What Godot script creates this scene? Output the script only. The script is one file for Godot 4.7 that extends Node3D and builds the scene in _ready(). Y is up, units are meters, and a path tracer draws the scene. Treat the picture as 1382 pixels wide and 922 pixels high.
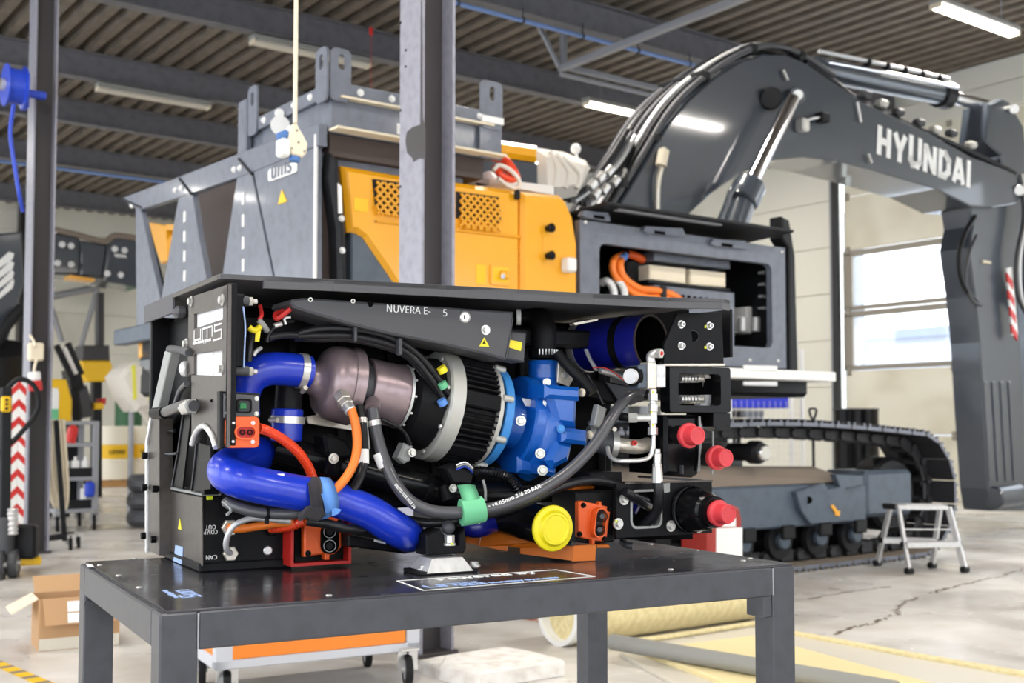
extends Node3D
# A fuel cell module on a steel table in a machine hall, an excavator being rebuilt behind it.
# Two plan frames: HALL (x along the hall's columns, -z away) and BENCH (x along the table, -z behind its front edge).

const FOCAL := 1571.0
const EYE := Vector3(0, 1.05, 0)
const PITCH := 0.0471239
const CENTRE := Vector2(691.0, 575.0 - 1571.0 * 0.0471589)

var HALL: Frame
var BENCH: Frame
var M := {}
var tex := {}
var used := {}
var cur: Node3D
var cur_at := Vector3.ZERO
var fonts := {}


class Frame:
	var o := Vector3.ZERO
	var xf := Transform3D.IDENTITY
	var yaw := 0.0
	func _init(origin: Vector3, degrees: float):
		o = origin
		yaw = deg_to_rad(degrees)
		xf = Transform3D(Basis(Vector3.UP, yaw), origin)
	func ray(px: float, py: float) -> Vector3:
		var d := Vector3(px - CENTRE.x, CENTRE.y - py, -FOCAL)
		d = Basis(Vector3.RIGHT, PITCH) * d
		return xf.basis.inverse() * d
	func eye() -> Vector3:
		return xf.affine_inverse() * EYE
	func z(px: float, py: float, d: float) -> Vector3:      # where the sight line meets the upright plane d behind the frame's front
		var r := ray(px, py)
		var e := eye()
		return e + r * ((-d - e.z) / r.z)
	func x(px: float, py: float, at: float) -> Vector3:
		var r := ray(px, py)
		var e := eye()
		return e + r * ((at - e.x) / r.x)
	func y(px: float, py: float, h: float) -> Vector3:
		var r := ray(px, py)
		var e := eye()
		return e + r * ((h - e.y) / r.y)


class MB:
	var v := PackedVector3Array()
	var n := PackedVector3Array()
	var t := Transform3D.IDENTITY
	func tri(a: Vector3, b: Vector3, c: Vector3, na: Vector3, nb: Vector3, nc: Vector3) -> void:
		v.append(t * a); v.append(t * c); v.append(t * b)
		n.append(t.basis * na); n.append(t.basis * nc); n.append(t.basis * nb)
	func flat3(a: Vector3, b: Vector3, c: Vector3) -> void:
		var m := (b - a).cross(c - a)
		if m.length_squared() < 1e-20:
			return
		m = m.normalized()
		tri(a, b, c, m, m, m)
	func quad(a: Vector3, b: Vector3, c: Vector3, d: Vector3) -> void:
		var m := (c - a).cross(d - b)
		if m.length_squared() < 1e-20:
			return
		m = m.normalized()
		tri(a, b, c, m, m, m)
		tri(a, c, d, m, m, m)
	func quadn(a: Vector3, b: Vector3, c: Vector3, d: Vector3, na: Vector3, nb: Vector3, nc: Vector3, nd: Vector3) -> void:
		tri(a, b, c, na, nb, nc)
		tri(a, c, d, na, nc, nd)
	func box(c: Vector3, s: Vector3, bev := 0.0) -> MB:
		var h := s * 0.5
		var b := minf(bev, minf(h.x, minf(h.y, h.z)) * 0.9)
		for ax in 3:
			for sg in [-1.0, 1.0]:
				var u := (ax + 1) % 3
				var w := (ax + 2) % 3
				var q := []
				for k in [[-1.0, -1.0], [1.0, -1.0], [1.0, 1.0], [-1.0, 1.0]]:
					var p := Vector3.ZERO
					p[ax] = sg * h[ax]
					p[u] = k[0] * (h[u] - b)
					p[w] = k[1] * (h[w] - b)
					q.append(c + p)
				if sg > 0: quad(q[0], q[1], q[2], q[3])
				else: quad(q[3], q[2], q[1], q[0])
		if b > 0.0:
			for ax in 3:
				var u := (ax + 1) % 3
				var w := (ax + 2) % 3
				for k in [[-1.0, -1.0], [1.0, -1.0], [1.0, 1.0], [-1.0, 1.0]]:
					var q := []
					for e in [[-1.0, 0], [1.0, 0], [1.0, 1], [-1.0, 1]]:
						var p := Vector3.ZERO
						p[ax] = e[0] * (h[ax] - b)
						p[u] = k[0] * (h[u] - (b if e[1] == 0 else 0.0))
						p[w] = k[1] * (h[w] - (b if e[1] == 1 else 0.0))
						q.append(c + p)
					if k[0] * k[1] > 0: quad(q[0], q[1], q[2], q[3])
					else: quad(q[3], q[2], q[1], q[0])
			for i in 8:
				var sx := 1.0 if i & 1 else -1.0
				var sy := 1.0 if i & 2 else -1.0
				var sz := 1.0 if i & 4 else -1.0
				var a := c + Vector3(sx * h.x, sy * (h.y - b), sz * (h.z - b))
				var d := c + Vector3(sx * (h.x - b), sy * h.y, sz * (h.z - b))
				var e := c + Vector3(sx * (h.x - b), sy * (h.y - b), sz * h.z)
				if sx * sy * sz > 0: flat3(a, d, e)
				else: flat3(a, e, d)
		return self
	func bar(a: Vector3, b: Vector3, w: float, h: float, bev := 0.0, up := Vector3.UP) -> MB:   # a straight bar of w (across) by h (along up)
		var keep := t
		var x := (b - a).normalized()
		var s := x.cross(up)
		if s.length() < 1e-4: s = x.cross(Vector3.RIGHT)
		s = s.normalized()
		t = t * Transform3D(Basis(x, s.cross(x), s), (a + b) * 0.5)
		box(Vector3.ZERO, Vector3((b - a).length(), h, w), bev)
		t = keep
		return self
	func lathe(a: Vector3, axis: Vector3, prof: Array, segs := 20, smooth := false, facets := false) -> MB:   # prof: Vector2(along, radius)
		var x := axis.normalized()
		var s := x.cross(Vector3.UP if absf(x.y) < 0.9 else Vector3.RIGHT).normalized()
		var u := x.cross(s)
		var nr := []
		for i in prof.size() - 1:
			var d: Vector2 = prof[i + 1] - prof[i]
			nr.append(Vector2(-d.y, d.x).normalized() if d.length() > 1e-9 else Vector2(0, 1))
		for i in prof.size() - 1:
			var p: Vector2 = prof[i]
			var q: Vector2 = prof[i + 1]
			var n0: Vector2 = nr[i]
			var n1: Vector2 = nr[i]
			if smooth:
				if i > 0: n0 = (nr[i - 1] + nr[i]).normalized()
				if i < nr.size() - 1: n1 = (nr[i] + nr[i + 1]).normalized()
			for k in segs:
				var c0 := TAU * k / segs
				var c1 := TAU * (k + 1) / segs
				var r0 := s * cos(c0) + u * sin(c0)
				var r1 := s * cos(c1) + u * sin(c1)
				var m0 := r0
				var m1 := r1
				if facets:
					m0 = (r0 + r1).normalized()
					m1 = m0
				var A := a + x * p.x + r0 * p.y
				var B := a + x * p.x + r1 * p.y
				var C := a + x * q.x + r1 * q.y
				var D := a + x * q.x + r0 * q.y
				var nA := (x * n0.x + m0 * n0.y)
				var nB := (x * n0.x + m1 * n0.y)
				var nC := (x * n1.x + m1 * n1.y)
				var nD := (x * n1.x + m0 * n1.y)
				if p.y > 1e-7: tri(A, B, C, nA, nB, nC)
				if q.y > 1e-7: tri(A, C, D, nA, nC, nD)
		return self
	func cyl(a: Vector3, b: Vector3, r: float, segs := 16, r2 := -1.0, bev := 0.0, facets := false) -> MB:
		var l := (b - a).length()
		var e := r if r2 < 0 else r2
		var p := [Vector2(0, 0), Vector2(0, r - bev)]
		if bev > 0: p.append(Vector2(bev, r))
		if bev > 0: p.append(Vector2(l - bev, e))
		else: p.append_array([Vector2(0, r), Vector2(l, e)])
		p.append_array([Vector2(l, e - bev), Vector2(l, 0)])
		return lathe(a, b - a, p, segs, false, facets)
	func pipe(a: Vector3, b: Vector3, r: float, inner: float, segs := 24) -> MB:    # an open ring or sleeve
		var l := (b - a).length()
		return lathe(a, b - a, [Vector2(0, inner), Vector2(0, r), Vector2(l, r), Vector2(l, inner), Vector2(0, inner)], segs)
	func ball(c: Vector3, r: float, segs := 14, sq := 1.0) -> MB:
		var p := []
		for i in 9:
			var f := PI * i / 8.0
			p.append(Vector2(-cos(f) * r * sq, sin(f) * r))
		return lathe(c, Vector3.UP, p, segs, true)
	func hexbolt(a: Vector3, dir: Vector3, r: float, washer := true) -> MB:   # bolt head sitting on a face
		var d := dir.normalized()
		if washer: cyl(a - d * r * 0.2, a + d * r * 0.3, r * 1.45, 14)
		cyl(a, a + d * r * 1.1, r, 6, -1.0, r * 0.12, true)
		return self
	func capscrew(a: Vector3, dir: Vector3, r: float) -> MB:
		var d := dir.normalized()
		lathe(a - d * r * 0.2, d, [Vector2(0, 0), Vector2(0, r * 1.5), Vector2(r * 0.45, r * 1.5), Vector2(r * 0.45, r), Vector2(r * 1.7, r), Vector2(r * 1.9, r * 0.85), Vector2(r * 1.9, r * 0.5), Vector2(r * 1.2, r * 0.5), Vector2(r * 1.2, 0)], 14)
		return self
	static func curve(pts: Array, sub: int) -> Array:
		var out := []
		var m := pts.size()
		for i in m - 1:
			var p0: Vector3 = pts[maxi(i - 1, 0)]
			var p1: Vector3 = pts[i]
			var p2: Vector3 = pts[i + 1]
			var p3: Vector3 = pts[mini(i + 2, m - 1)]
			for k in sub:
				var f := float(k) / sub
				out.append(0.5 * ((2.0 * p1) + (p2 - p0) * f + (2.0 * p0 - 5.0 * p1 + 4.0 * p2 - p3) * f * f + (3.0 * p1 - p0 - 3.0 * p2 + p3) * f * f * f))
		out.append(pts[m - 1])
		return out
	func tube(pts: Array, r: float, segs := 10, sub := 6, flat := 1.0, rib := 0.0) -> MB:     # a hose along a smooth path; rib > 0 corrugates it
		var c := curve(pts, sub) if sub > 1 else pts
		var m := c.size()
		var up := Vector3.UP
		var rings := []
		var norms := []
		var first := (c[1] - c[0]) as Vector3
		if absf(first.normalized().y) > 0.9: up = Vector3.RIGHT
		for i in m:
			var d: Vector3 = (c[mini(i + 1, m - 1)] - c[maxi(i - 1, 0)]).normalized()
			var s := d.cross(up).normalized()
			up = s.cross(d).normalized()
			var ring := []
			var nn := []
			var rr := r * (1.0 + (rib if i % 2 else -rib))
			for k in segs:
				var f := TAU * k / segs
				var q := s * cos(f) + up * sin(f) * flat
				ring.append(c[i] + q * rr)
				nn.append((s * cos(f) * flat + up * sin(f)).normalized())
			rings.append(ring)
			norms.append(nn)
		for i in m - 1:
			for k in segs:
				var j := (k + 1) % segs
				if rib > 0.0: quad(rings[i][j], rings[i][k], rings[i + 1][k], rings[i + 1][j])
				else: quadn(rings[i][j], rings[i][k], rings[i + 1][k], rings[i + 1][j], norms[i][j], norms[i][k], norms[i + 1][k], norms[i + 1][j])
		for k in range(1, segs - 1):
			flat3(rings[0][0], rings[0][k], rings[0][k + 1])
			flat3(rings[m - 1][0], rings[m - 1][k + 1], rings[m - 1][k])
		return self
	func prism(pts: Array, off: Vector3, bev := 0.0) -> MB:     # a flat polygon (front face) with its thickness along off
		var m := pts.size()
		var nrm := Vector3.ZERO
		for i in m:
			nrm += (pts[i] as Vector3).cross(pts[(i + 1) % m])
		nrm = nrm.normalized()
		var p := pts.duplicate()
		if nrm.dot(off) > 0:
			p.reverse()
			nrm = -nrm
		var a: Vector3 = (p[1] - p[0]).normalized()
		var b := nrm.cross(a)
		var flat := PackedVector2Array()
		for q in p:
			flat.append(Vector2((q - p[0]).dot(a), (q - p[0]).dot(b)))
		var face := p.duplicate()
		if bev > 0.0:
			for i in m:
				var e0: Vector2 = (flat[i] - flat[(i + m - 1) % m]).normalized()
				var e1: Vector2 = (flat[(i + 1) % m] - flat[i]).normalized()
				var k := (Vector2(-e0.y, e0.x) + Vector2(-e1.y, e1.x))
				k = k / maxf(0.35, k.dot(Vector2(-e0.y, e0.x)))
				face[i] = p[i] + (a * k.x + b * k.y) * bev
		var ix := Geometry2D.triangulate_polygon(flat)
		for i in range(0, ix.size(), 3):
			var q := [ix[i], ix[i + 1], ix[i + 2]]
			if (flat[q[1]] - flat[q[0]]).cross(flat[q[2]] - flat[q[0]]) < 0: q.reverse()
			flat3(face[q[0]], face[q[1]], face[q[2]])
			flat3(p[q[2]] + off, p[q[1]] + off, p[q[0]] + off)
		for i in m:
			var j := (i + 1) % m
			var d0 := off.normalized() * bev
			quad(p[i] + d0, p[i] + off, p[j] + off, p[j] + d0)
			if bev > 0.0: quad(face[i], p[i] + d0, p[j] + d0, face[j])
		return self
	func ring(outer: Array, inner: Array, off: Vector3) -> MB:    # a plate with one opening; both outlines have the same number of points, in step
		var m := outer.size()
		for i in m:
			var j := (i + 1) % m
			var q := [outer[i], outer[j], inner[j], inner[i]]
			var s: Vector3 = (q[2] - q[0]).cross(q[3] - q[1])
			if s.dot(off) > 0:
				q = [outer[j], outer[i], inner[i], inner[j]]
			quad(q[0], q[1], q[2], q[3])
			quad(q[3] + off, q[2] + off, q[1] + off, q[0] + off)
			quad(q[0], q[0] + off, q[1] + off, q[1])
			quad(q[2], q[2] + off, q[3] + off, q[3])
		return self
	func mesh() -> ArrayMesh:
		var m := ArrayMesh.new()
		var arr := []
		arr.resize(Mesh.ARRAY_MAX)
		arr[Mesh.ARRAY_VERTEX] = v
		arr[Mesh.ARRAY_NORMAL] = n
		m.add_surface_from_arrays(Mesh.PRIMITIVE_TRIANGLES, arr)
		return m


func noise(key: String, freq: float, cols: Array, size := 512, octaves := 5, kind := FastNoiseLite.TYPE_SIMPLEX_SMOOTH) -> NoiseTexture2D:
	if tex.has(key): return tex[key]
	var f := FastNoiseLite.new()
	f.seed = key.hash() % 1000
	f.noise_type = kind
	f.frequency = freq
	f.fractal_octaves = octaves
	var t := NoiseTexture2D.new()
	t.width = size
	t.height = size
	t.seamless = true
	t.noise = f
	var g := Gradient.new()
	var off := PackedFloat32Array()
	var cc := PackedColorArray()
	for i in cols.size():
		off.append(cols[i][0])
		cc.append(cols[i][1])
	g.offsets = off
	g.colors = cc
	t.color_ramp = g
	tex[key] = t
	return t


func mat(key: String, c: Color, rough := 0.5, metal := 0.0, opt := {}) -> StandardMaterial3D:
	var m := StandardMaterial3D.new()
	m.resource_name = key
	m.albedo_color = c
	m.roughness = rough
	m.metallic = metal
	if opt.has("tex"):
		m.albedo_texture = opt.tex
	if opt.has("bump"):
		m.heightmap_enabled = true
		m.heightmap_texture = opt.bump
		m.heightmap_scale = opt.get("deep", 0.1)
	if opt.has("rough_tex"):
		m.roughness_texture = opt.rough_tex
		m.roughness_texture_channel = BaseMaterial3D.TEXTURE_CHANNEL_RED
	if opt.has("scale"):
		m.uv1_triplanar = true
		m.uv1_world_triplanar = opt.get("world", false)
		m.uv1_scale = Vector3.ONE * opt.scale
	if opt.has("coat"):
		m.clearcoat_enabled = true
		m.clearcoat = opt.coat
		m.clearcoat_roughness = opt.get("coat_rough", 0.08)
	if opt.has("spec"):
		m.metallic_specular = opt.spec
	if opt.has("glow"):
		m.emission_enabled = true
		m.emission = c
		m.emission_energy_multiplier = opt.glow
	if opt.has("back"):
		m.backlight_enabled = true
		m.backlight = opt.back
	if opt.has("rim"):
		m.rim_enabled = true
		m.rim = opt.rim
	if c.a < 1.0:
		m.transparency = BaseMaterial3D.TRANSPARENCY_ALPHA
	M[key] = m
	return m


func srgb(r: int, g: int, b: int) -> Color:
	return Color(r / 255.0, g / 255.0, b / 255.0)


func numbered(s: String) -> String:
	used[s] = used.get(s, 0) + 1
	return s if used[s] == 1 else "%s_%03d" % [s, used[s] - 1]


func thing(called: String, label: String, category: String, fr: Frame, at: Vector3, group := "", kind := "", turn := 0.0) -> Node3D:
	var o := Node3D.new()
	o.name = numbered(called)
	add_child(o, true)
	o.transform = fr.xf * Transform3D(Basis(Vector3.UP, turn), at)
	if label: o.set_meta("label", label)
	if category: o.set_meta("category", category)
	if group: o.set_meta("group", group)
	if kind: o.set_meta("kind", kind)
	cur = o
	cur_at = at
	return o


# A part of the current thing. Its mesh is written in the frame's own coordinates (local = false) or from the thing's base (local = true).
func part(called: String, mb: MB, m: String, parent: Node3D = null, local := false, label := "") -> MeshInstance3D:
	var o := MeshInstance3D.new()
	o.name = called
	o.mesh = mb.mesh()
	o.material_override = M[m]
	o.cast_shadow = GeometryInstance3D.SHADOW_CASTING_SETTING_ON
	var p := parent if parent else cur
	p.add_child(o, true)
	if p == cur and not local: o.position = -cur_at
	if label: o.set_meta("label", label)
	return o


# A thing that is one mesh.
func single(called: String, label: String, category: String, fr: Frame, mb: MB, m: String, group := "", kind := "") -> MeshInstance3D:
	var o := MeshInstance3D.new()
	o.name = numbered(called)
	o.mesh = mb.mesh()
	o.material_override = M[m]
	add_child(o, true)
	o.transform = fr.xf
	if label: o.set_meta("label", label)
	if category: o.set_meta("category", category)
	if group: o.set_meta("group", group)
	if kind: o.set_meta("kind", kind)
	return o


func copy(src: Node3D, label: String, fr: Frame, at: Vector3, turn := 0.0) -> Node3D:
	var o: Node3D = src.duplicate()
	var nm := String(src.name)
	var rx := RegEx.create_from_string("_\\d{3}$")
	o.name = numbered(rx.sub(nm, ""))
	add_child(o, true)
	o.transform = fr.xf * Transform3D(Basis(Vector3.UP, turn), at)
	if label: o.set_meta("label", label)
	return o


func font(called: String, bold: bool) -> SystemFont:
	var k := called + str(bold)
	if not fonts.has(k):
		var f := SystemFont.new()
		f.font_names = PackedStringArray([called])
		f.font_weight = 700 if bold else 400
		fonts[k] = f
	return fonts[k]


# Lettering that is h high from a along dir, facing out; w > 0 fits its width.
func letters(text: String, a: Vector3, dir: Vector3, up: Vector3, h: float, m: String, parent: Node3D = null, w := 0.0, bold := true, deep := 0.001, called := "lettering") -> MeshInstance3D:
	var t := TextMesh.new()
	t.text = text
	t.font = font("Droid Sans", bold)
	t.font_size = 64
	t.pixel_size = 0.01
	t.depth = 0.01
	t.horizontal_alignment = HORIZONTAL_ALIGNMENT_LEFT
	t.vertical_alignment = VERTICAL_ALIGNMENT_BOTTOM
	var box := t.get_aabb()
	var o := MeshInstance3D.new()
	o.name = called
	o.mesh = t
	o.material_override = M[m]
	var p := parent if parent else cur
	p.add_child(o, true)
	var x := dir.normalized()
	var y := (up - x * up.dot(x)).normalized()
	var z := x.cross(y)
	var sy := h / maxf(box.size.y, 0.001)
	var sx := sy if w <= 0.0 else w / maxf(box.size.x, 0.001)
	var b := Basis(x * sx, y * sy, z * deep / 0.01)
	var at := a - b * Vector3(box.position.x, box.position.y, 0)
	if p == cur: at -= cur_at
	o.transform = Transform3D(b, at)
	return o


# Outlines picked on a plane of a frame: pts are [x, y] picks.
func on_z(fr: Frame, d: float, pts: Array) -> Array:
	var o := []
	for p in pts: o.append(fr.z(p[0], p[1], d))
	return o


func on_x(fr: Frame, at: float, pts: Array) -> Array:
	var o := []
	for p in pts: o.append(fr.x(p[0], p[1], at))
	return o


func on_y(fr: Frame, h: float, pts: Array) -> Array:
	var o := []
	for p in pts: o.append(fr.y(p[0], p[1], h))
	return o


# [px, py, d] triples
func path(fr: Frame, pts: Array) -> Array:
	var o := []
	for p in pts: o.append(fr.z(p[0], p[1], p[2]))
	return o


func slab(fr: Frame, d: float, pts: Array, thick: float, bev := 0.0) -> MB:
	return MB.new().prism(on_z(fr, d, pts), Vector3(0, 0, -thick), bev)


func slab_x(fr: Frame, at: float, pts: Array, thick: float, bev := 0.0) -> MB:
	return MB.new().prism(on_x(fr, at, pts), Vector3(thick, 0, 0), bev)


func slab_y(fr: Frame, h: float, pts: Array, thick: float, bev := 0.0) -> MB:
	return MB.new().prism(on_y(fr, h, pts), Vector3(0, -thick, 0), bev)


func rounded(c: Vector3, ax: Vector3, ay: Vector3, w: float, h: float, r: float, k := 3) -> Array:
	var o := []
	for q in [[1, 1, 0.0], [-1, 1, 0.5], [-1, -1, 1.0], [1, -1, 1.5]]:
		for i in k + 1:
			var f: float = PI * (q[2] + 0.5 * i / k)
			o.append(c + ax * (q[0] * (w / 2 - r) + cos(f) * r) + ay * (q[1] * (h / 2 - r) + sin(f) * r))
	return o


# A rectangle with the same number of points as rounded(), for ring().
func squared(c: Vector3, ax: Vector3, ay: Vector3, w: float, h: float, k := 3) -> Array:
	return rounded(c, ax, ay, w, h, 0.0005, k)


func materials() -> void:
	var fine := noise("fine", 0.12, [[0.0, Color(0, 0, 0)], [1.0, Color(1, 1, 1)]], 256, 3)
	var wear := noise("wear", 0.012, [[0.0, Color(0.86, 0.86, 0.86)], [0.5, Color(0.96, 0.96, 0.96)], [1.0, Color(1, 1, 1)]], 512, 6)
	var con := noise("concrete", 0.006, [[0.0, srgb(176, 168, 158)], [0.42, srgb(205, 200, 193)], [0.6, srgb(215, 211, 205)], [1.0, srgb(232, 229, 224)]], 1024, 7)
	var conr := noise("concrete_gloss", 0.008, [[0.0, Color(0.16, 0.16, 0.16)], [0.5, Color(0.32, 0.32, 0.32)], [1.0, Color(0.55, 0.55, 0.55)]], 512, 5)
	mat("concrete", Color.WHITE, 1.0, 0, {"tex": con, "rough_tex": conr, "scale": 0.22, "world": true})
	mat("panel", srgb(226, 224, 212), 0.6)
	mat("panel_stained", Color.WHITE, 0.65, 0, {"tex": noise("stain", 0.004, [[0.0, srgb(206, 200, 180)], [0.5, srgb(226, 222, 205)], [1.0, srgb(232, 229, 214)]], 512, 3), "scale": 0.3})
	mat("deck", Color.WHITE, 0.55, 0.15, {"tex": noise("deck", 0.02, [[0.0, srgb(96, 88, 79)], [1.0, srgb(128, 118, 106)]], 256, 4), "scale": 0.6})
	mat("beam", srgb(112, 111, 116), 0.55, 0, {"tex": wear, "scale": 0.8})
	mat("column", srgb(150, 150, 162), 0.42, 0.1, {"tex": wear, "scale": 2.2})
	mat("column_dark", srgb(58, 54, 56), 0.5)
	mat("primer", srgb(60, 60, 62), 0.7)
	mat("rail_grey", srgb(150, 152, 158), 0.45, 0.3)
	mat("blue_pipe", srgb(120, 150, 205), 0.45)
	mat("frame_taupe", srgb(146, 140, 128), 0.5)
	mat("seal", srgb(40, 41, 44), 0.6)
	mat("glass", Color(0.94, 0.97, 1.0, 0.06), 0.03)
	mat("snow", srgb(235, 237, 240), 0.9)
	mat("far_wall", srgb(158, 162, 170), 0.8)
	mat("far_roof", srgb(128, 136, 150), 0.8)
	mat("tube_glow", Color(1.0, 0.98, 0.93), 0.5, 0, {"glow": 3.0})
	mat("tube_off", srgb(205, 198, 184), 0.5)
	mat("lamp_body", srgb(150, 150, 146), 0.5)
	mat("white", srgb(232, 232, 230), 0.5)
	mat("white_gloss", srgb(238, 238, 238), 0.25)
	mat("cream", srgb(226, 214, 190), 0.6)
	mat("paper", srgb(238, 238, 236), 0.7)
	mat("rubber", srgb(22, 22, 24), 0.6, 0, {"spec": 0.35})
	mat("rubber_grey", srgb(62, 63, 67), 0.5)
	mat("black", srgb(17, 17, 18), 0.42, 0, {"spec": 0.22})
	mat("black_gloss", srgb(15, 15, 17), 0.22, 0, {"spec": 0.3})
	mat("black_texture", srgb(76, 76, 80), 0.62, 0, {"bump": fine, "deep": 0.05, "scale": 30.0, "spec": 0.6})
	mat("pale_alu", srgb(222, 222, 224), 0.5, 0.15)
	mat("black_satin", srgb(25, 25, 27), 0.36, 0.0, {"tex": wear, "scale": 5.0, "spec": 0.22})
	mat("black_brushed", srgb(88, 82, 78), 0.33, 0.6, {"tex": wear, "scale": 6.0})
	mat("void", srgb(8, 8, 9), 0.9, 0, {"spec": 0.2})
	mat("steel", srgb(208, 207, 204), 0.28, 0.65)
	mat("steel_warm", srgb(212, 205, 192), 0.34, 0.6, {"tex": wear, "scale": 8.0})
	mat("zinc", srgb(205, 204, 196), 0.35, 0.75)
	mat("alu", srgb(218, 218, 218), 0.4, 0.4, {"tex": wear, "scale": 7.0})
	mat("cast_alu", srgb(190, 189, 182), 0.5, 0.35)
	mat("chrome", srgb(225, 225, 228), 0.12, 1.0)
	mat("table_grey", srgb(70, 72, 79), 0.36, 0.25, {"tex": wear, "scale": 3.0})
	mat("table_top", srgb(72, 72, 78), 1.0, 0.55, {"rough_tex": noise("top_gloss", 0.01, [[0.0, Color(0.14, 0.14, 0.14)], [1.0, Color(0.30, 0.30, 0.30)]], 256, 4), "scale": 2.0})
	mat("blue_hose", srgb(20, 52, 186), 0.3, 0, {"coat": 0.35, "coat_rough": 0.12, "bump": fine, "deep": 0.02, "scale": 9.0})
	mat("blue_dark", srgb(18, 24, 120), 0.3, 0, {"coat": 0.4})
	mat("pump_blue", srgb(10, 90, 182), 0.34, 0, {"coat": 0.35, "bump": fine, "deep": 0.04, "scale": 12.0})
	mat("pump_pale", srgb(60, 138, 210), 0.4)
	mat("mauve", srgb(158, 140, 144), 0.33, 0.5, {"tex": wear, "scale": 6.0})
	mat("hose_grey", srgb(70, 70, 74), 0.38, 0, {"coat": 0.25})
	mat("hose_black", srgb(26, 26, 29), 0.34, 0, {"coat": 0.15, "spec": 0.35})
	mat("orange_cable", srgb(238, 124, 40), 0.42)
	mat("orange_red", srgb(232, 66, 22), 0.36, 0, {"coat": 0.3})
	mat("orange_plastic", srgb(226, 92, 30), 0.45)
	mat("orange_metal", srgb(214, 112, 22), 0.4)
	mat("orange_drawer", srgb(228, 128, 34), 0.45)
	mat("red_box", srgb(190, 34, 26), 0.5)
	mat("red_cap", srgb(206, 58, 66), 0.42, 0, {"back": Color(0.25, 0.03, 0.03)})
	mat("red", srgb(200, 40, 36), 0.45)
	mat("yellow_cap", srgb(238, 220, 24), 0.42)
	mat("yellow_label", srgb(240, 222, 40), 0.5)
	mat("yellow_mark", srgb(216, 226, 30), 0.5)
	mat("tape_blue", srgb(92, 144, 218), 0.65)
	mat("tape_green", srgb(104, 186, 138), 0.65)
	mat("velcro", srgb(40, 38, 42), 0.9, 0, {"rim": 0.4})
	mat("grey_clip", srgb(150, 152, 150), 0.5)
	mat("green_pin", srgb(30, 110, 60), 0.5)
	mat("sticker_blue", srgb(166, 190, 236), 0.55)
	mat("ex_grey", srgb(108, 114, 127), 0.40, 0.0, {"tex": wear, "scale": 1.5, "coat": 0.2})
	mat("ex_dark", srgb(58, 65, 74), 0.36, 0.0, {"coat": 0.8, "coat_rough": 0.07, "spec": 0.4})
	mat("track_dust", srgb(128, 116, 102), 0.8)
	mat("trolley_grey", srgb(188, 191, 198), 0.45)
	mat("ex_blue_grey", srgb(78, 90, 104), 0.42, 0, {"tex": wear, "scale": 1.2})
	mat("ex_black", srgb(24, 25, 28), 0.5, 0, {"spec": 0.35})
	mat("ex_brown", srgb(62, 50, 46), 0.6)
	mat("track", srgb(52, 52, 56), 0.55, 0.3, {"tex": wear, "scale": 3.0})
	mat("track_edge", srgb(112, 116, 126), 0.45, 0.3)
	mat("yellow", srgb(236, 166, 20), 0.3, 0, {"coat": 0.4, "coat_rough": 0.1})
	mat("yellow_bright", srgb(236, 188, 14), 0.45)
	mat("mud", srgb(128, 116, 104), 0.85)
	mat("card", srgb(186, 148, 108), 0.8)
	mat("card_pale", srgb(226, 208, 184), 0.8)
	mat("foam", Color.WHITE, 0.85, 0, {"tex": noise("foam", 0.02, [[0.0, srgb(206, 198, 188)], [0.5, srgb(228, 225, 220)], [1.0, srgb(236, 234, 230)]], 256, 5), "scale": 2.0})
	mat("wool", Color.WHITE, 0.95, 0, {"tex": noise("wool", 0.03, [[0.0, srgb(206, 190, 140)], [1.0, srgb(232, 220, 176)]], 256, 4), "scale": 3.0})
	mat("sheet_yellow", srgb(226, 210, 160), 0.75)
	mat("film", srgb(208, 202, 188), 0.4)
	mat("pipe_grey", srgb(136, 136, 132), 0.6)
	mat("cloth", srgb(228, 222, 212), 0.85)
	mat("hi_vis", srgb(232, 226, 90), 0.7)
	mat("green", srgb(40, 92, 56), 0.5)
	mat("drum_white", srgb(232, 226, 208), 0.45)
	mat("wood", srgb(176, 134, 84), 0.8)
	mat("rope", srgb(228, 216, 190), 0.8)
	mat("blue", srgb(38, 70, 190), 0.4)
	mat("plug_blue", srgb(74, 116, 176), 0.45)
	mat("blue_crate", srgb(36, 52, 208), 0.5)
	mat("pale_blue", srgb(160, 186, 226), 0.6)
	mat("crack", srgb(112, 98, 84), 0.9)
	mat("jerry", srgb(158, 46, 38), 0.4, 0, {"back": Color(0.12, 0.02, 0.02)})


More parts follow.
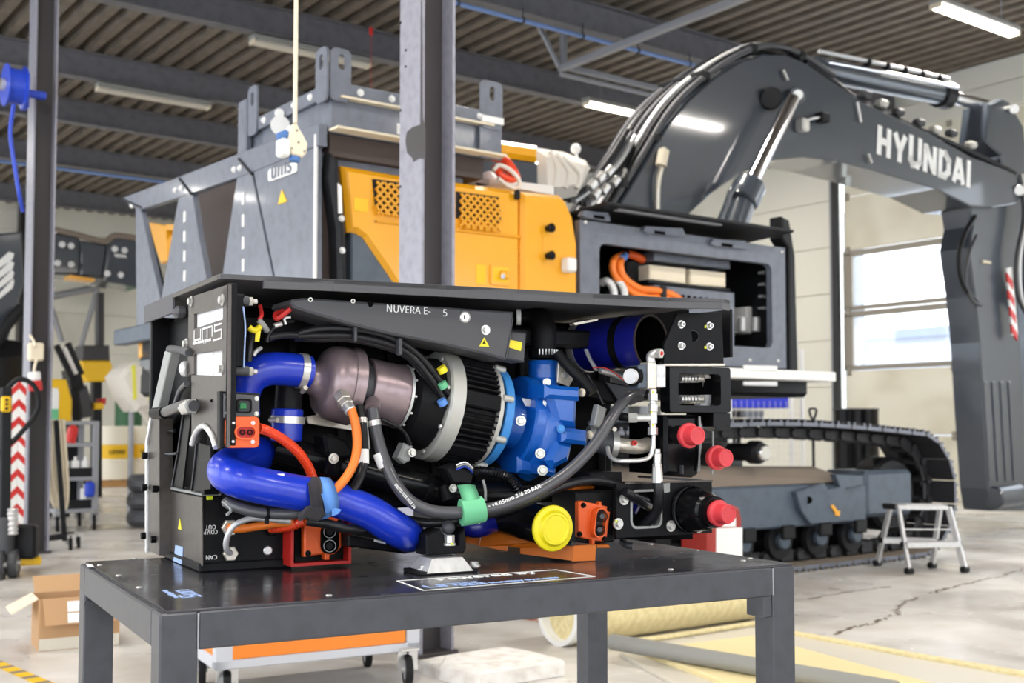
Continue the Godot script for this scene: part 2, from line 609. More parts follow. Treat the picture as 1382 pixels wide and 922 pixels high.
func lights() -> void:
	var cam := Camera3D.new()
	cam.name = "camera"
	add_child(cam)
	var at := CameraAttributesPhysical.new()
	at.frustum_near = 0.1
	at.frustum_far = 200.0
	at.frustum_focal_length = 41.0
	at.frustum_focus_distance = 2.35
	at.exposure_aperture = 5.8
	cam.attributes = at
	cam.projection = Camera3D.PROJECTION_FRUSTUM
	cam.near = 0.1
	cam.far = 200.0
	cam.size = 2.0 * 0.1 * 461.0 / FOCAL
	cam.frustum_offset = Vector2(0, 0.1 * (CENTRE.y - 461.0) / FOCAL)
	cam.transform = Transform3D(Basis(Vector3.RIGHT, PITCH), EYE)
	cam.current = true
	var we := WorldEnvironment.new()
	we.name = "world"
	var e := Environment.new()
	e.background_mode = Environment.BG_SKY
	var sky := Sky.new()
	var sm := ProceduralSkyMaterial.new()
	sm.sky_top_color = Color(0.88, 0.92, 0.97)
	sm.sky_horizon_color = Color(0.95, 0.96, 0.98)
	sm.ground_horizon_color = Color(0.9, 0.9, 0.9)
	sm.ground_bottom_color = Color(0.6, 0.6, 0.6)
	sm.energy_multiplier = 2.5
	sky.sky_material = sm
	e.sky = sky
	e.tonemap_mode = Environment.TONE_MAPPER_LINEAR
	e.tonemap_exposure = 2.1
	e.sdfgi_enabled = true
	e.ssao_enabled = true
	e.ssil_enabled = true
	we.environment = e
	add_child(we)


# The hall ------------------------------------------------------------------
func structure(called: String, mb: MB, m: String, label := "") -> MeshInstance3D:
	return single(called, label, "", HALL, mb, m, "", "structure")


func hall() -> void:
	structure("floor", MB.new().box(Vector3(4.75, -0.1, -9.5), Vector3(20.1, 0.2, 35.6)), "concrete", "pale polished concrete floor with cracks and scuffs")
	var ce := structure("ceiling", MB.new().box(Vector3(4.75, 6.2, -9.5), Vector3(20.1, 0.16, 35.6)), "deck", "dark corrugated steel roof deck")
	for i in 20:                                          # deck sheets, each with four ribs
		var mb := MB.new()
		var u0 := -5.25 + i * 1.0
		var prof := []
		for k in 4:
			var b := u0 + k * 0.25
			prof.append_array([[b, 5.95], [b + 0.11, 5.95], [b + 0.14, 6.1], [b + 0.22, 6.1], [b + 0.25, 5.95]])
		for k in prof.size() - 1:
			var p: Array = prof[k]
			var q: Array = prof[k + 1]
			if absf(p[0] - q[0]) < 1e-6: continue
			mb.quad(Vector3(p[0], p[1], -27.2), Vector3(q[0], q[1], -27.2), Vector3(q[0], q[1], 8.2), Vector3(p[0], p[1], 8.2))
			mb.quad(Vector3(q[0], q[1] + 0.004, -27.2), Vector3(p[0], p[1] + 0.004, -27.2), Vector3(p[0], p[1] + 0.004, 8.2), Vector3(q[0], q[1] + 0.004, 8.2))
		part("deck_sheet", mb, "deck", ce, true)
	# right wall: cladding boards beside and above the sectional door
	var wr := structure("wall_right", MB.new().box(Vector3(14.66, 3.1, -19.3), Vector3(0.2, 6.2, 16.1)).box(Vector3(14.66, 5.75, -5.5), Vector3(0.2, 0.9, 11.6)).box(Vector3(14.66, 3.1, -5.15), Vector3(0.2, 6.2, 0.9)).box(Vector3(14.66, 3.1, 4.45), Vector3(0.2, 6.2, 7.6)).box(Vector3(14.66, 0.4, -2.0), Vector3(0.2, 0.8, 5.5)).box(Vector3(14.66, 5.3, -2.0), Vector3(0.2, 1.8, 5.5)), "panel", "cream sandwich panel wall beside the sectional door")
	for k in 9:
		var y0 := 0.815 - 0.715 + 0.715 * k - 0.6
		var y1 := minf(y0 + 0.707, 6.14)
		y0 = maxf(y0, 0.0)
		part("wall_panel", MB.new().box(Vector3(14.53, (y0 + y1) / 2, -19.2), Vector3(0.07, y1 - y0, 15.9), 0.006), "panel", wr, true)
	for y in [[5.32, 5.66], [5.67, 6.14]]:
		part("wall_panel", MB.new().box(Vector3(14.53, (y[0] + y[1]) / 2, -5.6), Vector3(0.07, y[1] - y[0], 11.2), 0.006), "panel", wr, true)
	var wb := structure("wall_back", MB.new().box(Vector3(4.75, 3.1, -27.2), Vector3(20.1, 6.2, 0.2)), "panel", "far cream panelled wall behind the drums")
	for k in 7:
		part("wall_panel", MB.new().box(Vector3(4.75, 0.45 + 0.9 * k, -27.07), Vector3(19.7, 0.892, 0.06), 0.006), "panel", wb, true)
	var wl := MB.new()
	wl.box(Vector3(-5.2, 0.1, -9.5), Vector3(0.2, 0.2, 35.6)).box(Vector3(-5.2, 5.4, -9.5), Vector3(0.2, 1.6, 35.6))
	for k in 7: wl.box(Vector3(-5.2, 2.4, 7.9 - k * 5.78), Vector3(0.2, 4.4, 0.9))
	structure("wall_left", wl, "panel", "side wall of the hall with a band of windows")
	for k in 6: structure("window_%d" % (k + 6), MB.new().box(Vector3(-5.2, 2.4, 5.01 - k * 5.78), Vector3(0.02, 4.4, 4.88)), "glass", "long window in the side wall")
	# wall behind the photographer, with a band of windows and an open loading door
	var wf := MB.new()
	wf.box(Vector3(4.75, 0.5, 8.1), Vector3(20.1, 1.0, 0.2)).box(Vector3(4.75, 5.2, 8.1), Vector3(20.1, 2.0, 0.2))
	for k in 5: wf.box(Vector3(-5.0 + k * 4.85, 2.6, 8.1), Vector3(0.7, 3.3, 0.2))
	structure("wall_front", wf, "panel", "wall behind the photographer with a band of windows")
	for k in 4:
		structure("window_%d" % (k + 1), MB.new().box(Vector3(-2.575 + k * 4.85, 2.6, 8.1), Vector3(4.15, 3.2, 0.02)), "glass", "long window behind the photographer")
	structure("window_5", MB.new().box(Vector3(14.66, 2.6, -2.02), Vector3(0.02, 3.62, 5.36)), "glass", "window in the right wall nearer than the door")
	# sectional door
	var heights := [0.0, 0.92, 1.88, 2.78, 3.70, 4.52, 5.30]
	var d := MB.new().box(Vector3(14.6, 0.02, -8.45), Vector3(0.06, 0.04, 5.3))
	var door := structure("door_1", d, "seal", "sectional loading door with two rows of windows")
	for k in 6:
		var y0: float = heights[k] + 0.006
		var y1: float = heights[k + 1] - 0.006
		if k == 2 or k == 3:
			var fr := MB.new()
			fr.box(Vector3(14.57, y0 + 0.035, -8.45), Vector3(0.06, 0.07, 5.24), 0.006)
			fr.box(Vector3(14.57, y1 - 0.045, -8.45), Vector3(0.06, 0.09, 5.24), 0.006)
			for z in [-11.02, -9.26, -7.52, -5.88]: fr.box(Vector3(14.57, (y0 + y1) / 2, z), Vector3(0.06, y1 - y0, 0.07 if z > -11 else 0.16), 0.006)
			var sec := part("window_section", fr, "frame_taupe", door, true)
			for z in [[-10.95, -9.3], [-9.22, -7.56], [-7.48, -5.92]]:
				part("pane", MB.new().box(Vector3(14.57, (y0 + y1) / 2, (z[0] + z[1]) / 2), Vector3(0.012, y1 - y0 - 0.14, z[1] - z[0])), "glass", sec, true)
		else:
			part("door_panel", MB.new().box(Vector3(14.57, (y0 + y1) / 2, -8.45), Vector3(0.06, y1 - y0, 5.24), 0.008), "panel_stained", door, true)
		part("hinge", MB.new().box(Vector3(14.53, y1, -9.26), Vector3(0.03, 0.12, 0.07), 0.004).box(Vector3(14.53, y1, -11.0), Vector3(0.03, 0.12, 0.07), 0.004), "frame_taupe", door, true)
	part("guide_rail", MB.new().box(Vector3(14.47, 2.65, -11.17), Vector3(0.09, 5.3, 0.10), 0.01), "seal", door, true)
	part("guide_rail", MB.new().box(Vector3(14.47, 2.65, -5.75), Vector3(0.09, 5.3, 0.10), 0.01), "seal", door, true)
	part("rail_strip", MB.new().box(Vector3(14.46, 2.4, -11.245), Vector3(0.05, 4.8, 0.035), 0.008), "rail_grey", door, true)
	# outside: yard and the white building across it
	structure("ground", MB.new().box(Vector3(10.0, -0.32, -10.0), Vector3(120.0, 0.2, 120.0)), "snow", "pale yard outside the hall")
	thing("building", "pale industrial building seen through the door windows", "building", HALL, Vector3(34, 0, -16))
	part("wall", MB.new().box(Vector3(36, 2.0, -20), Vector3(4, 4.0, 40)), "far_wall")
	part("roof", MB.new().box(Vector3(36, 4.15, -20), Vector3(4.6, 0.3, 40.6)), "far_roof")
	for k in 8: part("facade_strip", MB.new().box(Vector3(33.97, 1.6, -36 + k * 4.5), Vector3(0.06, 0.7, 3.6)), "far_roof")

	var gp := HALL.x(1153, 450, 16.2)
	single("gate_pillar", "pale pillar just outside the left pane of the loading door", "pillar", HALL, MB.new().box(Vector3(16.2, 2.3, gp.z), Vector3(0.25, 4.7, 0.27), 0.02), "far_wall")
	# roof beams
	var bl := [[7.7, "at the near end above the photographer"], [-0.0, "above the workbench"], [-5.0, "crossing in front of the excavator"], [-10.12, "carrying the pale blue pipe"], [-12.46, "carrying an unlit tube lamp"], [-15.45, "behind the lifting lugs"], [-17.85, "fourth from the front in view"], [-20.9, "fifth from the front in view"], [-24.85, "farthest in view"]]
	for b in bl:
		var mb := MB.new()
		mb.box(Vector3(4.75, 5.775, b[0]), Vector3(19.6, 0.33, 0.014))
		mb.box(Vector3(4.75, 5.61, b[0]), Vector3(19.6, 0.018, 0.17)).box(Vector3(4.75, 5.94, b[0]), Vector3(19.6, 0.018, 0.17))
		single("roof_beam", "grey steel roof beam under the corrugated deck, " + b[1], "beam", HALL, mb, "beam", "grey steel roof beams")
	# columns
	for c in [[2.93, -4.6, "tall grey steel column standing between the fuel cell table and the excavator"], [2.62, -10.13, "scuffed steel column at left with a blue hose reel and hazard tape"], [-2.9, -26.5, "column"], [6.6, -26.9, "dark slim column standing at the far wall behind the drums"]]:
		if c[2] == "column": continue
		thing("steel_column", c[2], "column", HALL, Vector3(c[0], 0, c[1]))
		var x: float = c[0]
		var z: float = c[1]
		var far := z < -20
		var w := 0.2 if not far else 0.26
		part("flange", MB.new().box(Vector3(x - 0.085, 2.97, z), Vector3(0.016, 5.94, w), 0.003), "column" if not far else "column_dark", null, false)
		part("flange", MB.new().box(Vector3(x + 0.085, 2.97, z), Vector3(0.016, 5.94, w), 0.003), "column" if not far else "column_dark")
		part("web", MB.new().box(Vector3(x, 2.97, z), Vector3(0.16, 5.94, 0.012)), "column_dark")
		if x > 2.8 and not far:
			part("paint_scar", slab_x(HALL, x - 0.0935, [[568, 0], [569.5, 0], [570.5, 160], [574, 172], [574, 214], [566, 214], [558, 219], [556, 213], [549, 206], [547, 190], [549, 178], [556, 172], [567, 168]], 0.001), "column_dark")
			for q in [[541, 31], [541, 149], [541, 252], [548, 68], [548, 90]]: part("bolt_hole", MB.new().cyl(HALL.x(q[0], q[1], x - 0.092), HALL.x(q[0], q[1], x - 0.0945), 0.006, 10), "void")
		part("foot_plate", MB.new().box(Vector3(x, 0.01, z), Vector3(0.22, 0.02, 0.22), 0.003), "column_dark")
	# lamps; the lit ones light the hall
	lamp(11.62, -7.05, true, "lit tube lamp nearest the sectional door at top right")
	lamp(11.08, -12.13, true, "lit tube lamp beside the excavator's hoses")
	for p in [[6.2, -7.05], [0.8, -7.05], [-3.5, -7.05], [12.0, -1.6], [6.6, -1.6], [1.2, -1.6], [-3.2, -1.6], [9.5, 3.4], [4.0, 3.4], [-1.5, 3.4], [-3.4, -13.0], [1.0, -19.2], [10.5, -19.2], [-3.0, -21.0], [3.0, -23.0]]:
		lamp(p[0], p[1], true, "lit tube lamp under the roof, out over the hall floor")
	lamp(6.3, -12.46, false, "unlit tube lamp fixed under a roof beam behind the pendant socket")
	lamp(5.45, -15.45, false, "unlit tube lamp under the roof beam at far left")


func lamp(u: float, v: float, lit: bool, label: String) -> void:
	var y := 5.5
	thing("tube_lamp", label, "lamp", HALL, Vector3(u, y, v), "tube lamps under the roof")
	part("housing", MB.new().box(Vector3(u, y + 0.055, v), Vector3(1.56, 0.06, 0.16), 0.01), "lamp_body")
	part("diffuser", MB.new().box(Vector3(u, y, v), Vector3(1.5, 0.05, 0.14), 0.015), "tube_glow" if lit else "tube_off")
	for s in [-1, 1]: part("end_cap", MB.new().box(Vector3(u + 0.765 * s, y, v), Vector3(0.03, 0.055, 0.145), 0.008), "cream")
	for s in [-1, 1]: part("hanger", MB.new().box(Vector3(u + 0.5 * s, y + 0.27, v), Vector3(0.01, 0.38, 0.01)), "rail_grey")
	if lit:
		var a := AreaLight3D.new()
		a.name = "lamp_light"
		a.area_size = Vector2(1.5, 0.14)
		a.light_energy = LAMP
		a.light_color = Color(1.0, 0.975, 0.94)
		a.shadow_enabled = true
		a.area_range = 60.0
		a.area_attenuation = 2.0
		cur.add_child(a)
		a.transform = Transform3D(Basis(Vector3.RIGHT, -PI / 2), Vector3(0, -0.032, 0))

const LAMP := 6.0


# The excavator ---------------------------------------------------------------
func loop_points() -> Array:
	var raw := []
	for u in [4.9, 5.6, 6.3, 7.0, 7.7, 8.14]: raw.append(Vector3(u, 0.03, 0))
	for k in range(1, 12):
		var f := -PI / 2 + PI * k / 12.0
		raw.append(Vector3(8.14 + cos(f) * 0.5, 0.51 + sin(f) * 0.48, 0))
	for u in [8.14, 7.6, 7.0, 6.4, 5.6, 4.9, 4.4]: raw.append(Vector3(u, 0.99 + 0.075 * sin(clampf((8.14 - u) / 3.4, 0, 1) * PI) if u < 8.1 else 0.99, 0))
	for k in range(1, 12):
		var f := PI / 2 + PI * k / 12.0
		raw.append(Vector3(4.4 + cos(f) * 0.5, 0.51 + sin(f) * 0.48, 0))
	raw.append(Vector3(4.4, 0.03, 0))
	raw.append(Vector3(4.9, 0.03, 0))
	var c := MB.curve(raw, 8)
	var out := []
	var step := 0.1908
	var left := 0.0
	for i in c.size() - 1:
		var a: Vector3 = c[i]
		var b: Vector3 = c[i + 1]
		var l := (b - a).length()
		while left <= l:
			out.append([a.lerp(b, left / l), (b - a).normalized()])
			left += step
		left -= l
	out.pop_back()
	return out


func add_copy(parent: Node3D, m: Mesh, material: String, called: String, at: Transform3D) -> MeshInstance3D:
	var o := MeshInstance3D.new()
	o.name = called
	o.mesh = m
	o.material_override = M[material]
	parent.add_child(o, true)
	o.transform = at
	return o


# Heavy block capitals along the boom.
func block_name(a: Vector3, run: Vector3, h: float, parent: Node3D) -> void:
	var x := run.normalized()
	var y := (Vector3.UP - x * x.y).normalized()
	var glyphs := [
		[0.62, [[[0.1, 0], [0.1, 1]], [[0.52, 0], [0.52, 1]], [[0.1, 0.5], [0.52, 0.5]]]],
		[0.66, [[[0.33, 0], [0.33, 0.46]], [[0.33, 0.40], [0.09, 0.97]], [[0.33, 0.40], [0.57, 0.97]]]],
		[0.62, [[[0.1, 1], [0.1, 0.26], [0.2, 0.1], [0.42, 0.1], [0.52, 0.26], [0.52, 1]]]],
		[0.64, [[[0.1, 0], [0.1, 1]], [[0.54, 0], [0.54, 1]], [[0.12, 0.92], [0.52, 0.08]]]],
		[0.62, [[[0.1, 0.1], [0.1, 0.9], [0.34, 0.9], [0.52, 0.7], [0.52, 0.3], [0.34, 0.1], [0.1, 0.1]]]],
		[0.66, [[[0.09, 0.02], [0.31, 0.95]], [[0.57, 0.02], [0.35, 0.95]], [[0.2, 0.28], [0.46, 0.28]]]],
		[0.2, [[[0.1, 0], [0.1, 1]]]]]
	var total := 0.08 * 6
	for g in glyphs: total += g[0]
	var k := run.length() / total
	var at := 0.0
	for g in glyphs:
		var mb := MB.new()
		for st in g[1]:
			for i in st.size() - 1:
				var p: Vector3 = a + x * (at + st[i][0]) * k + y * st[i][1] * h
				var q: Vector3 = a + x * (at + st[i + 1][0]) * k + y * st[i + 1][1] * h
				var d := (q - p).normalized() * (0.03 if st.size() > 2 else 0.0)
				mb.bar(p - d, q + d, 0.19 * k, 0.006, 0.0, x.cross(y))
		part("lettering", mb, "paper", parent)
		at += g[0] + 0.08


func excavator() -> void:
	var H := HALL
	thing("excavator", "large grey and yellow tracked excavator under conversion with long dark boom raised", "excavator", H, Vector3(6.0, 0, -7.0))
	# tracks
	var tr := part("track", MB.new().box(Vector3(6.3, 0.5, -5.83), Vector3(3.4, 0.12, 0.1)), "ex_black")
	var shoe := MB.new()
	shoe.box(Vector3(0, 0, 0), Vector3(0.182, 0.022, 0.6), 0.005)
	for g in [-0.06, 0.0, 0.06]: shoe.box(Vector3(g, -0.02, 0), Vector3(0.016, 0.03, 0.6), 0.004)
	var shoe_mesh := shoe.mesh()
	var edge := MB.new().box(Vector3(0.0, 0.0, 0.303), Vector3(0.175, 0.03, 0.008), 0.003).box(Vector3(-0.06, -0.02, 0.303), Vector3(0.018, 0.034, 0.008)).box(Vector3(0.06, -0.02, 0.303), Vector3(0.018, 0.034, 0.008)).mesh()
	var lk := MB.new()
	for s in [-0.09, 0.09]:
		lk.box(Vector3(0, 0.06, s), Vector3(0.15, 0.09, 0.035), 0.012)
		lk.box(Vector3(0.08, 0.065, s * 0.72), Vector3(0.09, 0.075, 0.03), 0.01)
	lk.cyl(Vector3(-0.07, 0.06, -0.13), Vector3(-0.07, 0.06, 0.13), 0.034, 12)
	var lk_mesh := lk.mesh()
	for p in loop_points():
		var x: Vector3 = p[1]
		var b := Basis(x, Vector3(-x.y, x.x, 0), Vector3(0, 0, 1))
		var sh := add_copy(tr, shoe_mesh, "track_dust" if p[0].y < 0.12 else "track", "track_shoe", Transform3D(b, p[0] + Vector3(0, 0, -5.81)))
		add_copy(tr, edge, "track_edge", "shoe_edge", sh.transform)
		add_copy(tr, lk_mesh, "track", "track_link", Transform3D(b, p[0] + Vector3(0, 0, -5.83)))
	# track frame with its rollers
	part("track_frame", MB.new().prism([Vector3(4.6, 0.31, -5.62), Vector3(6.25, 0.31, -5.62), Vector3(7.62, 0.31, -5.62), Vector3(7.62, 0.60, -5.62), Vector3(6.75, 0.62, -5.62), Vector3(4.6, 0.63, -5.62)], Vector3(0, 0, -0.42), 0.015), "ex_blue_grey")
	part("frame_top", MB.new().prism([Vector3(4.6, 0.63, -5.66), Vector3(7.55, 0.62, -5.66), Vector3(7.2, 0.74, -5.8), Vector3(4.6, 0.80, -5.8)], Vector3(0, -0.02, -0.3)), "mud")
	part("nose_box", MB.new().box(Vector3(7.92, 0.52, -5.83), Vector3(0.6, 0.36, 0.42), 0.03), "ex_blue_grey")
	part("guide_plate", slab(H, 5.57, [[1075, 664], [1113, 652], [1118, 661], [1134, 657], [1127, 640], [1165, 642], [1166, 655], [1142, 660], [1146, 703], [1095, 708], [1082, 690]], 0.05, 0.006), "ex_blue_grey")
	part("port_hole", MB.new().cyl(H.z(1091, 675, 5.60), H.z(1091, 675, 5.565), 0.028, 16), "void")
	part("arrow_mark", slab(H, 5.562, [[1121, 683], [1125, 681], [1131, 690], [1134, 689], [1133, 697], [1126, 695], [1128, 693]], 0.004), "yellow")
	part("idler", MB.new().cyl(Vector3(8.1, 0.5, -5.72), Vector3(8.1, 0.5, -5.95), 0.30, 32, -1, 0.03), "ex_black")
	part("idler_hub", MB.new().cyl(Vector3(8.1, 0.5, -5.66), Vector3(8.1, 0.5, -5.72), 0.14, 20, -1, 0.02), "ex_blue_grey")
	for k in 7:
		var u := 5.0 + k * 0.42
		var ro := part("track_roller", MB.new().lathe(Vector3(u, 0.21, -5.68), Vector3(0, 0, -1), [Vector2(0, 0), Vector2(0, 0.13), Vector2(0.04, 0.14), Vector2(0.05, 0.11), Vector2(0.25, 0.11), Vector2(0.26, 0.14), Vector2(0.3, 0.13), Vector2(0.3, 0)], 20), "ex_black")
		part("roller_cap", MB.new().cyl(Vector3(u, 0.21, -5.63), Vector3(u, 0.21, -5.69), 0.06, 14, -1, 0.012), "ex_blue_grey", ro)
		part("bracket", MB.new().box(Vector3(u, 0.28, -5.61), Vector3(0.13, 0.10, 0.04), 0.01), "ex_black", ro)
	for u in [6.42, 5.2]:
		var cr := part("carrier_roller", MB.new().lathe(Vector3(u, 0.86, -5.62), Vector3(0, 0, -1), [Vector2(0, 0), Vector2(0, 0.07), Vector2(0.03, 0.085), Vector2(0.10, 0.085), Vector2(0.11, 0.065), Vector2(0.3, 0.065), Vector2(0.3, 0)], 20), "ex_black")
		part("roller_cap", MB.new().cyl(Vector3(u, 0.86, -5.58), Vector3(u, 0.86, -5.63), 0.06, 12, -1, 0.01), "chrome", cr)
	part("undercarriage", MB.new().box(Vector3(6.0, 0.72, -7.1), Vector3(1.7, 0.4, 1.9), 0.05).cyl(Vector3(6.0, 0.9, -7.1), Vector3(6.0, 1.2, -7.1), 0.62, 36), "ex_dark")
	part("far_track_frame", MB.new().box(Vector3(6.3, 0.5, -8.4), Vector3(4.2, 0.9, 0.55), 0.2), "ex_black")
	# deck
	part("deck_frame", MB.new().box(Vector3(5.0, 1.36, -7.15), Vector3(4.1, 0.19, 2.9), 0.03), "ex_black")
	# battery compartment at the front corner
	var c := Vector3(5.69, 1.91, -5.6)
	var outer := squared(c, Vector3.RIGHT, Vector3.UP, 1.96, 0.885)
	var inner := rounded(c + Vector3(0.005, 0.005, 0), Vector3.RIGHT, Vector3.UP, 1.65, 0.61, 0.05)
	var bay := part("battery_bay", MB.new().ring(outer, inner, Vector3(0, 0, -0.05)), "ex_grey")
	part("bay_shell", MB.new().box(Vector3(5.69, 1.91, -6.62), Vector3(1.96, 0.885, 0.03)).box(Vector3(4.73, 1.91, -6.13), Vector3(0.03, 0.885, 0.96)).box(Vector3(6.655, 1.91, -6.13), Vector3(0.03, 0.885, 0.96)).box(Vector3(5.69, 1.485, -6.13), Vector3(1.96, 0.03, 0.96)).box(Vector3(5.69, 2.335, -6.13), Vector3(1.96, 0.03, 0.96)), "ex_black", bay)
	for q in [[790, 824, 290], [872, 925, 311], [963, 1010, 328]]:
		part("hinge_plate", slab(H, 5.57, [[q[0], q[2] - 6], [q[1] - 3, q[2] - 3], [q[1], q[2] + 4], [q[1], q[2] + 9], [q[0] + 2, q[2] + 4], [q[0] - 4, q[2]]], 0.05, 0.004), "ex_grey", bay)
		part("hinge_slot", slab(H, 5.565, [[q[0] + 12, q[2]], [q[0] + 26, q[2] + 2], [q[0] + 26, q[2] + 6], [q[0] + 12, q[2] + 4]], 0.01), "void", bay)
	part("upper_tray", slab(H, 5.75, [[883, 340], [985, 352], [986, 363], [883, 352]], 0.3, 0.006), "ex_grey", bay)
	part("battery_pack", slab(H, 5.74, [[877, 357], [926, 362], [926, 384], [877, 377]], 0.35, 0.008), "cream", bay)
	part("battery_pack", slab(H, 5.74, [[932, 363], [980, 368], [980, 388], [932, 385]], 0.35, 0.008), "cream", bay)
	part("battery_rail", slab(H, 5.72, [[875, 378], [985, 390], [985, 393], [875, 381]], 0.3), "ex_black", bay)
	part("junction_box", slab(H, 5.68, [[884, 384], [992, 395], [992, 478], [884, 470]], 0.5, 0.01), "ex_grey", bay)
	for k in 6: part("louvre", slab(H, 5.675, [[920 + k * 8, 398 + k], [924 + k * 8, 398 + k], [924 + k * 8, 410 + k], [920 + k * 8, 410 + k]], 0.01), "void", bay)
	part("control_box", slab(H, 5.85, [[846, 352], [874, 355], [874, 382], [846, 380]], 0.25, 0.006), "ex_black", bay)
	part("power_cable", MB.new().tube(path(H, [[842, 343, 5.85], [828, 352, 5.72], [830, 372, 5.7], [850, 392, 5.68], [872, 401, 5.66], [896, 402, 5.66], [914, 412, 5.66]]), 0.024, 10, 6), "orange_cable", bay)
	part("power_cable", MB.new().tube(path(H, [[844, 345, 5.85], [837, 356, 5.7], [842, 374, 5.68], [862, 389, 5.66], [886, 392, 5.65], [908, 398, 5.65], [924, 410, 5.65]]), 0.024, 10, 6), "orange_cable", bay)
	part("cable_tape", MB.new().tube(path(H, [[843, 345, 5.83], [839, 350, 5.74]]), 0.028, 10, 2), "tape_blue", bay)
	part("cable_plug", MB.new().tube(path(H, [[848, 343, 5.86], [858, 346, 5.84], [868, 351, 5.84]]), 0.03, 8, 3), "orange_plastic", bay)
	part("cable_clip", MB.new().box(H.z(895, 397, 5.64), Vector3(0.05, 0.11, 0.03), 0.006), "ex_black", bay)
	for k in 2: part("coil_hose", MB.new().tube(path(H, [[812 + k * 14, 382, 5.75], [820 + k * 14, 380, 5.7], [828 + k * 14, 392, 5.68], [828 + k * 14, 415, 5.68]]), 0.026, 10, 6), "alu", bay)
	part("pump_unit", slab(H, 5.9, [[996, 427], [1008, 427], [1008, 414], [1026, 413], [1030, 452], [996, 449]], 0.2, 0.01), "white", bay)
	for k in 2: part("pump_valve", MB.new().cyl(H.z(1002 + k * 18, 448, 5.85), H.z(1002 + k * 18, 428, 5.85), 0.035, 12, -1, 0.006), "alu", bay)
	for k in 4: part("shelf_tab", slab(H, 5.68, [[1030, 366 + k * 16], [1041, 367 + k * 16], [1041, 370 + k * 16], [1030, 369 + k * 16]], 0.05), "rail_grey", bay)
	for q in [[1012, 486], [1050, 487], [1055, 340], [790, 300]]: part("rivet", MB.new().ball(H.z(q[0], q[1], 5.6), 0.012, 8), "white", bay)
	part("bay_lid", MB.new().prism([Vector3(4.78, 2.43, -5.42), Vector3(6.55, 2.43, -5.42), Vector3(6.58, 2.41, -6.0), Vector3(4.78, 2.41, -6.0)], Vector3(0, 0.02, 0), 0.003), "ex_black", bay)
	part("lid_rim", MB.new().box(Vector3(5.4, 2.425, -5.5), Vector3(0.95, 0.012, 0.05), 0.003), "rail_grey", bay)
	part("corner_post", MB.new().prism([Vector3(6.69, 1.45, -5.58), Vector3(6.78, 1.45, -5.58), Vector3(6.76, 2.3, -5.58), Vector3(6.70, 2.56, -5.58), Vector3(6.62, 2.58, -5.58), Vector3(6.62, 2.42, -5.58), Vector3(6.69, 2.35, -5.58)], Vector3(0, 0, -0.12), 0.01), "ex_black")
	# the side step and the fittings over it
	part("side_step", MB.new().box(Vector3(6.3, 1.415, -5.75), Vector3(1.62, 0.07, 0.5), 0.006), "white")
	part("step_label", slab(H, 5.49, [[1004, 493], [1049, 494], [1049, 500], [1004, 499]], 0.01), "paper")
	part("step_plate", slab(H, 5.49, [[1004, 515], [1049, 515], [1049, 521], [1004, 520]], 0.01), "alu")
	part("belly_pan", slab(H, 5.7, [[905, 512], [1066, 522], [1050, 530], [905, 536]], 1.2, 0.02), "ex_black")
	var fit := part("outlet_panel", MB.new().box(Vector3(6.88, 1.75, -5.85), Vector3(0.06, 0.5, 0.22), 0.01), "ex_black")
	for k in 2:
		for j in 3: part("outlet", MB.new().cyl(H.z(1066 + k * 9, 463 + j * 10, 5.75), H.z(1066 + k * 9, 463 + j * 10, 5.72), 0.017, 10), "steel", fit)
	part("beacon", MB.new().box(H.z(1067, 490, 5.7), Vector3(0.05, 0.12, 0.05), 0.02), "white")

	# yellow hood
	var hood := part("hood", slab(H, 5.6, [[463, 223], [540, 236], [620, 246], [704, 257], [704, 405], [548, 405], [520, 362], [492, 322], [482, 314], [471, 312]], 0.9, 0.03), "yellow")
	part("hood_door", slab(H, 5.585, [[705, 258], [757, 263], [766, 272], [775, 293], [781, 330], [781, 405], [705, 405]], 0.9, 0.025), "yellow", hood)
	for q in [[[503, 241], [539, 246], [539, 290], [512, 284], [507, 279]], [[616, 258], [674, 266], [677, 300], [674, 303], [616, 294]]]:
		part("grille_recess", slab(H, 5.592, q, 0.02, 0.004), "ex_black", hood)
	# punched grille: rows of yellow bars crossing
	for g in [[3.215, 3.415, 2.225, 2.405], [3.78, 4.075, 2.205, 2.405]]:
		var k := 0
		var w: float = g[1] - g[0]
		var hh: float = g[3] - g[2]
		var s := -hh
		while s < w:
			for dir in [1, -1]:
				var a := Vector2(s, 0)
				var b := Vector2(s + hh, hh)
				if a.x < 0: a = Vector2(0, -s)
				if b.x > w: b = Vector2(w, w - s)
				if b.x - a.x > 0.02:
					var A := Vector3(g[0] + (a.x if dir > 0 else w - a.x), g[2] + a.y, -5.578)
					var B := Vector3(g[0] + (b.x if dir > 0 else w - b.x), g[2] + b.y, -5.578)
					part("grille_bar", MB.new().bar(A, B, 0.012, 0.012), "yellow", hood)
			s += 0.048
			k += 1
	part("lower_panel", slab(H, 5.62, [[474, 313], [489, 318], [545, 400], [545, 415], [474, 415]], 0.8, 0.01), "ex_blue_grey", hood)
	part("press_line", slab(H, 5.585, [[506, 296], [704, 318], [704, 322], [506, 300]], 0.03, 0.012), "yellow", hood)
	var lat := rounded(H.z(676, 371, 5.59), Vector3.RIGHT, Vector3.UP, 0.155, 0.125, 0.02)
	var lat2 := rounded(H.z(676, 371, 5.59), Vector3.RIGHT, Vector3.UP, 0.12, 0.09, 0.02)
	part("latch_frame", MB.new().ring(lat, lat2, Vector3(0, 0, -0.02)), "yellow", hood)
	part("latch_pocket", MB.new().prism(lat2, Vector3(0, 0, -0.004)), "yellow_bright", hood)
	part("latch_pull", MB.new().box(H.z(681, 371, 5.58), Vector3(0.06, 0.05, 0.02), 0.008), "yellow", hood)
	part("lock", MB.new().cyl(H.z(679, 373, 5.58), H.z(679, 373, 5.555), 0.014, 12), "chrome", hood)
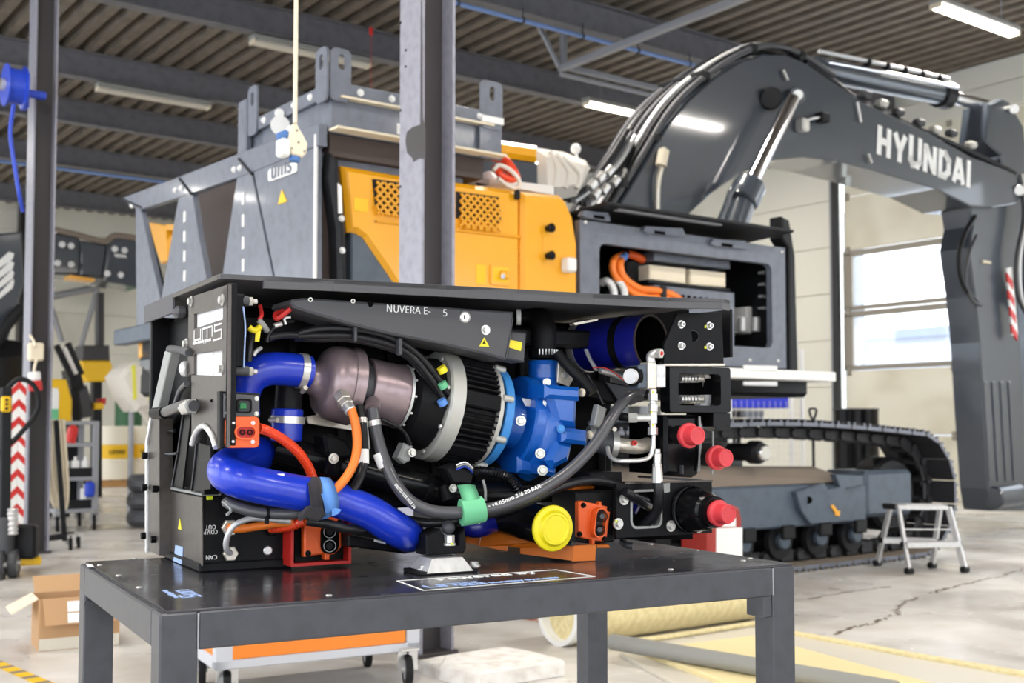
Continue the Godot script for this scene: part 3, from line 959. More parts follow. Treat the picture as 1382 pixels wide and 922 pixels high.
	part("decal", slab(H, 5.597, [[643, 357], [656, 358], [656, 384], [643, 383]], 0.002), "yellow_bright", hood)
	part("decal", slab(H, 5.597, [[478, 266], [497, 269], [497, 287], [478, 285]], 0.002), "yellow_bright", hood)
	part("warning_triangle", slab(H, 5.596, [[480, 284], [488, 268], [496, 286]], 0.002), "yellow_bright", hood)
	for q in [[738, 309], [738, 346]]:
		var gp := H.z(q[0], q[1], 5.585)
		part("door_stop", MB.new().lathe(gp, Vector3(0, 0, 1), [Vector2(0, 0), Vector2(0, 0.02), Vector2(0.03, 0.02), Vector2(0.035, 0.028), Vector2(0.055, 0.028), Vector2(0.062, 0.02), Vector2(0.062, 0)], 14), "black_gloss", hood)
	part("stop_plate", slab(H, 5.58, [[733, 305], [744, 306], [744, 350], [733, 349]], 0.01, 0.003), "yellow", hood)
	part("socket_box", MB.new().box(H.z(768, 358, 5.55), Vector3(0.075, 0.09, 0.08), 0.012), "white", hood)
	part("hood_bolt", MB.new().ball(H.z(742, 273, 5.6), 0.012, 8), "yellow_bright", hood)
	part("hood_catch", MB.new().box(H.z(698, 263, 5.57), Vector3(0.03, 0.06, 0.04), 0.008), "ex_black", hood)

	# rear guard: cut steel plates below a rail
	var g := part("guard", slab_x(H, 2.86, [[165, 267], [240, 239], [322, 207], [430, 166], [430, 196], [339, 233], [258, 261], [190, 283], [178, 280]], 0.05, 0.004), "ex_grey")
	part("guard_plate", slab_x(H, 2.865, [[183, 281], [190, 283], [203, 345], [217, 406], [217, 445], [184, 445]], 0.04, 0.003), "ex_grey", g)
	part("guard_plate", slab_x(H, 2.865, [[241, 266], [259, 260], [268, 320], [279, 379], [279, 440], [217, 445], [217, 406]], 0.04, 0.003), "ex_grey", g)
	part("guard_plate", slab_x(H, 2.865, [[320, 239], [339, 232], [354, 305], [369, 378], [369, 425], [279, 440], [279, 385], [299, 378]], 0.04, 0.003), "ex_grey", g)
	part("guard_plate", slab_x(H, 2.865, [[342, 231], [425, 199], [425, 410], [372, 425], [372, 378]], 0.04, 0.003), "ex_grey", g)
	part("guard_backing", slab_x(H, 3.35, [[262, 250], [345, 215], [350, 390], [262, 400]], 0.03), "ex_brown", g)
	part("guard_rib", slab_x(H, 3.1, [[186, 300], [196, 300], [224, 410], [214, 415]], 0.03), "ex_black", g)
	for q in [[388 / 4.319 + 160], ]:
		for k in 5: part("slot", MB.new().box(H.x(249.5, 293 + k * 26.5, 2.863), Vector3(0.014, 0.075, 0.022), 0.003), "paper", g)
	for k in 6: part("slot", MB.new().box(H.x(328.5, 268 + k * 30, 2.863), Vector3(0.014, 0.075, 0.022), 0.003), "paper", g)
	for q in [[178, 278], [237, 257], [245, 254], [316, 229], [324, 227]]: part("rail_bolt", MB.new().hexbolt(H.x(q[0], q[1], 2.86), Vector3(-1, 0, 0), 0.013), "white", g)
	for q in [[[190, 280], [163, 268]], [[242, 241], [258, 262]], [[322, 214], [340, 235]]]: part("rail_joint", MB.new().bar(H.x(q[0][0], q[0][1], 2.855), H.x(q[1][0], q[1][1], 2.855), 0.012, 0.012), "ex_black", g)
	part("warning_triangle", slab_x(H, 2.86, [[375, 276], [380, 256], [387, 272]], 0.004), "yellow_bright", g)
	part("badge", slab_x(H, 2.858, [[362, 232], [364, 228], [397, 219], [400, 221], [400, 231], [397, 233], [364, 245], [362, 243]], 0.006), "paper", g)
	letters("ums", H.x(366, 243, 2.855), Vector3(0, 0, 1), Vector3.UP, 0.075, "ex_grey", g, 0.26, true, 0.004)
	part("guard_edge", MB.new().box(Vector3(2.862, 2.17, -5.606), Vector3(0.02, 0.9, 0.014), 0.004), "white", g)
	part("lower_sill", MB.new().box(Vector3(2.9, 1.72, -7.6), Vector3(0.1, 0.12, 2.6), 0.01), "ex_blue_grey", g)
	# yellow frame and post seen through and below the guard
	part("inner_frame", slab_x(H, 3.7, [[198, 300], [224, 304], [224, 352], [217, 356]], 0.08, 0.005), "yellow")
	part("inner_frame", slab_x(H, 3.7, [[224, 302], [250, 304], [250, 312], [224, 311]], 0.08, 0.005), "yellow")
	part("corner_leg", slab_x(H, 2.95, [[186, 447], [214, 444], [214, 482], [186, 484]], 0.2, 0.01), "yellow")
	part("tail_light", slab_x(H, 2.88, [[185, 482], [214, 478], [214, 505], [197, 505], [187, 497]], 0.25, 0.03), "ex_dark")
	part("counterweight", MB.new().box(Vector3(3.35, 1.62, -7.3), Vector3(0.8, 0.5, 2.6), 0.05), "ex_black")
	part("side_duct", MB.new().box(Vector3(2.97, 2.1, -5.86), Vector3(0.12, 0.9, 0.4), 0.02), "ex_brown")
	part("cross_panel", slab(H, 5.66, [[427, 204], [540, 219], [625, 231], [625, 248], [540, 238], [462, 226], [427, 226]], 0.05, 0.003), "ex_grey")
	part("side_strip", slab(H, 5.55, [[449, 205], [458, 215], [468, 310], [470, 405], [458, 405], [456, 310], [446, 240]], 0.2, 0.02), "ex_black")
	for q in [[461, 295], [462, 338]]: part("strip_bolt", MB.new().hexbolt(H.z(q[0], q[1], 5.55), Vector3(0, 0, 1), 0.012), "steel")
	part("strip_label", slab(H, 5.546, [[456, 247], [461, 252], [462, 288], [457, 288]], 0.004), "paper")

	# hydrogen tank box on the roof, with lifting lugs
	var tb := part("tank_box", MB.new().box(Vector3(3.48, 2.76, -6.1), Vector3(1.1, 0.24, 1.04), 0.01), "ex_grey")
	part("box_flange", MB.new().box(Vector3(3.48, 2.875, -5.56), Vector3(1.1, 0.075, 0.02), 0.003), "ex_grey", tb)
	part("box_flange", MB.new().box(Vector3(2.91, 2.86, -6.1), Vector3(0.02, 0.075, 1.0), 0.003), "ex_grey", tb)
	part("box_ledge", MB.new().box(Vector3(3.48, 2.83, -5.55), Vector3(1.02, 0.012, 0.05)).box(Vector3(3.48, 2.645, -5.52), Vector3(1.12, 0.012, 0.1)), "cream", tb)
	for k in 5: part("box_bolt", MB.new().hexbolt(Vector3(3.1 + k * 0.2, 2.875, -5.55), Vector3(0, 0, 1), 0.014), "white", tb)
	for k in 4: part("box_bolt", MB.new().hexbolt(Vector3(2.9, 2.86, -5.75 - k * 0.2), Vector3(-1, 0, 0), 0.014), "white", tb)
	for q in [[2.975, 0.125], [3.98, 0.16]]:
		var o := squared(Vector3(q[0], 2.95, -5.54), Vector3.RIGHT, Vector3.UP, q[1], 0.29)
		o = rounded(Vector3(q[0], 2.95, -5.54), Vector3.RIGHT, Vector3.UP, q[1], 0.29, 0.035)
		part("lifting_lug", MB.new().ring(o, rounded(Vector3(q[0] + 0.005, 3.02, -5.54), Vector3.RIGHT, Vector3.UP, 0.04, 0.085, 0.019), Vector3(0, 0, -0.014)), "ex_grey", tb)
	for z in [-5.61, -6.5]:
		var o := rounded(Vector3(2.89, 2.95, z), Vector3.FORWARD, Vector3.UP, 0.13, 0.3, 0.035)
		part("lifting_lug", MB.new().ring(o, rounded(Vector3(2.89, 3.02, z), Vector3.FORWARD, Vector3.UP, 0.04, 0.085, 0.019), Vector3(0.014, 0, 0)), "ex_grey", tb)
	part("lug_plate", MB.new().box(Vector3(3.98, 2.74, -5.555), Vector3(0.16, 0.22, 0.014), 0.003), "ex_grey", tb)
	part("lug_stripe", MB.new().box(Vector3(3.98, 2.86, -5.535), Vector3(0.16, 0.04, 0.02), 0.003), "paper", tb)
	part("rear_lug", MB.new().box(Vector3(2.9, 2.86, -6.62), Vector3(0.05, 0.36, 0.12), 0.01), "ex_grey", tb)
	part("under_panel", MB.new().box(Vector3(3.45, 2.575, -6.0), Vector3(1.02, 0.12, 0.8)), "ex_brown", tb)
	letters("Powered by", H.z(524, 171, 5.585), Vector3.RIGHT, Vector3.UP, 0.045, "paper", tb, 0.3, true, 0.003)
	part("badge", MB.new().box(Vector3(3.47, 2.72, -5.577), Vector3(0.24, 0.06, 0.004)), "paper", tb)
	letters("UMS", Vector3(3.37, 2.70, -5.573), Vector3.RIGHT, Vector3.UP, 0.036, "ex_grey", tb, 0.18, true, 0.003)
	part("tag", MB.new().cyl(H.x(378, 169, 2.88), H.x(378, 169, 2.87), 0.055, 16), "white", tb)
	part("tag", MB.new().cyl(H.x(377, 153, 2.88), H.x(377, 153, 2.87), 0.028, 14), "white", tb)
	# cab roof and the things wrapped in white sheet on the deck
	part("cab_roof", slab(H, 6.25, [[640, 183], [728, 196], [728, 218], [640, 205]], 0.8, 0.03), "yellow")
	part("cab_window", slab(H, 6.28, [[640, 205], [728, 218], [728, 252], [640, 252]], 0.7, 0.02), "ex_dark")
	var sheet := MB.new()
	sheet.prism(on_z(H, 6.35, [[725, 195], [737, 197], [770, 202], [800, 214], [806, 225], [788, 262], [757, 268], [728, 265]]), Vector3(0, 0, -0.35), 0.08)
	part("dust_sheet", sheet, "cloth")
	for k in 3: part("sheet_fold", MB.new().tube(path(H, [[742 + k * 8, 204 + k * 4, 6.36], [752 + k * 15, 228 + k * 3, 6.345], [746 + k * 16, 254, 6.36]]), 0.02, 8, 5), "cloth")
	part("sheet_cap", MB.new().ball(H.z(777, 201, 6.5), 0.04, 10).cyl(H.z(777, 203, 6.5), H.z(779, 214, 6.5), 0.012, 8), "white")
	var bag := MB.new()
	bag.prism(on_z(H, 5.9, [[650, 244], [655, 234], [668, 228], [690, 240], [730, 248], [757, 252], [757, 264], [700, 258], [650, 252]]), Vector3(0, 0, -0.4), 0.06)
	part("white_bag", bag, "white")
	part("orange_lead", MB.new().tube(path(H, [[655, 206, 6.1], [665, 210, 5.9], [680, 217, 5.8], [692, 232, 5.75], [696, 243, 5.75]]), 0.035, 8, 6), "orange_red")
	part("orange_lead", MB.new().tube(path(H, [[668, 225, 5.75], [675, 235, 5.7], [688, 242, 5.7], [695, 240, 5.7], [684, 228, 5.72], [670, 226, 5.74]]), 0.022, 8, 6), "orange_red")
	part("white_lead", MB.new().tube(path(H, [[666, 230, 5.7], [674, 223, 5.7], [690, 231, 5.68], [701, 245, 5.68], [696, 254, 5.7], [684, 250, 5.7], [672, 240, 5.7]]), 0.014, 8, 6), "cloth")

	# boom
	var vb := 6.75
	var boom := part("boom", slab(H, vb, [[822, 302], [840, 270], [862, 235], [885, 195], [905, 165], [930, 135], [965, 104], [1000, 83], [1030, 73], [1062, 74], [1090, 86], [1162, 136], [1255, 180], [1312, 212], [1355, 228], [1382, 240], [1384, 262], [1371, 275], [1341, 280], [1309, 278], [1263, 255], [1178, 230], [1131, 218], [1085, 212], [1040, 217], [1000, 234], [960, 262], [930, 290], [915, 304]], 0.55, 0.012), "ex_dark")
	var a := H.z(1183, 207.5, vb - 0.004)
	var tl := H.z(1309, 254, vb) - H.z(1183, 207.5, vb)
	block_name(a, tl, 0.285, boom)
	part("boom_pin", MB.new().cyl(H.z(1076, 130, vb + 0.02), H.z(1076, 130, vb - 0.12), 0.075, 24, -1, 0.015), "ex_dark", boom)
	part("pin_cap", MB.new().cyl(H.z(1077, 128, vb - 0.12), H.z(1077, 128, vb - 0.14), 0.045, 16), "steel", boom)
	part("pin_boss", MB.new().cyl(H.z(1040, 133, vb), H.z(1040, 133, vb - 0.08), 0.1, 24, -1, 0.02), "ex_black", boom)
	part("nose_pin", MB.new().cyl(H.z(1376, 257, vb), H.z(1376, 257, vb - 0.05), 0.06, 18, -1, 0.01), "steel", boom)
	for q in [[1057, 95, 1063, 108], [1157, 138, 1162, 165], [1172, 208, 1176, 220]]: part("fitting", MB.new().tube(path(H, [[q[0], q[1], vb - 0.03], [q[2], q[3], vb - 0.03]]), 0.014, 8, 2), "steel", boom)
	part("valve_block", MB.new().box(H.z(1083, 169, vb - 0.05), Vector3(0.1, 0.12, 0.1), 0.015), "steel", boom)
	part("valve_block", MB.new().box(H.z(1110, 159, vb - 0.05), Vector3(0.12, 0.09, 0.1), 0.015), "ex_black", boom)
	part("valve_line", MB.new().tube(path(H, [[1083, 165, vb - 0.06], [1095, 160, vb - 0.06], [1110, 158, vb - 0.06]]), 0.014, 8, 4), "steel", boom)
	# boom cylinder
	var p0 := H.z(992, 305, vb - 0.22)
	var p1 := H.z(1009, 256, vb - 0.22)
	var p2 := H.z(1070, 133, vb - 0.22)
	var cyl := part("boom_cylinder", MB.new().cyl(p0 - (p1 - p0) * 1.6, p1, 0.105, 24), "ex_dark")
	part("cylinder_head", MB.new().cyl(p1 - (p2 - p1) * 0.14, p1 + (p2 - p1) * 0.07, 0.14, 8, -1, 0.015), "ex_dark", cyl)
	part("cylinder_rod", MB.new().cyl(p1, p2, 0.062, 24), "chrome", cyl)
	part("cylinder_line", MB.new().tube(path(H, [[966, 310, vb - 0.3], [980, 277, vb - 0.34], [988, 255, vb - 0.36], [1000, 252, vb - 0.3]]), 0.025, 8, 5), "ex_dark", cyl)
	# the second boom cylinder, on the far side
	part("boom_cylinder", MB.new().cyl(p0 + Vector3(0, 0, -1.05) - (p1 - p0) * 1.6, p1 + Vector3(0, 0, -1.05), 0.105, 20).cyl(p1 + Vector3(0, 0, -1.05), p2 + Vector3(0, 0, -1.05), 0.062, 16), "ex_dark")
	# hoses up the boom's back: near ones pale and shiny
	var hose_names := ["rubber_grey", "ex_black", "alu", "ex_black", "rubber_grey", "ex_black", "alu", "rubber_grey"]
	for k in 8:
		var v: float = vb
		var off: float = 2.0 + (k % 3) * 3.0
		var pts := [[826, 285 - off, v], [850, 247 - off, v], [876, 203 - off, v], [903, 159 - off, v], [930, 128 - off, v], [968, 98 - off, v], [1003, 77 - off, v], [1034, 66 - off, v], [1064, 68 - off, v], [1094, 82 - off, v], [1130, 106 - off, v]]
		var raised := path(H, pts)
		for i in raised.size(): raised[i] += Vector3(0, 0.02, -0.03 - k * 0.068)
		part("boom_hose", MB.new().tube(raised, 0.026, 8, 4), hose_names[k], boom)
	for q in [[889, 188], [845, 250], [955, 102], [1020, 66], [1085, 75]]:
		part("hose_clamp", MB.new().box(H.z(q[0], q[1], vb) + Vector3(0, 0.01, -0.28), Vector3(0.1, 0.09, 0.56), 0.02), "ex_black", boom)
	for q in [[838, 190, 0.42], [858, 170, 0.4], [884, 160, 0.25], [871, 172, 0.3], [914, 167, 0.05], [905, 170, 0.12], [836, 236, 0.1]]:
		part("hose_joint", MB.new().cyl(H.z(q[0], q[1] + 5, vb + q[2]), H.z(q[0] + 6, q[1] - 6, vb + q[2]), 0.042, 8), "cast_alu", boom)
	part("grease_line", MB.new().tube(path(H, [[896, 200, vb - 0.03], [893, 222, vb - 0.05], [888, 250, vb - 0.05], [887, 292, vb - 0.03]]), 0.022, 8, 5), "steel_warm", boom)
	part("line_sleeve", MB.new().cyl(H.z(896, 203, vb - 0.06), H.z(892, 224, vb - 0.06), 0.045, 12), "cream", boom)
	# lower hose bundle near the boom foot
	for k in 6:
		part("foot_hose", MB.new().tube(path(H, [[760 + k * 7, 268 + k * 2, 6.55 + k * 0.04], [790 + k * 7, 252 - k * 1.5, 6.6 + k * 0.04], [822 + k * 6, 214 + k * 3, 6.72 + k * 0.04], [846 + k * 5, 176 + k * 4, 6.8 + k * 0.05]]), 0.026, 8, 5), ["ex_black", "rubber_grey", "alu", "ex_black", "rubber_grey", "alu"][k], boom)
	for q in [[795, 250], [806, 240], [818, 232], [800, 262], [826, 246], [812, 256]]: part("hose_joint", MB.new().cyl(H.z(q[0], q[1] + 4, 6.5), H.z(q[0] + 7, q[1] - 5, 6.5), 0.035, 8), "steel", boom)
	# arm cylinder above the boom
	var b0 := H.z(1100, 92, vb + 0.28)
	var b1 := H.z(1275, 128, vb + 0.28)
	var b2 := H.z(1362, 152, vb + 0.28)
	var ac := part("arm_cylinder", MB.new().cyl(b0, b1, 0.115, 24, -1, 0.01), "ex_dark")
	part("cylinder_head", MB.new().cyl(b1 - (b1 - b0) * 0.06, b1 + (b1 - b0) * 0.03, 0.15, 10, -1, 0.015), "ex_black", ac)
	part("cylinder_rod", MB.new().cyl(b1, b2, 0.07, 20), "chrome", ac)
	part("cylinder_line", MB.new().tube([b0 + Vector3(0, 0.15, 0.05), b0.lerp(b1, 0.5) + Vector3(0, 0.16, 0.05), b1 + Vector3(0, 0.16, 0.05)], 0.022, 8, 4), "alu", ac)
	part("cylinder_line", MB.new().tube([b0 + Vector3(0, 0.02, 0.15), b0.lerp(b1, 0.5) + Vector3(0, 0.04, 0.15), b1 + Vector3(0, 0.04, 0.15)], 0.02, 8, 4), "chrome", ac)
	for k in 5: part("line_clip", MB.new().box(b0.lerp(b1, 0.35 + k * 0.14) + Vector3(0, 0.14, 0.05), Vector3(0.05, 0.07, 0.08), 0.01), "ex_black", ac)
	# hoses along the boom's fall
	for k in 4:
		var v: float = vb
		var fall_shift := Vector3(0, 0.0, -0.06 - k * 0.1)
		var up := 3.0 + 4.0 * (k % 2)
		part("boom_hose", MB.new().tube(path(H, [[1094, 84 - up, v], [1128, 108 - up, v], [1162, 134 - up, v], [1208, 158 - up, v], [1255, 179 - up, v], [1300, 200 - up * 1.4, v], [1345, 220 - up, v], [1376, 236 - up, v]]).map(func(p): return p + fall_shift), 0.028, 8, 4), ["ex_black", "rubber_grey", "ex_black", "alu"][k], boom)
	for q in [[1168, 128], [1190, 140], [1212, 152], [1240, 166], [1262, 176], [1284, 180], [1310, 196]]: part("hose_joint", MB.new().box(H.z(q[0], q[1], vb + 0.05), Vector3(0.13, 0.07, 0.1), 0.02), "cast_alu" if int(q[0]) % 4 else "rubber_grey", boom)
	# arm
	var va := 6.85
	var arm := part("arm", slab(H, va, [[1309, 278], [1318, 262], [1366, 262], [1372, 300], [1374, 400], [1384, 560], [1390, 660], [1384, 690], [1340, 690], [1335, 660], [1328, 560], [1322, 462], [1316, 400], [1307, 335], [1313, 305]], 0.34, 0.02), "ex_dark")
	for k in 4: part("rib", slab(H, va - 0.015, [[1328 + k * 11, 515], [1333 + k * 11, 515], [1341 + k * 11, 650], [1336 + k * 11, 650]], 0.03, 0.006), "ex_dark", arm)
	part("foot_shell", MB.new().cyl(H.z(1340, 672, va - 0.02), H.z(1340, 672, va - 0.02) + Vector3(0.48, 0.02, 0), 0.12, 20, -1, 0.02), "ex_dark", arm)
	part("arm_lug", slab(H, va + 0.02, [[1330, 190], [1336, 140], [1352, 132], [1362, 136], [1382, 170], [1392, 250], [1388, 330], [1366, 330], [1352, 210]], 0.32, 0.02), "ex_dark", arm)
	part("lug_pin", MB.new().cyl(H.z(1369, 147, va), H.z(1369, 147, va - 0.05), 0.05, 16), "steel", arm)
	part("arm_tab", MB.new().box(H.z(1331, 354, va - 0.01), Vector3(0.16, 0.028, 0.03), 0.006), "cream", arm)
	part("side_lug", MB.new().box(H.z(1330, 613, va + 0.1), Vector3(0.1, 0.14, 0.1), 0.02), "ex_black", arm)
	part("arm_loop", MB.new().tube(path(H, [[1316, 292, va - 0.06], [1301, 318, va - 0.08], [1294, 350, va - 0.08], [1300, 385, va - 0.08], [1318, 408, va - 0.06]]), 0.026, 8, 6), "ex_black", arm)
	part("arm_loop", MB.new().tube(path(H, [[1318, 318, va - 0.06], [1307, 345, va - 0.08], [1303, 380, va - 0.08], [1312, 405, va - 0.08], [1324, 412, va - 0.06]]), 0.02, 8, 6), "rubber_grey", arm)
	for k in 3: part("front_hose", MB.new().tube(path(H, [[1376 + k * 3, 236, va - 0.1], [1382 + k * 2, 290, va - 0.14], [1372 + k * 4, 350, va - 0.14], [1374 + k * 4, 400, va - 0.1], [1390, 430, va - 0.05]]), 0.024, 8, 6), ["rubber_grey", "alu", "ex_black"][k], arm)
	var hz := part("hazard_board", slab(H, va - 0.1, [[1359, 362], [1366, 360], [1374, 452], [1367, 453]], 0.02), "white", arm)
	for k in 4: part("hazard_stripe", slab(H, va - 0.105, [[1359.5 + k * 2, 368 + k * 23], [1367 + k * 2, 380 + k * 23], [1367.5 + k * 2, 391 + k * 23], [1360 + k * 2, 379 + k * 23]], 0.02), "red", hz)
	part("bucket_link", slab(H, va + 0.15, [[1366, 250], [1400, 260], [1410, 480], [1400, 640], [1372, 640], [1368, 420]], 0.3, 0.03), "ex_blue_grey", arm)


# The workbench and the fuel cell module on it ----------------------------------
func workbench() -> void:
	var B := BENCH
	thing("steel_table", "dark grey welded steel table carrying the fuel cell module", "table", B, Vector3(0.65, 0, -0.38))
	var L := 1.3026
	var D := 0.7616
	var q := 0.06
	part("apron", MB.new().box(Vector3(L / 2, 0.728, -q / 2), Vector3(L - 2 * q, q, q), 0.003), "table_grey")
	part("apron", MB.new().box(Vector3(L / 2, 0.728, -D + q / 2), Vector3(L - 2 * q, q, q), 0.003), "table_grey")
	part("apron", MB.new().box(Vector3(q / 2, 0.728, -D / 2), Vector3(q, q, D - 2 * q), 0.003), "table_grey")
	part("apron", MB.new().box(Vector3(L - q / 2, 0.728, -D / 2), Vector3(q, q, D - 2 * q), 0.003), "table_grey")
	for c in [[q / 2, -q / 2], [L - q / 2, -q / 2], [q / 2, -D + q / 2], [L - q / 2, -D + q / 2]]:
		var leg := part("leg", MB.new().box(Vector3(c[0], 0.386, c[1]), Vector3(q, 0.744, q), 0.003), "table_grey")
		part("foot", MB.new().cyl(Vector3(c[0], 0.0, c[1]), Vector3(c[0], 0.016, c[1]), 0.035, 18, -1, 0.003), "rubber", leg)
	for x in [q, L - q]: part("weld_seam", MB.new().box(Vector3(x, 0.728, 0.0), Vector3(0.003, 0.055, 0.0012), 0.0005), "rail_grey")
	part("gusset", MB.new().box(Vector3(L - q - 0.012, 0.68, -q / 2), Vector3(0.024, 0.05, q * 0.9), 0.002), "table_grey")
	part("gusset", MB.new().box(Vector3(q + 0.001, 0.68, -D + q / 2), Vector3(0.01, 0.06, q * 0.9), 0.002), "table_grey")
	var top := part("table_plate", MB.new().box(Vector3(L / 2 + 0.004, 0.7595, -D / 2), Vector3(L - 0.014, 0.005, D - 0.004), 0.0012), "table_top")
	part("leg_bolt", MB.new().hexbolt(B.z(121, 815, D - q), Vector3(0, 0, 1), 0.008), "table_grey")
	for s in [[135, 763], [160, 777], [188, 793], [182, 754], [878, 735], [940, 743], [1003, 757], [1012, 754], [905, 769], [444, 804]]:
		var p := B.y(s[0], s[1], 0.762)
		part("screw", MB.new().lathe(p, Vector3.UP, [Vector2(0, 0.006), Vector2(0.0016, 0.005), Vector2(0.0016, 0.0026), Vector2(0.0005, 0.0026), Vector2(0.0005, 0)], 12), "steel", top)
	part("corner_mark", slab_y(B, 0.7635, [[116, 761], [124, 762], [127, 765], [119, 765]], 0.001), "white", top)
	# printed lettering on the plate
	var h := 0.7624
	var o := on_y(B, h, [[536, 784], [749.5, 769], [803, 778], [572, 797]])
	for i in 4:
		part("decal_line", MB.new().bar(o[i], o[(i + 1) % 4], 0.0035, 0.0006), "paper", top)
	letters("Powered by", B.y(597, 784, h), B.y(708, 775.5, h) - B.y(597, 784, h), Vector3(0, 0, -1), 0.034, "paper", top, 0.215, true, 0.0006)
	logo(B.y(580, 793, h), B.y(700, 782.5, h) - B.y(580, 793, h), Vector3(0, 0, -1), 0.11, 0.024, 0.004, "sticker_blue", top)
	letters("Urban Mobility Systems", B.y(627, 791, h), B.y(760, 780, h) - B.y(627, 791, h), Vector3(0, 0, -1), 0.022, "sticker_blue", top, 0.21, true, 0.0006)
	logo(B.y(238, 797, h), Vector3(0, 0, 1), Vector3(1, 0, 0), 0.09, 0.02, 0.0045, "sticker_blue", top)
	letters("Urban Mobility Systems", B.y(216, 797, h), Vector3(0, 0, 1), Vector3(1, 0, 0), 0.012, "sticker_blue", top, 0.10, true, 0.0006)


# The maker's square-cut letters, drawn with bars: w long, h high, stroke t.
func logo(a: Vector3, dir: Vector3, up: Vector3, w: float, h: float, t: float, m: String, parent: Node3D) -> void:
	var x := dir.normalized()
	var y := (up - x * up.dot(x)).normalized()
	var k := w / 3.6
	for st in [[[0, 1], [0, 0], [0.9, 0], [0.9, 1]], [[1.15, 0], [1.15, 1], [2.45, 1], [2.45, 0]], [[1.8, 1], [1.8, 0]], [[3.6, 1], [2.75, 1], [2.75, 0.4], [3.6, 0.4], [3.6, -0.5], [2.6, -0.5]]]:
		var mb := MB.new()
		for i in st.size() - 1:
			var p: Vector3 = a + x * st[i][0] * k + y * st[i][1] * h
			var q: Vector3 = a + x * st[i + 1][0] * k + y * st[i + 1][1] * h
			var d := (q - p).normalized() * t / 2
			mb.bar(p - d, q + d, t, 0.0008, 0.0, x.cross(y))
		part("lettering", mb, m, parent)


func clamp_ring(a: Vector3, dir: Vector3, r: float, w: float, parent: Node3D, screw := Vector3.UP) -> void:
	var d := dir.normalized()
	var c := part("hose_clamp", MB.new().pipe(a - d * w / 2, a + d * w / 2, r * 1.06, r * 0.98, 24), "steel", parent)
	for k in 10:
		var f := TAU * k / 24.0
		var s := d.cross(Vector3.UP).normalized()
		var u := s.cross(d)
		part("clamp_slot", MB.new().bar(a + (s * cos(f) + u * sin(f)) * r * 1.06 - d * w * 0.35, a + (s * cos(f) + u * sin(f)) * r * 1.06 + d * w * 0.35, 0.0012, 0.0012), "rubber_grey", c) if parent == cur else null
	part("clamp_screw", MB.new().cyl(a + screw * r * 1.2 - d.cross(screw).normalized() * w * 0.6, a + screw * r * 1.2 + d.cross(screw).normalized() * w * 0.8, w * 0.36, 8), "steel_warm", c if parent == cur else parent)


func cap_plug(at: Vector3, dir: Vector3, r: float, deep: float, m: String) -> void:
	var d := dir.normalized()
	part("protective_cap", MB.new().lathe(at, d, [Vector2(-0.01, 0), Vector2(-0.01, r * 0.86), Vector2(-0.002, r), Vector2(0.004, r * 1.02), Vector2(0.007, r * 0.98), Vector2(0.009, r * 0.80), Vector2(deep - 0.003, r * 0.74), Vector2(deep, r * 0.70), Vector2(deep, r * 0.6), Vector2(deep - 0.0015, r * 0.57), Vector2(deep - 0.0015, 0)], 36), m)


func bolts(called: String, spots: Array, d: float, r: float, m: String, parent: Node3D, cap := false) -> void:
	for s in spots:
		var p := BENCH.z(s[0], s[1], d)
		part(called, MB.new().capscrew(p, Vector3(0, 0, 1), r) if cap else MB.new().hexbolt(p, Vector3(0, 0, 1), r), m, parent)


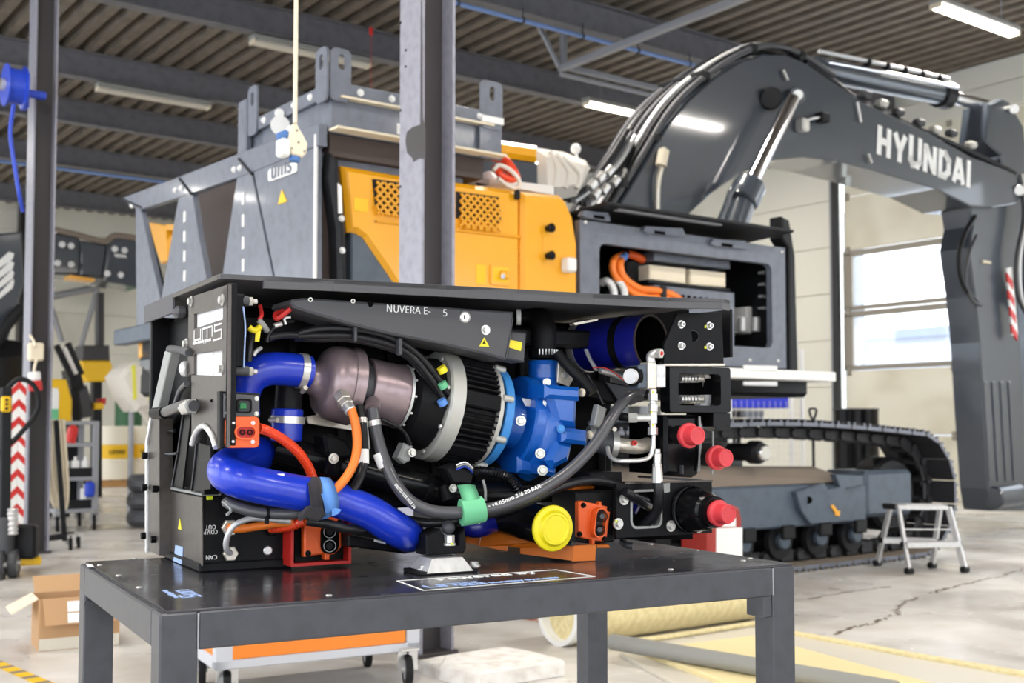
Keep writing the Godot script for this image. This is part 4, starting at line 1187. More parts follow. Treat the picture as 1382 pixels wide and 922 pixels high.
func fuel_cell() -> void:
	var B := BENCH
	var F := Vector3(0, 0, 1)
	var E := thing("fuel_cell_module", "open black fuel cell module with blue hoses and finned motor on the steel table", "engine", B, Vector3(0.7, 0.762, -0.5))
	# cover plate: thin sheet with a turned-down lip
	var y := 1.317
	var edge := on_y(B, y, [[297, 376], [356, 379], [450, 383], [600, 391], [692, 396], [800, 402], [900, 407], [975, 408.5], [985, 411]])
	var outline := edge.duplicate()
	outline.append_array([Vector3(1.235, y, -0.2), Vector3(1.235, y, -0.88), Vector3(0.152, y, -0.88)])
	var cover := part("cover_plate", MB.new().prism(outline, Vector3(0, 0.009, 0)), "black_texture")
	for i in range(1, 8):
		var a: Vector3 = edge[i]
		var b: Vector3 = edge[i + 1]
		part("cover_lip", MB.new().prism([a + Vector3(0, 0.009, 0), b + Vector3(0, 0.009, 0), b - Vector3(0, 0.014, 0), a - Vector3(0, 0.014, 0)], Vector3(0, 0, -0.006), 0.0008), "black_texture", cover)
	part("cover_lip", MB.new().box(Vector3(0.152, 1.305, -0.74), Vector3(0.006, 0.04, 0.28), 0.001), "black_texture", cover)
	part("lip_foot", MB.new().box(Vector3(0.165, 1.288, -0.6), Vector3(0.03, 0.024, 0.04), 0.008), "black_texture", cover)
	part("cover_edge", MB.new().box(Vector3(0.1515, 1.3215, -0.5), Vector3(0.004, 0.010, 0.5), 0.001), "black_brushed", cover)
	for s in [[307, 376], [314, 375.5]]: part("cover_bolt", MB.new().hexbolt(B.z(s[0], s[1], 0.25), Vector3.UP, 0.004), "steel", cover)
	# the stack: dark core behind everything, with end plates and ribs
	var core := part("stack", MB.new().box(Vector3(0.69, 1.083, -0.67), Vector3(0.98, 0.424, 0.36), 0.01), "black")
	for k in 9: part("stack_rib", MB.new().box(Vector3(0.26 + k * 0.11, 1.08, -0.485), Vector3(0.02, 0.40, 0.014), 0.003), "black_satin", core)
	part("stack_rail", MB.new().box(Vector3(0.69, 0.895, -0.47), Vector3(0.94, 0.04, 0.05), 0.006), "black_satin", core)
	part("stack_rail", MB.new().box(Vector3(0.69, 1.25, -0.44), Vector3(0.9, 0.04, 0.08), 0.006), "black_satin", core)
	part("back_plate", MB.new().box(Vector3(0.69, 1.083, -0.86), Vector3(1.06, 0.43, 0.02), 0.003), "black_satin", core)
	# left end: cut plate with the maker's sign
	var X := 0.155
	var pl := part("sign_plate", slab_x(B, X, [[254, 402], [308, 384], [308, 412], [262, 424], [262, 402 + 22]], 0.006, 0.0008), "black_brushed")
	part("sign_plate", slab_x(B, X, [[262, 443.5], [303, 430], [303, 472], [260, 478]], 0.006, 0.0008), "black_brushed", pl)
	part("plate_bar", slab_x(B, X, [[254.5, 402], [262, 400], [261, 505], [253, 507]], 0.006, 0.0008), "black_brushed", pl)
	part("plate_bar", slab_x(B, X, [[301, 388], [308, 386], [307, 530], [299, 532]], 0.006, 0.0008), "black_brushed", pl)
	var arch := [[258, 506], [307, 508], [306, 604], [291, 604], [287, 590], [281, 580], [274.5, 575], [268, 579], [262, 588], [258.5, 600]]
	part("plate_apron", slab_x(B, X, arch, 0.006, 0.0008), "black_brushed", pl)
	part("arch_lip", MB.new().tube(on_x(B, X - 0.003, [[259, 600], [262, 589], [268, 579], [274.5, 575], [281, 580], [287, 590], [291, 604]]), 0.0055, 8, 4), "alu", pl)
	part("plate_return", MB.new().box(Vector3(0.163, 1.16, -0.2), Vector3(0.018, 0.29, 0.005), 0.001), "black_satin", pl)
	part("window_panel", slab_x(B, X + 0.0065, [[261, 412], [305, 398], [304, 436], [260, 450]], 0.003), "pale_alu", pl)
	part("window_panel", slab_x(B, X + 0.0065, [[260, 474], [287, 470], [287, 512], [260, 513]], 0.003), "pale_alu", pl)
	part("window_panel", slab_x(B, X + 0.0085, [[287, 470], [305, 468], [304, 511], [287, 512]], 0.002), "pale_alu", pl)
	logo(B.x(262, 459.5, X - 0.001), Vector3(0, 0, 1), Vector3.UP, 0.198, 0.0178, 0.0032, "paper", pl)
	letters("Urban Mobility Systems", B.x(260.5, 467.5, X - 0.001), Vector3(0, 0, 1), Vector3.UP, 0.0095, "paper", pl, 0.135, false, 0.001)
	for s in [[301, 405], [252, 464], [300, 498], [259, 407]]: part("plate_bolt", MB.new().hexbolt(B.x(s[0], s[1], X), Vector3(-1, 0, 0), 0.0075), "steel", pl)
	for s in [[266, 541], [286, 541]]: part("plate_hole", MB.new().cyl(B.x(s[0], s[1], X - 0.0005), B.x(s[0], s[1], X + 0.003), 0.003, 10), "void", pl)
	# left rear cover
	var rc := part("rear_cover", slab_x(B, 0.15, [[196, 600], [202, 560], [207, 556], [214, 566], [214, 750], [196, 742]], 0.03, 0.002), "black_brushed")
	part("cover_edge", slab_x(B, 0.148, [[222, 474], [228, 470], [231, 473], [212, 556], [203, 560]], 0.02, 0.002), "grey_clip", rc)
	part("cover_edge", slab_x(B, 0.146, [[195.5, 598], [203, 556], [205, 556], [198, 600], [197.5, 746], [195.5, 745]], 0.01), "alu", rc)
	part("cover_tube", MB.new().tube(on_x(B, 0.15, [[229, 471], [240, 472], [255, 476]]), 0.008, 8, 4), "rubber_grey", rc)
	part("inner_wall", slab_x(B, 0.215, [[226, 478], [258, 482], [300, 600], [300, 690], [218, 690], [214, 570]], 0.02), "black", rc)
	for s in [[199, 615], [198.5, 658], [213, 660], [197.5, 723], [211, 728]]:
		var p := B.x(s[0], s[1], 0.148)
		part("star_knob", MB.new().cyl(p, p + Vector3(-0.012, 0, 0), 0.0085, 6, -1, 0.001, true), "black", rc)
	part("gusset", slab_x(B, 0.17, [[246, 560], [258, 556], [246, 660], [232, 656]], 0.004), "black_satin", rc)
	part("gusset", slab_x(B, 0.17, [[264, 597], [284, 602], [284, 660], [258, 664]], 0.004), "black_satin", rc)
	part("gusset_edge", MB.new().tube(on_x(B, 0.168, [[247, 560], [240, 610], [232, 656]]), 0.002, 6, 2), "rubber_grey", rc)
	part("gusset_edge", MB.new().tube(on_x(B, 0.168, [[265, 598], [262, 630], [258, 662]]), 0.002, 6, 2), "rubber_grey", rc)
	part("ledge", MB.new().tube(on_x(B, 0.165, [[216, 612], [230, 613], [238, 612]]), 0.003, 6, 2), "rubber_grey", rc)
	part("side_lead", MB.new().tube(on_x(B, 0.14, [[212, 559], [224, 556], [240, 550], [254, 546], [262, 548]]), 0.011, 10, 5), "hose_grey", rc)
	part("lead_sleeve", MB.new().tube(on_x(B, 0.138, [[208, 558], [222, 557]]), 0.0125, 10, 2), "black", rc)
	part("lead_nut", MB.new().tube(on_x(B, 0.14, [[250, 551], [259, 548]]), 0.015, 6, 2), "steel", rc)
	part("side_lead", MB.new().tube(on_x(B, 0.15, [[252, 518], [243, 528], [237, 545], [232, 552]]), 0.006, 8, 5), "hose_grey", rc)
	part("side_plug", MB.new().cyl(B.x(247, 498, 0.15), B.x(256, 498, 0.16), 0.016, 14, -1, 0.003), "alu", rc)
	part("side_pin", MB.new().tube(on_x(B, 0.17, [[218, 581], [228, 582], [236, 581]]), 0.004, 8, 2), "black_satin", rc)
	# lower left control box
	var bx := part("control_box", MB.new().box(Vector3(0.268, 0.845, -0.62), Vector3(0.18, 0.135, 0.335), 0.004), "black_satin")
	part("box_base", MB.new().box(Vector3(0.269, 0.7715, -0.62), Vector3(0.19, 0.019, 0.343), 0.003), "black_satin", bx)
	part("box_side", slab_x(B, 0.1765, [[218, 661], [272, 671], [272, 764], [218, 744]], 0.003, 0.001), "black_brushed", bx)
	part("box_lid", MB.new().box(Vector3(0.268, 0.915, -0.62), Vector3(0.186, 0.006, 0.34), 0.002), "grey_clip", bx)
	part("warning_mark", slab_x(B, 0.1755, [[240, 714], [242.5, 700], [244.5, 715]], 0.001), "yellow_label", bx)
	part("seal_sticker", slab_x(B, 0.1752, [[236.5, 736], [246.5, 738.5], [246, 755], [235, 751]], 0.001), "sticker_blue", bx)
	part("seal_sticker", slab_x(B, 0.173, [[234.5, 752], [245.5, 756], [245, 762], [233.5, 757]], 0.001), "sticker_blue", bx)
	var bd := 0.4515
	letters("COMP", B.z(293.5, 715, bd), Vector3(-1, 0, 0), Vector3.DOWN, 0.0085, "paper", bx, 0.027, false, 0.001)
	letters("OUT", B.z(291, 708.5, bd), Vector3(-1, 0, 0), Vector3.DOWN, 0.0085, "paper", bx, 0.020, false, 0.001)
	letters("CAN", B.z(293, 749, bd), Vector3(-1, 0, 0), Vector3.DOWN, 0.0085, "paper", bx, 0.022, false, 0.001)
	for s in [[309, 712, 0.017], [310, 747, 0.0155], [366, 713, 0.016]]:
		var p := B.z(s[0], s[1], bd)
		var gl := part("cable_gland", MB.new().cyl(p, p + F * 0.012, s[2], 6, -1, 0.002, true), "steel_warm" if s[0] < 340 else "black", bx)
		part("gland_nut", MB.new().cyl(p + F * 0.012, p + F * 0.022, s[2] * 0.72, 12, -1, 0.002), "steel_warm" if s[0] < 340 else "black", gl) if false else null
	part("blank_plug", MB.new().cyl(B.z(361, 743, bd), B.z(361, 743, bd) + F * 0.005, 0.0095, 16, -1, 0.002), "steel", bx)
	part("box_latch", MB.new().box(B.z(284, 664, 0.43), Vector3(0.03, 0.01, 0.02), 0.002), "black", bx)
	part("latch_tag", MB.new().box(B.z(283, 672, 0.44), Vector3(0.012, 0.008, 0.004), 0.001), "yellow_mark", bx)
	part("comp_cable", MB.new().tube(path(B, [[309, 712, 0.44], [322, 714, 0.425], [345, 711, 0.41], [372, 707, 0.40], [396, 706, 0.39]]), 0.0085, 10, 6), "orange_cable", bx)
	part("spiral_wrap", MB.new().tube(path(B, [[365, 714, 0.43], [380, 713, 0.405], [396, 710, 0.39], [410, 704, 0.38]]), 0.0085, 10, 6, 1.0, 0.06), "orange_red", bx)
	part("can_lead", MB.new().tube(path(B, [[311, 747, 0.43], [305, 738, 0.415], [308, 722, 0.405], [318, 708, 0.40], [340, 700, 0.395], [362, 701, 0.39], [392, 704, 0.385]]), 0.006, 8, 6), "alu", bx)
	# connector plate
	var cd := 0.205
	var cp := part("connector_plate", slab(B, cd, [[297, 528], [351, 531], [349.5, 604], [297, 605]], 0.02, 0.002), "black_satin")
	part("plug_plate", slab(B, cd - 0.004, [[302, 531], [350, 534], [350, 563], [302, 564]], 0.005, 0.001), "black_texture", cp)
	bolts("plate_screw", [[307.5, 536.5], [346.5, 538], [307, 557.5], [346, 558.5]], cd - 0.004, 0.0028, "zinc", cp, true)
	part("plug_housing", MB.new().ring(rounded(B.z(330, 548, cd - 0.01), Vector3.RIGHT, Vector3.UP, 0.027, 0.025, 0.005), rounded(B.z(330, 548, cd - 0.01), Vector3.RIGHT, Vector3.UP, 0.022, 0.020, 0.004), Vector3(0, 0, -0.01)), "black", cp)
	part("plug_core", MB.new().box(B.z(328, 548, cd - 0.006), Vector3(0.012, 0.011, 0.006), 0.001), "green_pin", cp)
	var oc := part("power_socket", MB.new().prism(rounded(B.z(327.5, 583.5, cd - 0.006), Vector3.RIGHT, Vector3.UP, 0.062, 0.056, 0.008), Vector3(0, 0, -0.008), 0.0012), "orange_plastic", cp)
	part("socket_rim", MB.new().ring(rounded(B.z(332, 583.5, cd - 0.012), Vector3.RIGHT, Vector3.UP, 0.040, 0.026, 0.0125), rounded(B.z(332, 583.5, cd - 0.012), Vector3.RIGHT, Vector3.UP, 0.034, 0.020, 0.0095), Vector3(0, 0, -0.008)), "orange_plastic", oc)
	part("socket_well", MB.new().prism(rounded(B.z(332, 583.5, cd - 0.0068), Vector3.RIGHT, Vector3.UP, 0.034, 0.020, 0.0095), Vector3(0, 0, -0.001)), "red_box", oc)
	for s in [327.5, 337.5]: part("pin", MB.new().pipe(B.z(s, 583.5, cd - 0.007), B.z(s, 583.5, cd - 0.012), 0.0052, 0.003, 16), "black", oc)
	bolts("socket_screw", [[314.5, 571], [341.5, 571], [314, 596], [341, 596.5]], cd - 0.006, 0.0026, "steel", oc, true)
	part("red_conduit", MB.new().tube(path(B, [[349, 578, 0.225], [362, 582, 0.235], [383, 594, 0.25], [402, 610, 0.265], [416, 630, 0.28], [423, 648, 0.285]]), 0.0095, 12, 8, 1.0, 0.02), "orange_red", cp)
	# upper left column and spacers
	var co := part("end_column", slab(B, 0.225, [[309, 394], [331, 397], [331, 496], [309, 498]], 0.1, 0.004), "black_satin")
	part("column_wire", MB.new().tube(path(B, [[328, 414, 0.22], [331, 440, 0.215], [330, 470, 0.215], [329, 496, 0.22]]), 0.0016, 6, 4), "sticker_blue", co)
	part("column_wire", MB.new().tube(path(B, [[314, 398, 0.222], [314, 440, 0.222], [314, 500, 0.222]]), 0.0014, 6, 3), "grey_clip", co)
	for s in [[405.5], [500.0]]:
		var sp := part("spacer", MB.new().cyl(B.z(309, s[0], 0.235), B.z(335, s[0] + 1.2, 0.235), 0.0098, 18, -1, 0.001), "rubber_grey", co)
		part("spacer_nut", MB.new().cyl(B.z(335, s[0] + 1.2, 0.235), B.z(341, s[0] + 1.5, 0.235), 0.0085, 6, -1, 0.001, true), "zinc", sp) if false else part("spacer_nut", MB.new().cyl(B.z(335, s[0] + 1.2, 0.235), B.z(341, s[0] + 1.5, 0.235), 0.0085, 6, -1, 0.001, true), "zinc", co)
		part("stud", MB.new().cyl(B.z(341, s[0] + 1.5, 0.235), B.z(347, s[0] + 2, 0.235), 0.005, 12, -1, 0.001), "steel", co)
	# nuvera panel
	var nd := 0.245
	var np := part("front_panel", slab(B, nd, [[395, 404], [410, 402], [560, 412], [694, 421], [691, 445], [683, 486], [660, 479], [625, 471], [590, 463], [527, 451], [466, 436], [425, 424], [399, 416], [393, 410]], 0.12, 0.004), "black_texture")
	letters("NUVERA E-", B.z(522, 421, nd - 0.0015), B.z(582, 425, nd) - B.z(522, 421, nd), Vector3.UP, 0.0145, "paper", np, (B.z(581, 425, nd) - B.z(522, 421, nd)).length(), false, 0.001)
	letters("5", B.z(598, 427, nd - 0.0015), B.z(606, 427.5, nd) - B.z(598, 427, nd), Vector3.UP, 0.0145, "paper", np, 0.0, false, 0.001)
	part("key_lock", MB.new().lathe(B.z(627, 428, nd), F, [Vector2(0, 0.0125), Vector2(0.004, 0.0118), Vector2(0.005, 0.010), Vector2(0.0035, 0.009), Vector2(0.0035, 0)], 24), "steel", np)
	part("key_slot", MB.new().box(B.z(627, 428, nd - 0.004), Vector3(0.002, 0.008, 0.001)), "void", np)
	part("panel_bolt", MB.new().hexbolt(B.z(655, 445.5, nd), F, 0.007), "steel", np)
	part("warning_sign", slab(B, nd - 0.001, [[647, 467.5], [653.5, 455.5], [660.5, 468]], 0.001), "yellow_label", np)
	part("warning_bolt", slab(B, nd - 0.002, [[651, 465], [654, 459], [654, 462.5], [656.5, 464], [653, 463.8]], 0.001), "black", np)
	for s in [[419, 403.5], [476.5, 405.5]]: part("insert", MB.new().pipe(B.z(s[0], s[1] + 1, nd), B.z(s[0], s[1] + 1, nd - 0.003), 0.0045, 0.0025, 12), "zinc", np)
	part("panel_hole", MB.new().cyl(B.z(499.5, 410.5, nd + 0.002), B.z(499.5, 410.5, nd - 0.0015), 0.006, 14), "void", np)
	part("panel_edge", MB.new().tube(path(B, [[692, 428, nd], [688, 455, nd], [683, 484, nd]]), 0.002, 6, 2), "rubber_grey", np)
	part("label_block", slab(B, 0.27, [[690, 447], [711, 449], [708, 489], [684, 484]], 0.06, 0.003), "black_texture")
	part("yellow_label", slab(B, 0.268, [[686, 458], [705, 462], [703, 474], [684, 468]], 0.001), "yellow_label")
	part("bracket_tab", MB.new().cyl(B.z(697, 428, 0.26), B.z(697, 428, 0.26) + Vector3(0.008, 0, 0.004), 0.017, 16), "grey_clip")
	# wiring under the cover at left
	for w in [["red", [[382, 420, 0.3], [372, 424, 0.29], [374, 430, 0.28], [392, 417, 0.27]], 0.005], ["red", [[351, 413, 0.29], [353, 425, 0.27], [349, 432, 0.27]], 0.004], ["grey_clip", [[349, 432, 0.27], [356, 440, 0.27], [360, 446, 0.28]], 0.006], ["yellow_label", [[336, 442, 0.26], [343, 446, 0.26], [350, 442, 0.27]], 0.006], ["hose_black", [[362, 456, 0.28], [380, 452, 0.29], [400, 452, 0.30]], 0.008], ["hose_black", [[360, 462, 0.28], [366, 446, 0.28], [380, 436, 0.29], [396, 433, 0.3]], 0.004], ["steel", [[370, 440, 0.28], [380, 437, 0.28]], 0.005], ["steel", [[386, 438, 0.28], [384, 430, 0.28], [392, 428, 0.28]], 0.003], ["alu", [[342, 480, 0.26], [346, 474, 0.26], [352, 470, 0.27]], 0.004], ["hose_black", [[340, 452, 0.25], [338, 465, 0.24], [336, 488, 0.24]], 0.006]]:
		part("wire", MB.new().tube(path(B, w[1]), w[2], 8, 5), w[0])
	part("wire_tag", slab(B, 0.26, [[345, 448], [352, 446], [350, 461], [344, 461]], 0.002), "yellow_label")
	# blue charge-air hose into the compressor
	var bh := part("blue_hose", MB.new().tube(path(B, [[328, 560, 0.36], [328, 532, 0.345], [338, 510, 0.335], [358, 499, 0.33], [384, 498, 0.33], [416, 502, 0.335]]), 0.0325, 20, 8), "blue_hose")
	clamp_ring(B.z(407, 501, 0.333), Vector3(1, -0.12, 0), 0.0335, 0.014, bh, Vector3(0, -0.9, 0.4))
	var bh2 := part("blue_hose", MB.new().cyl(B.z(388, 552, 0.36), B.z(386, 596, 0.36), 0.031, 24, -1, 0.003), "blue_hose")
	clamp_ring(B.z(388, 567, 0.36), Vector3(0.05, 1, 0), 0.0325, 0.014, bh2, Vector3(-0.9, 0.0, 0.5))
	part("riser_pipe", MB.new().cyl(B.z(390, 520, 0.37), B.z(388, 556, 0.365), 0.027, 20), "black_satin")
	# large blue hose across the front
	var big := part("large_blue_hose", MB.new().tube(path(B, [[352, 612, 0.42], [322, 622, 0.36], [304, 634, 0.29], [316, 645, 0.245], [350, 655, 0.235], [400, 665, 0.24], [450, 674, 0.25], [495, 690, 0.25], [522, 706, 0.252], [540, 717, 0.265], [549, 722, 0.295], [552, 724, 0.34], [552, 724, 0.40]]), 0.0335, 22, 8), "blue_hose")
	part("hose_label", MB.new().box(B.z(379, 641, 0.215), Vector3(0.013, 0.004, 0.002), 0.0005), "paper", big)
	# compressor on its tilted shaft
	var tilt := Basis(Vector3(0, 0, 1), deg_to_rad(-10.0))
	var T2 := Transform3D(tilt, B.z(470, 521, 0.365))
	var cm := MB.new()
	cm.t = T2
	cm.lathe(Vector3.ZERO, Vector3.RIGHT, [Vector2(-0.098, 0), Vector2(-0.098, 0.030), Vector2(-0.078, 0.032), Vector2(-0.066, 0.040), Vector2(-0.062, 0.052), Vector2(-0.058, 0.064), Vector2(-0.046, 0.0735), Vector2(-0.030, 0.0765), Vector2(-0.016, 0.0765), Vector2(0.008, 0.0755)], 40, true)
	cm.lathe(Vector3.ZERO, Vector3.RIGHT, [Vector2(0.008, 0.0765), Vector2(0.008, 0.05)], 40)
	var comp := part("compressor", cm, "mauve")
	var c2 := MB.new()
	c2.t = T2
	c2.lathe(Vector3.ZERO, Vector3.RIGHT, [Vector2(-0.012, 0.0785), Vector2(0.010, 0.0795), Vector2(0.010, 0.06)], 40)
	part("housing_flange", c2, "mauve", comp)
	var c3 := MB.new()
	c3.t = T2
	c3.lathe(Vector3.ZERO, Vector3.RIGHT, [Vector2(0.005, 0.056), Vector2(0.036, 0.056)], 36)
	part("bearing_neck", c3, "rubber_grey", comp)
	var c4 := MB.new()
	c4.t = T2
	c4.lathe(Vector3.ZERO, Vector3.RIGHT, [Vector2(0.034, 0.05), Vector2(0.034, 0.0635), Vector2(0.036, 0.065), Vector2(0.114, 0.065)], 40)
	part("motor_case", c4, "mauve", comp)
	var c5 := MB.new()
	c5.t = T2
	c5.lathe(Vector3.ZERO, Vector3.RIGHT, [Vector2(0.113, 0.0675), Vector2(0.119, 0.0675), Vector2(0.119, 0.05)], 40)
	part("end_ring", c5, "alu", comp)
	var c6 := MB.new()
	c6.t = T2
	c6.lathe(Vector3.ZERO, Vector3.RIGHT, [Vector2(0.119, 0.058), Vector2(0.14, 0.056), Vector2(0.146, 0.04), Vector2(0.146, 0)], 32)
	part("end_cap", c6, "black_satin", comp)
	for k in 5:
		var f := TAU * (0.18 - k * 0.09)
		part("case_screw", MB.new().cyl(T2 * Vector3(0.118, sin(f) * 0.064, cos(f) * 0.064), T2 * Vector3(0.125, sin(f) * 0.064, cos(f) * 0.064), 0.003, 8), "steel", comp)
	part("case_foot", MB.new().ball(B.z(503, 545, 0.30), 0.016, 12).cyl(B.z(503, 545, 0.30), B.z(502, 553, 0.285), 0.016, 16), "mauve", comp)
	var gl0 := B.z(459, 533, 0.30)
	var gl1 := B.z(474, 556, 0.26)
	part("cable_gland", MB.new().cyl(gl0, gl0.lerp(gl1, 0.42), 0.0165, 6, -1, 0.002, true), "steel_warm", comp)
	part("cable_gland", MB.new().cyl(gl0.lerp(gl1, 0.38), gl0.lerp(gl1, 0.68), 0.0145, 6, -1, 0.002, true), "steel_warm", comp)
	part("gland_collar", MB.new().cyl(gl0.lerp(gl1, 0.6), gl1, 0.012, 18, -1, 0.002), "steel", comp)
	part("mount_plate", slab(B, 0.40, [[414, 562], [440, 558], [470, 562], [492, 580], [490, 586], [480, 582], [416, 572]], 0.008, 0.001), "steel_warm", comp)
	part("phase_cable", MB.new().tube(path(B, [[474, 552, 0.262], [480, 574, 0.25], [482, 600, 0.24], [478, 624, 0.232], [466, 646, 0.228], [450, 664, 0.225]]), 0.0088, 12, 6), "orange_cable")
	# black lines beside it
	part("coolant_hose", MB.new().tube(path(B, [[485, 548, 0.29], [489, 575, 0.275], [491, 600, 0.265], [490, 628, 0.255], [482, 652, 0.245], [466, 674, 0.235], [450, 690, 0.235]]), 0.0092, 12, 6), "hose_black")
	part("hose_band", MB.new().cyl(B.z(490.5, 607, 0.262), B.z(490.8, 626, 0.257), 0.0106, 16), "paper")
	part("hose_band", MB.new().cyl(B.z(488.5, 565, 0.279), B.z(489, 572, 0.276), 0.0108, 16), "steel")
	part("thin_lead", MB.new().tube(path(B, [[494, 566, 0.28], [496, 590, 0.265], [498, 606, 0.26]]), 0.003, 6, 4), "grey_clip")
	var gh := part("coolant_line", MB.new().tube(path(B, [[503, 552, 0.285], [506, 575, 0.275], [511, 597, 0.265], [519, 622, 0.255], [532, 650, 0.24], [552, 675, 0.225], [580, 689, 0.215], [612, 692, 0.21], [645, 690, 0.205], [690, 679, 0.2], [730, 661, 0.195], [768, 636, 0.19], [800, 603, 0.19], [822, 570, 0.2], [838, 546, 0.215], [852, 535, 0.24], [862, 536, 0.28]]), 0.0122, 14, 6), "hose_grey")
	part("hose_band", MB.new().cyl(B.z(512, 612, 0.263), B.z(520, 631, 0.2545), 0.0135, 16), "paper", gh)
	part("hose_band", MB.new().cyl(B.z(504.5, 568, 0.278), B.z(506, 575, 0.276), 0.0135, 16), "steel", gh)
	part("hose_joint", MB.new().cyl(B.z(502.5, 552, 0.285), B.z(504, 560, 0.282), 0.0115, 6, -1, 0.001, true), "steel", gh)
	letters("UNITED FLEX HOSE 3/4", B.z(532, 655, 0.221), B.z(556, 684, 0.21) - B.z(532, 655, 0.221), Vector3.UP, 0.006, "paper", gh, 0.06, true, 0.0006)
	letters("BR 19.05mm 3/4 20 BAR", B.z(655, 690, 0.194), B.z(736, 656, 0.182) - B.z(655, 690, 0.194), Vector3.UP, 0.008, "paper", gh, 0.13, true, 0.0006)
	part("lower_hose", MB.new().tube(path(B, [[540, 700, 0.30], [580, 706, 0.26], [630, 700, 0.235], [680, 689, 0.225], [720, 674, 0.22], [760, 656, 0.22], [800, 648, 0.225], [835, 655, 0.235], [852, 668, 0.25], [872, 676, 0.27]]), 0.0095, 12, 6), "hose_black")
	var gt := part("green_tape", MB.new().tube(path(B, [[629, 655, 0.235], [634, 668, 0.205], [637, 682, 0.192], [637, 695, 0.196], [631, 706, 0.215]]), 0.0185, 4, 4, 0.12), "tape_green")
	part("tape_wrap", MB.new().tube(path(B, [[622, 692, 0.208], [637, 690, 0.205], [651, 687, 0.204]]), 0.0215, 14, 3, 1.25), "tape_green", gt)
	# straps over the big hose
	var vs := part("hook_strap", MB.new().tube(path(B, [[423, 645, 0.235], [425, 655, 0.205], [427, 672, 0.198], [428, 688, 0.205], [426, 702, 0.225]]), 0.0125, 4, 5, 0.22), "velcro")
	part("strap_end", slab(B, 0.20, [[416, 684], [437, 680], [440, 696], [430, 704], [413, 700], [406, 704], [404, 697]], 0.012, 0.003), "velcro", vs)
	var bt := part("blue_tape", MB.new().tube(path(B, [[434, 645, 0.235], [440, 655, 0.205], [446, 672, 0.198], [448, 688, 0.205], [440, 699, 0.23]]), 0.0165, 4, 5, 0.12), "tape_blue")
	part("tape_tail", slab(B, 0.202, [[448, 684], [461, 688], [456, 694], [448, 697]], 0.001), "tape_blue", bt)
	part("lead_bundle", MB.new().tube(path(B, [[306, 678, 0.30], [314, 682, 0.28], [335, 689, 0.26], [360, 693, 0.25], [390, 694, 0.245], [415, 693, 0.24]]), 0.0105, 12, 6), "hose_grey")
	part("lead_bundle", MB.new().tube(path(B, [[414, 703, 0.25], [440, 707, 0.24], [470, 714, 0.24], [500, 713, 0.27]]), 0.0095, 12, 6), "hose_black")
	part("bundle_tie", MB.new().cyl(B.z(360, 693, 0.25) + Vector3(-0.003, 0, 0), B.z(360, 693, 0.25) + Vector3(0.003, 0, 0), 0.0118, 14), "black")
	part("tie_head", MB.new().box(B.z(360, 703, 0.24), Vector3(0.007, 0.012, 0.008), 0.001), "black")
	part("bundle_tie", MB.new().tube(path(B, [[300, 677, 0.29], [307, 682, 0.28], [312, 689, 0.27], [306, 695, 0.26]]), 0.0028, 6, 4), "grey_clip")
	# hoses looping over the compressor to the motor
	for k in 4:
		var o: float = k * 4.5
		var dd: float = 0.285 + 0.012 * (k % 2)
		part("motor_cable", MB.new().tube(path(B, [[398, 452 + o * 0.3, dd + 0.02], [430, 444 + o, dd], [470, 444 + o, dd - 0.005], [512, 451 + o * 1.1, dd - 0.01], [548, 466 + o, dd - 0.01], [575 + o * 0.0, 490 + o * 1.4, dd - 0.005], [598 - o * 0.5, 521 + o, dd], [613 - o * 0.9, 545 + o * 1.5, dd + 0.01], [611 - o * 0.4, 556 + o * 1.7, dd + 0.045], [600, 560 + o * 1.8, dd + 0.075]]), 0.0072, 10, 6), "hose_black")
	part("cable_clip", MB.new().box(B.z(479, 451, 0.265), Vector3(0.006, 0.032, 0.014), 0.002), "rubber_grey")
	part("cable_clip", MB.new().box(B.z(539, 468, 0.262), Vector3(0.008, 0.034, 0.016), 0.002), "rubber_grey")
	for s in [[597, 499, "yellow_label"], [598, 520, "tape_green"], [597, 543, "tape_blue"]]:
		part("cable_marker", MB.new().cyl(B.z(s[0] - 2, s[1] - 3.5, 0.272), B.z(s[0] + 2, s[1] + 3.5, 0.273), 0.0095, 12), s[2])
	# finned motor
	var T1 := Transform3D(tilt, B.z(645, 560, 0.385))
	var m1 := MB.new()
	m1.t = T1
	m1.lathe(Vector3.ZERO, Vector3.RIGHT, [Vector2(-0.094, 0.06), Vector2(-0.094, 0.101), Vector2(-0.007, 0.101), Vector2(-0.007, 0.06)], 48)
	var mot := part("finned_motor", m1, "black_satin")
	var fin := MB.new().box(Vector3(0, 0.106, 0), Vector3(0.083, 0.020, 0.0042), 0.001).mesh()
	var wide := MB.new().box(Vector3(0, 0.107, 0), Vector3(0.084, 0.022, 0.034), 0.003).mesh()
	for k in 54:
		var f := TAU * k / 54.0
		var at := T1 * Transform3D(Basis(Vector3.RIGHT, f), Vector3(-0.050, 0, 0))
		if k % 9 == 3: add_copy(mot, wide, "black_satin", "fin_block", at)
		elif (k + 8) % 9 != 3 and (k + 1) % 9 != 3: add_copy(mot, fin, "black_satin", "cooling_fin", at)
	var m2 := MB.new()
	m2.t = T1
	m2.lathe(Vector3.ZERO, Vector3.RIGHT, [Vector2(-0.124, 0.06), Vector2(-0.124, 0.112), Vector2(-0.120, 0.117), Vector2(-0.092, 0.119), Vector2(-0.092, 0.09)], 40)
	var fl := part("front_flange", m2, "cast_alu", mot)
	var m3 := MB.new()
	m3.t = T1
	m3.lathe(Vector3.ZERO, Vector3.RIGHT, [Vector2(-0.009, 0.09), Vector2(-0.009, 0.115), Vector2(0.0, 0.115), Vector2(0.006, 0.106), Vector2(0.006, 0.06)], 40)
	part("rear_flange", m3, "cast_alu", mot)
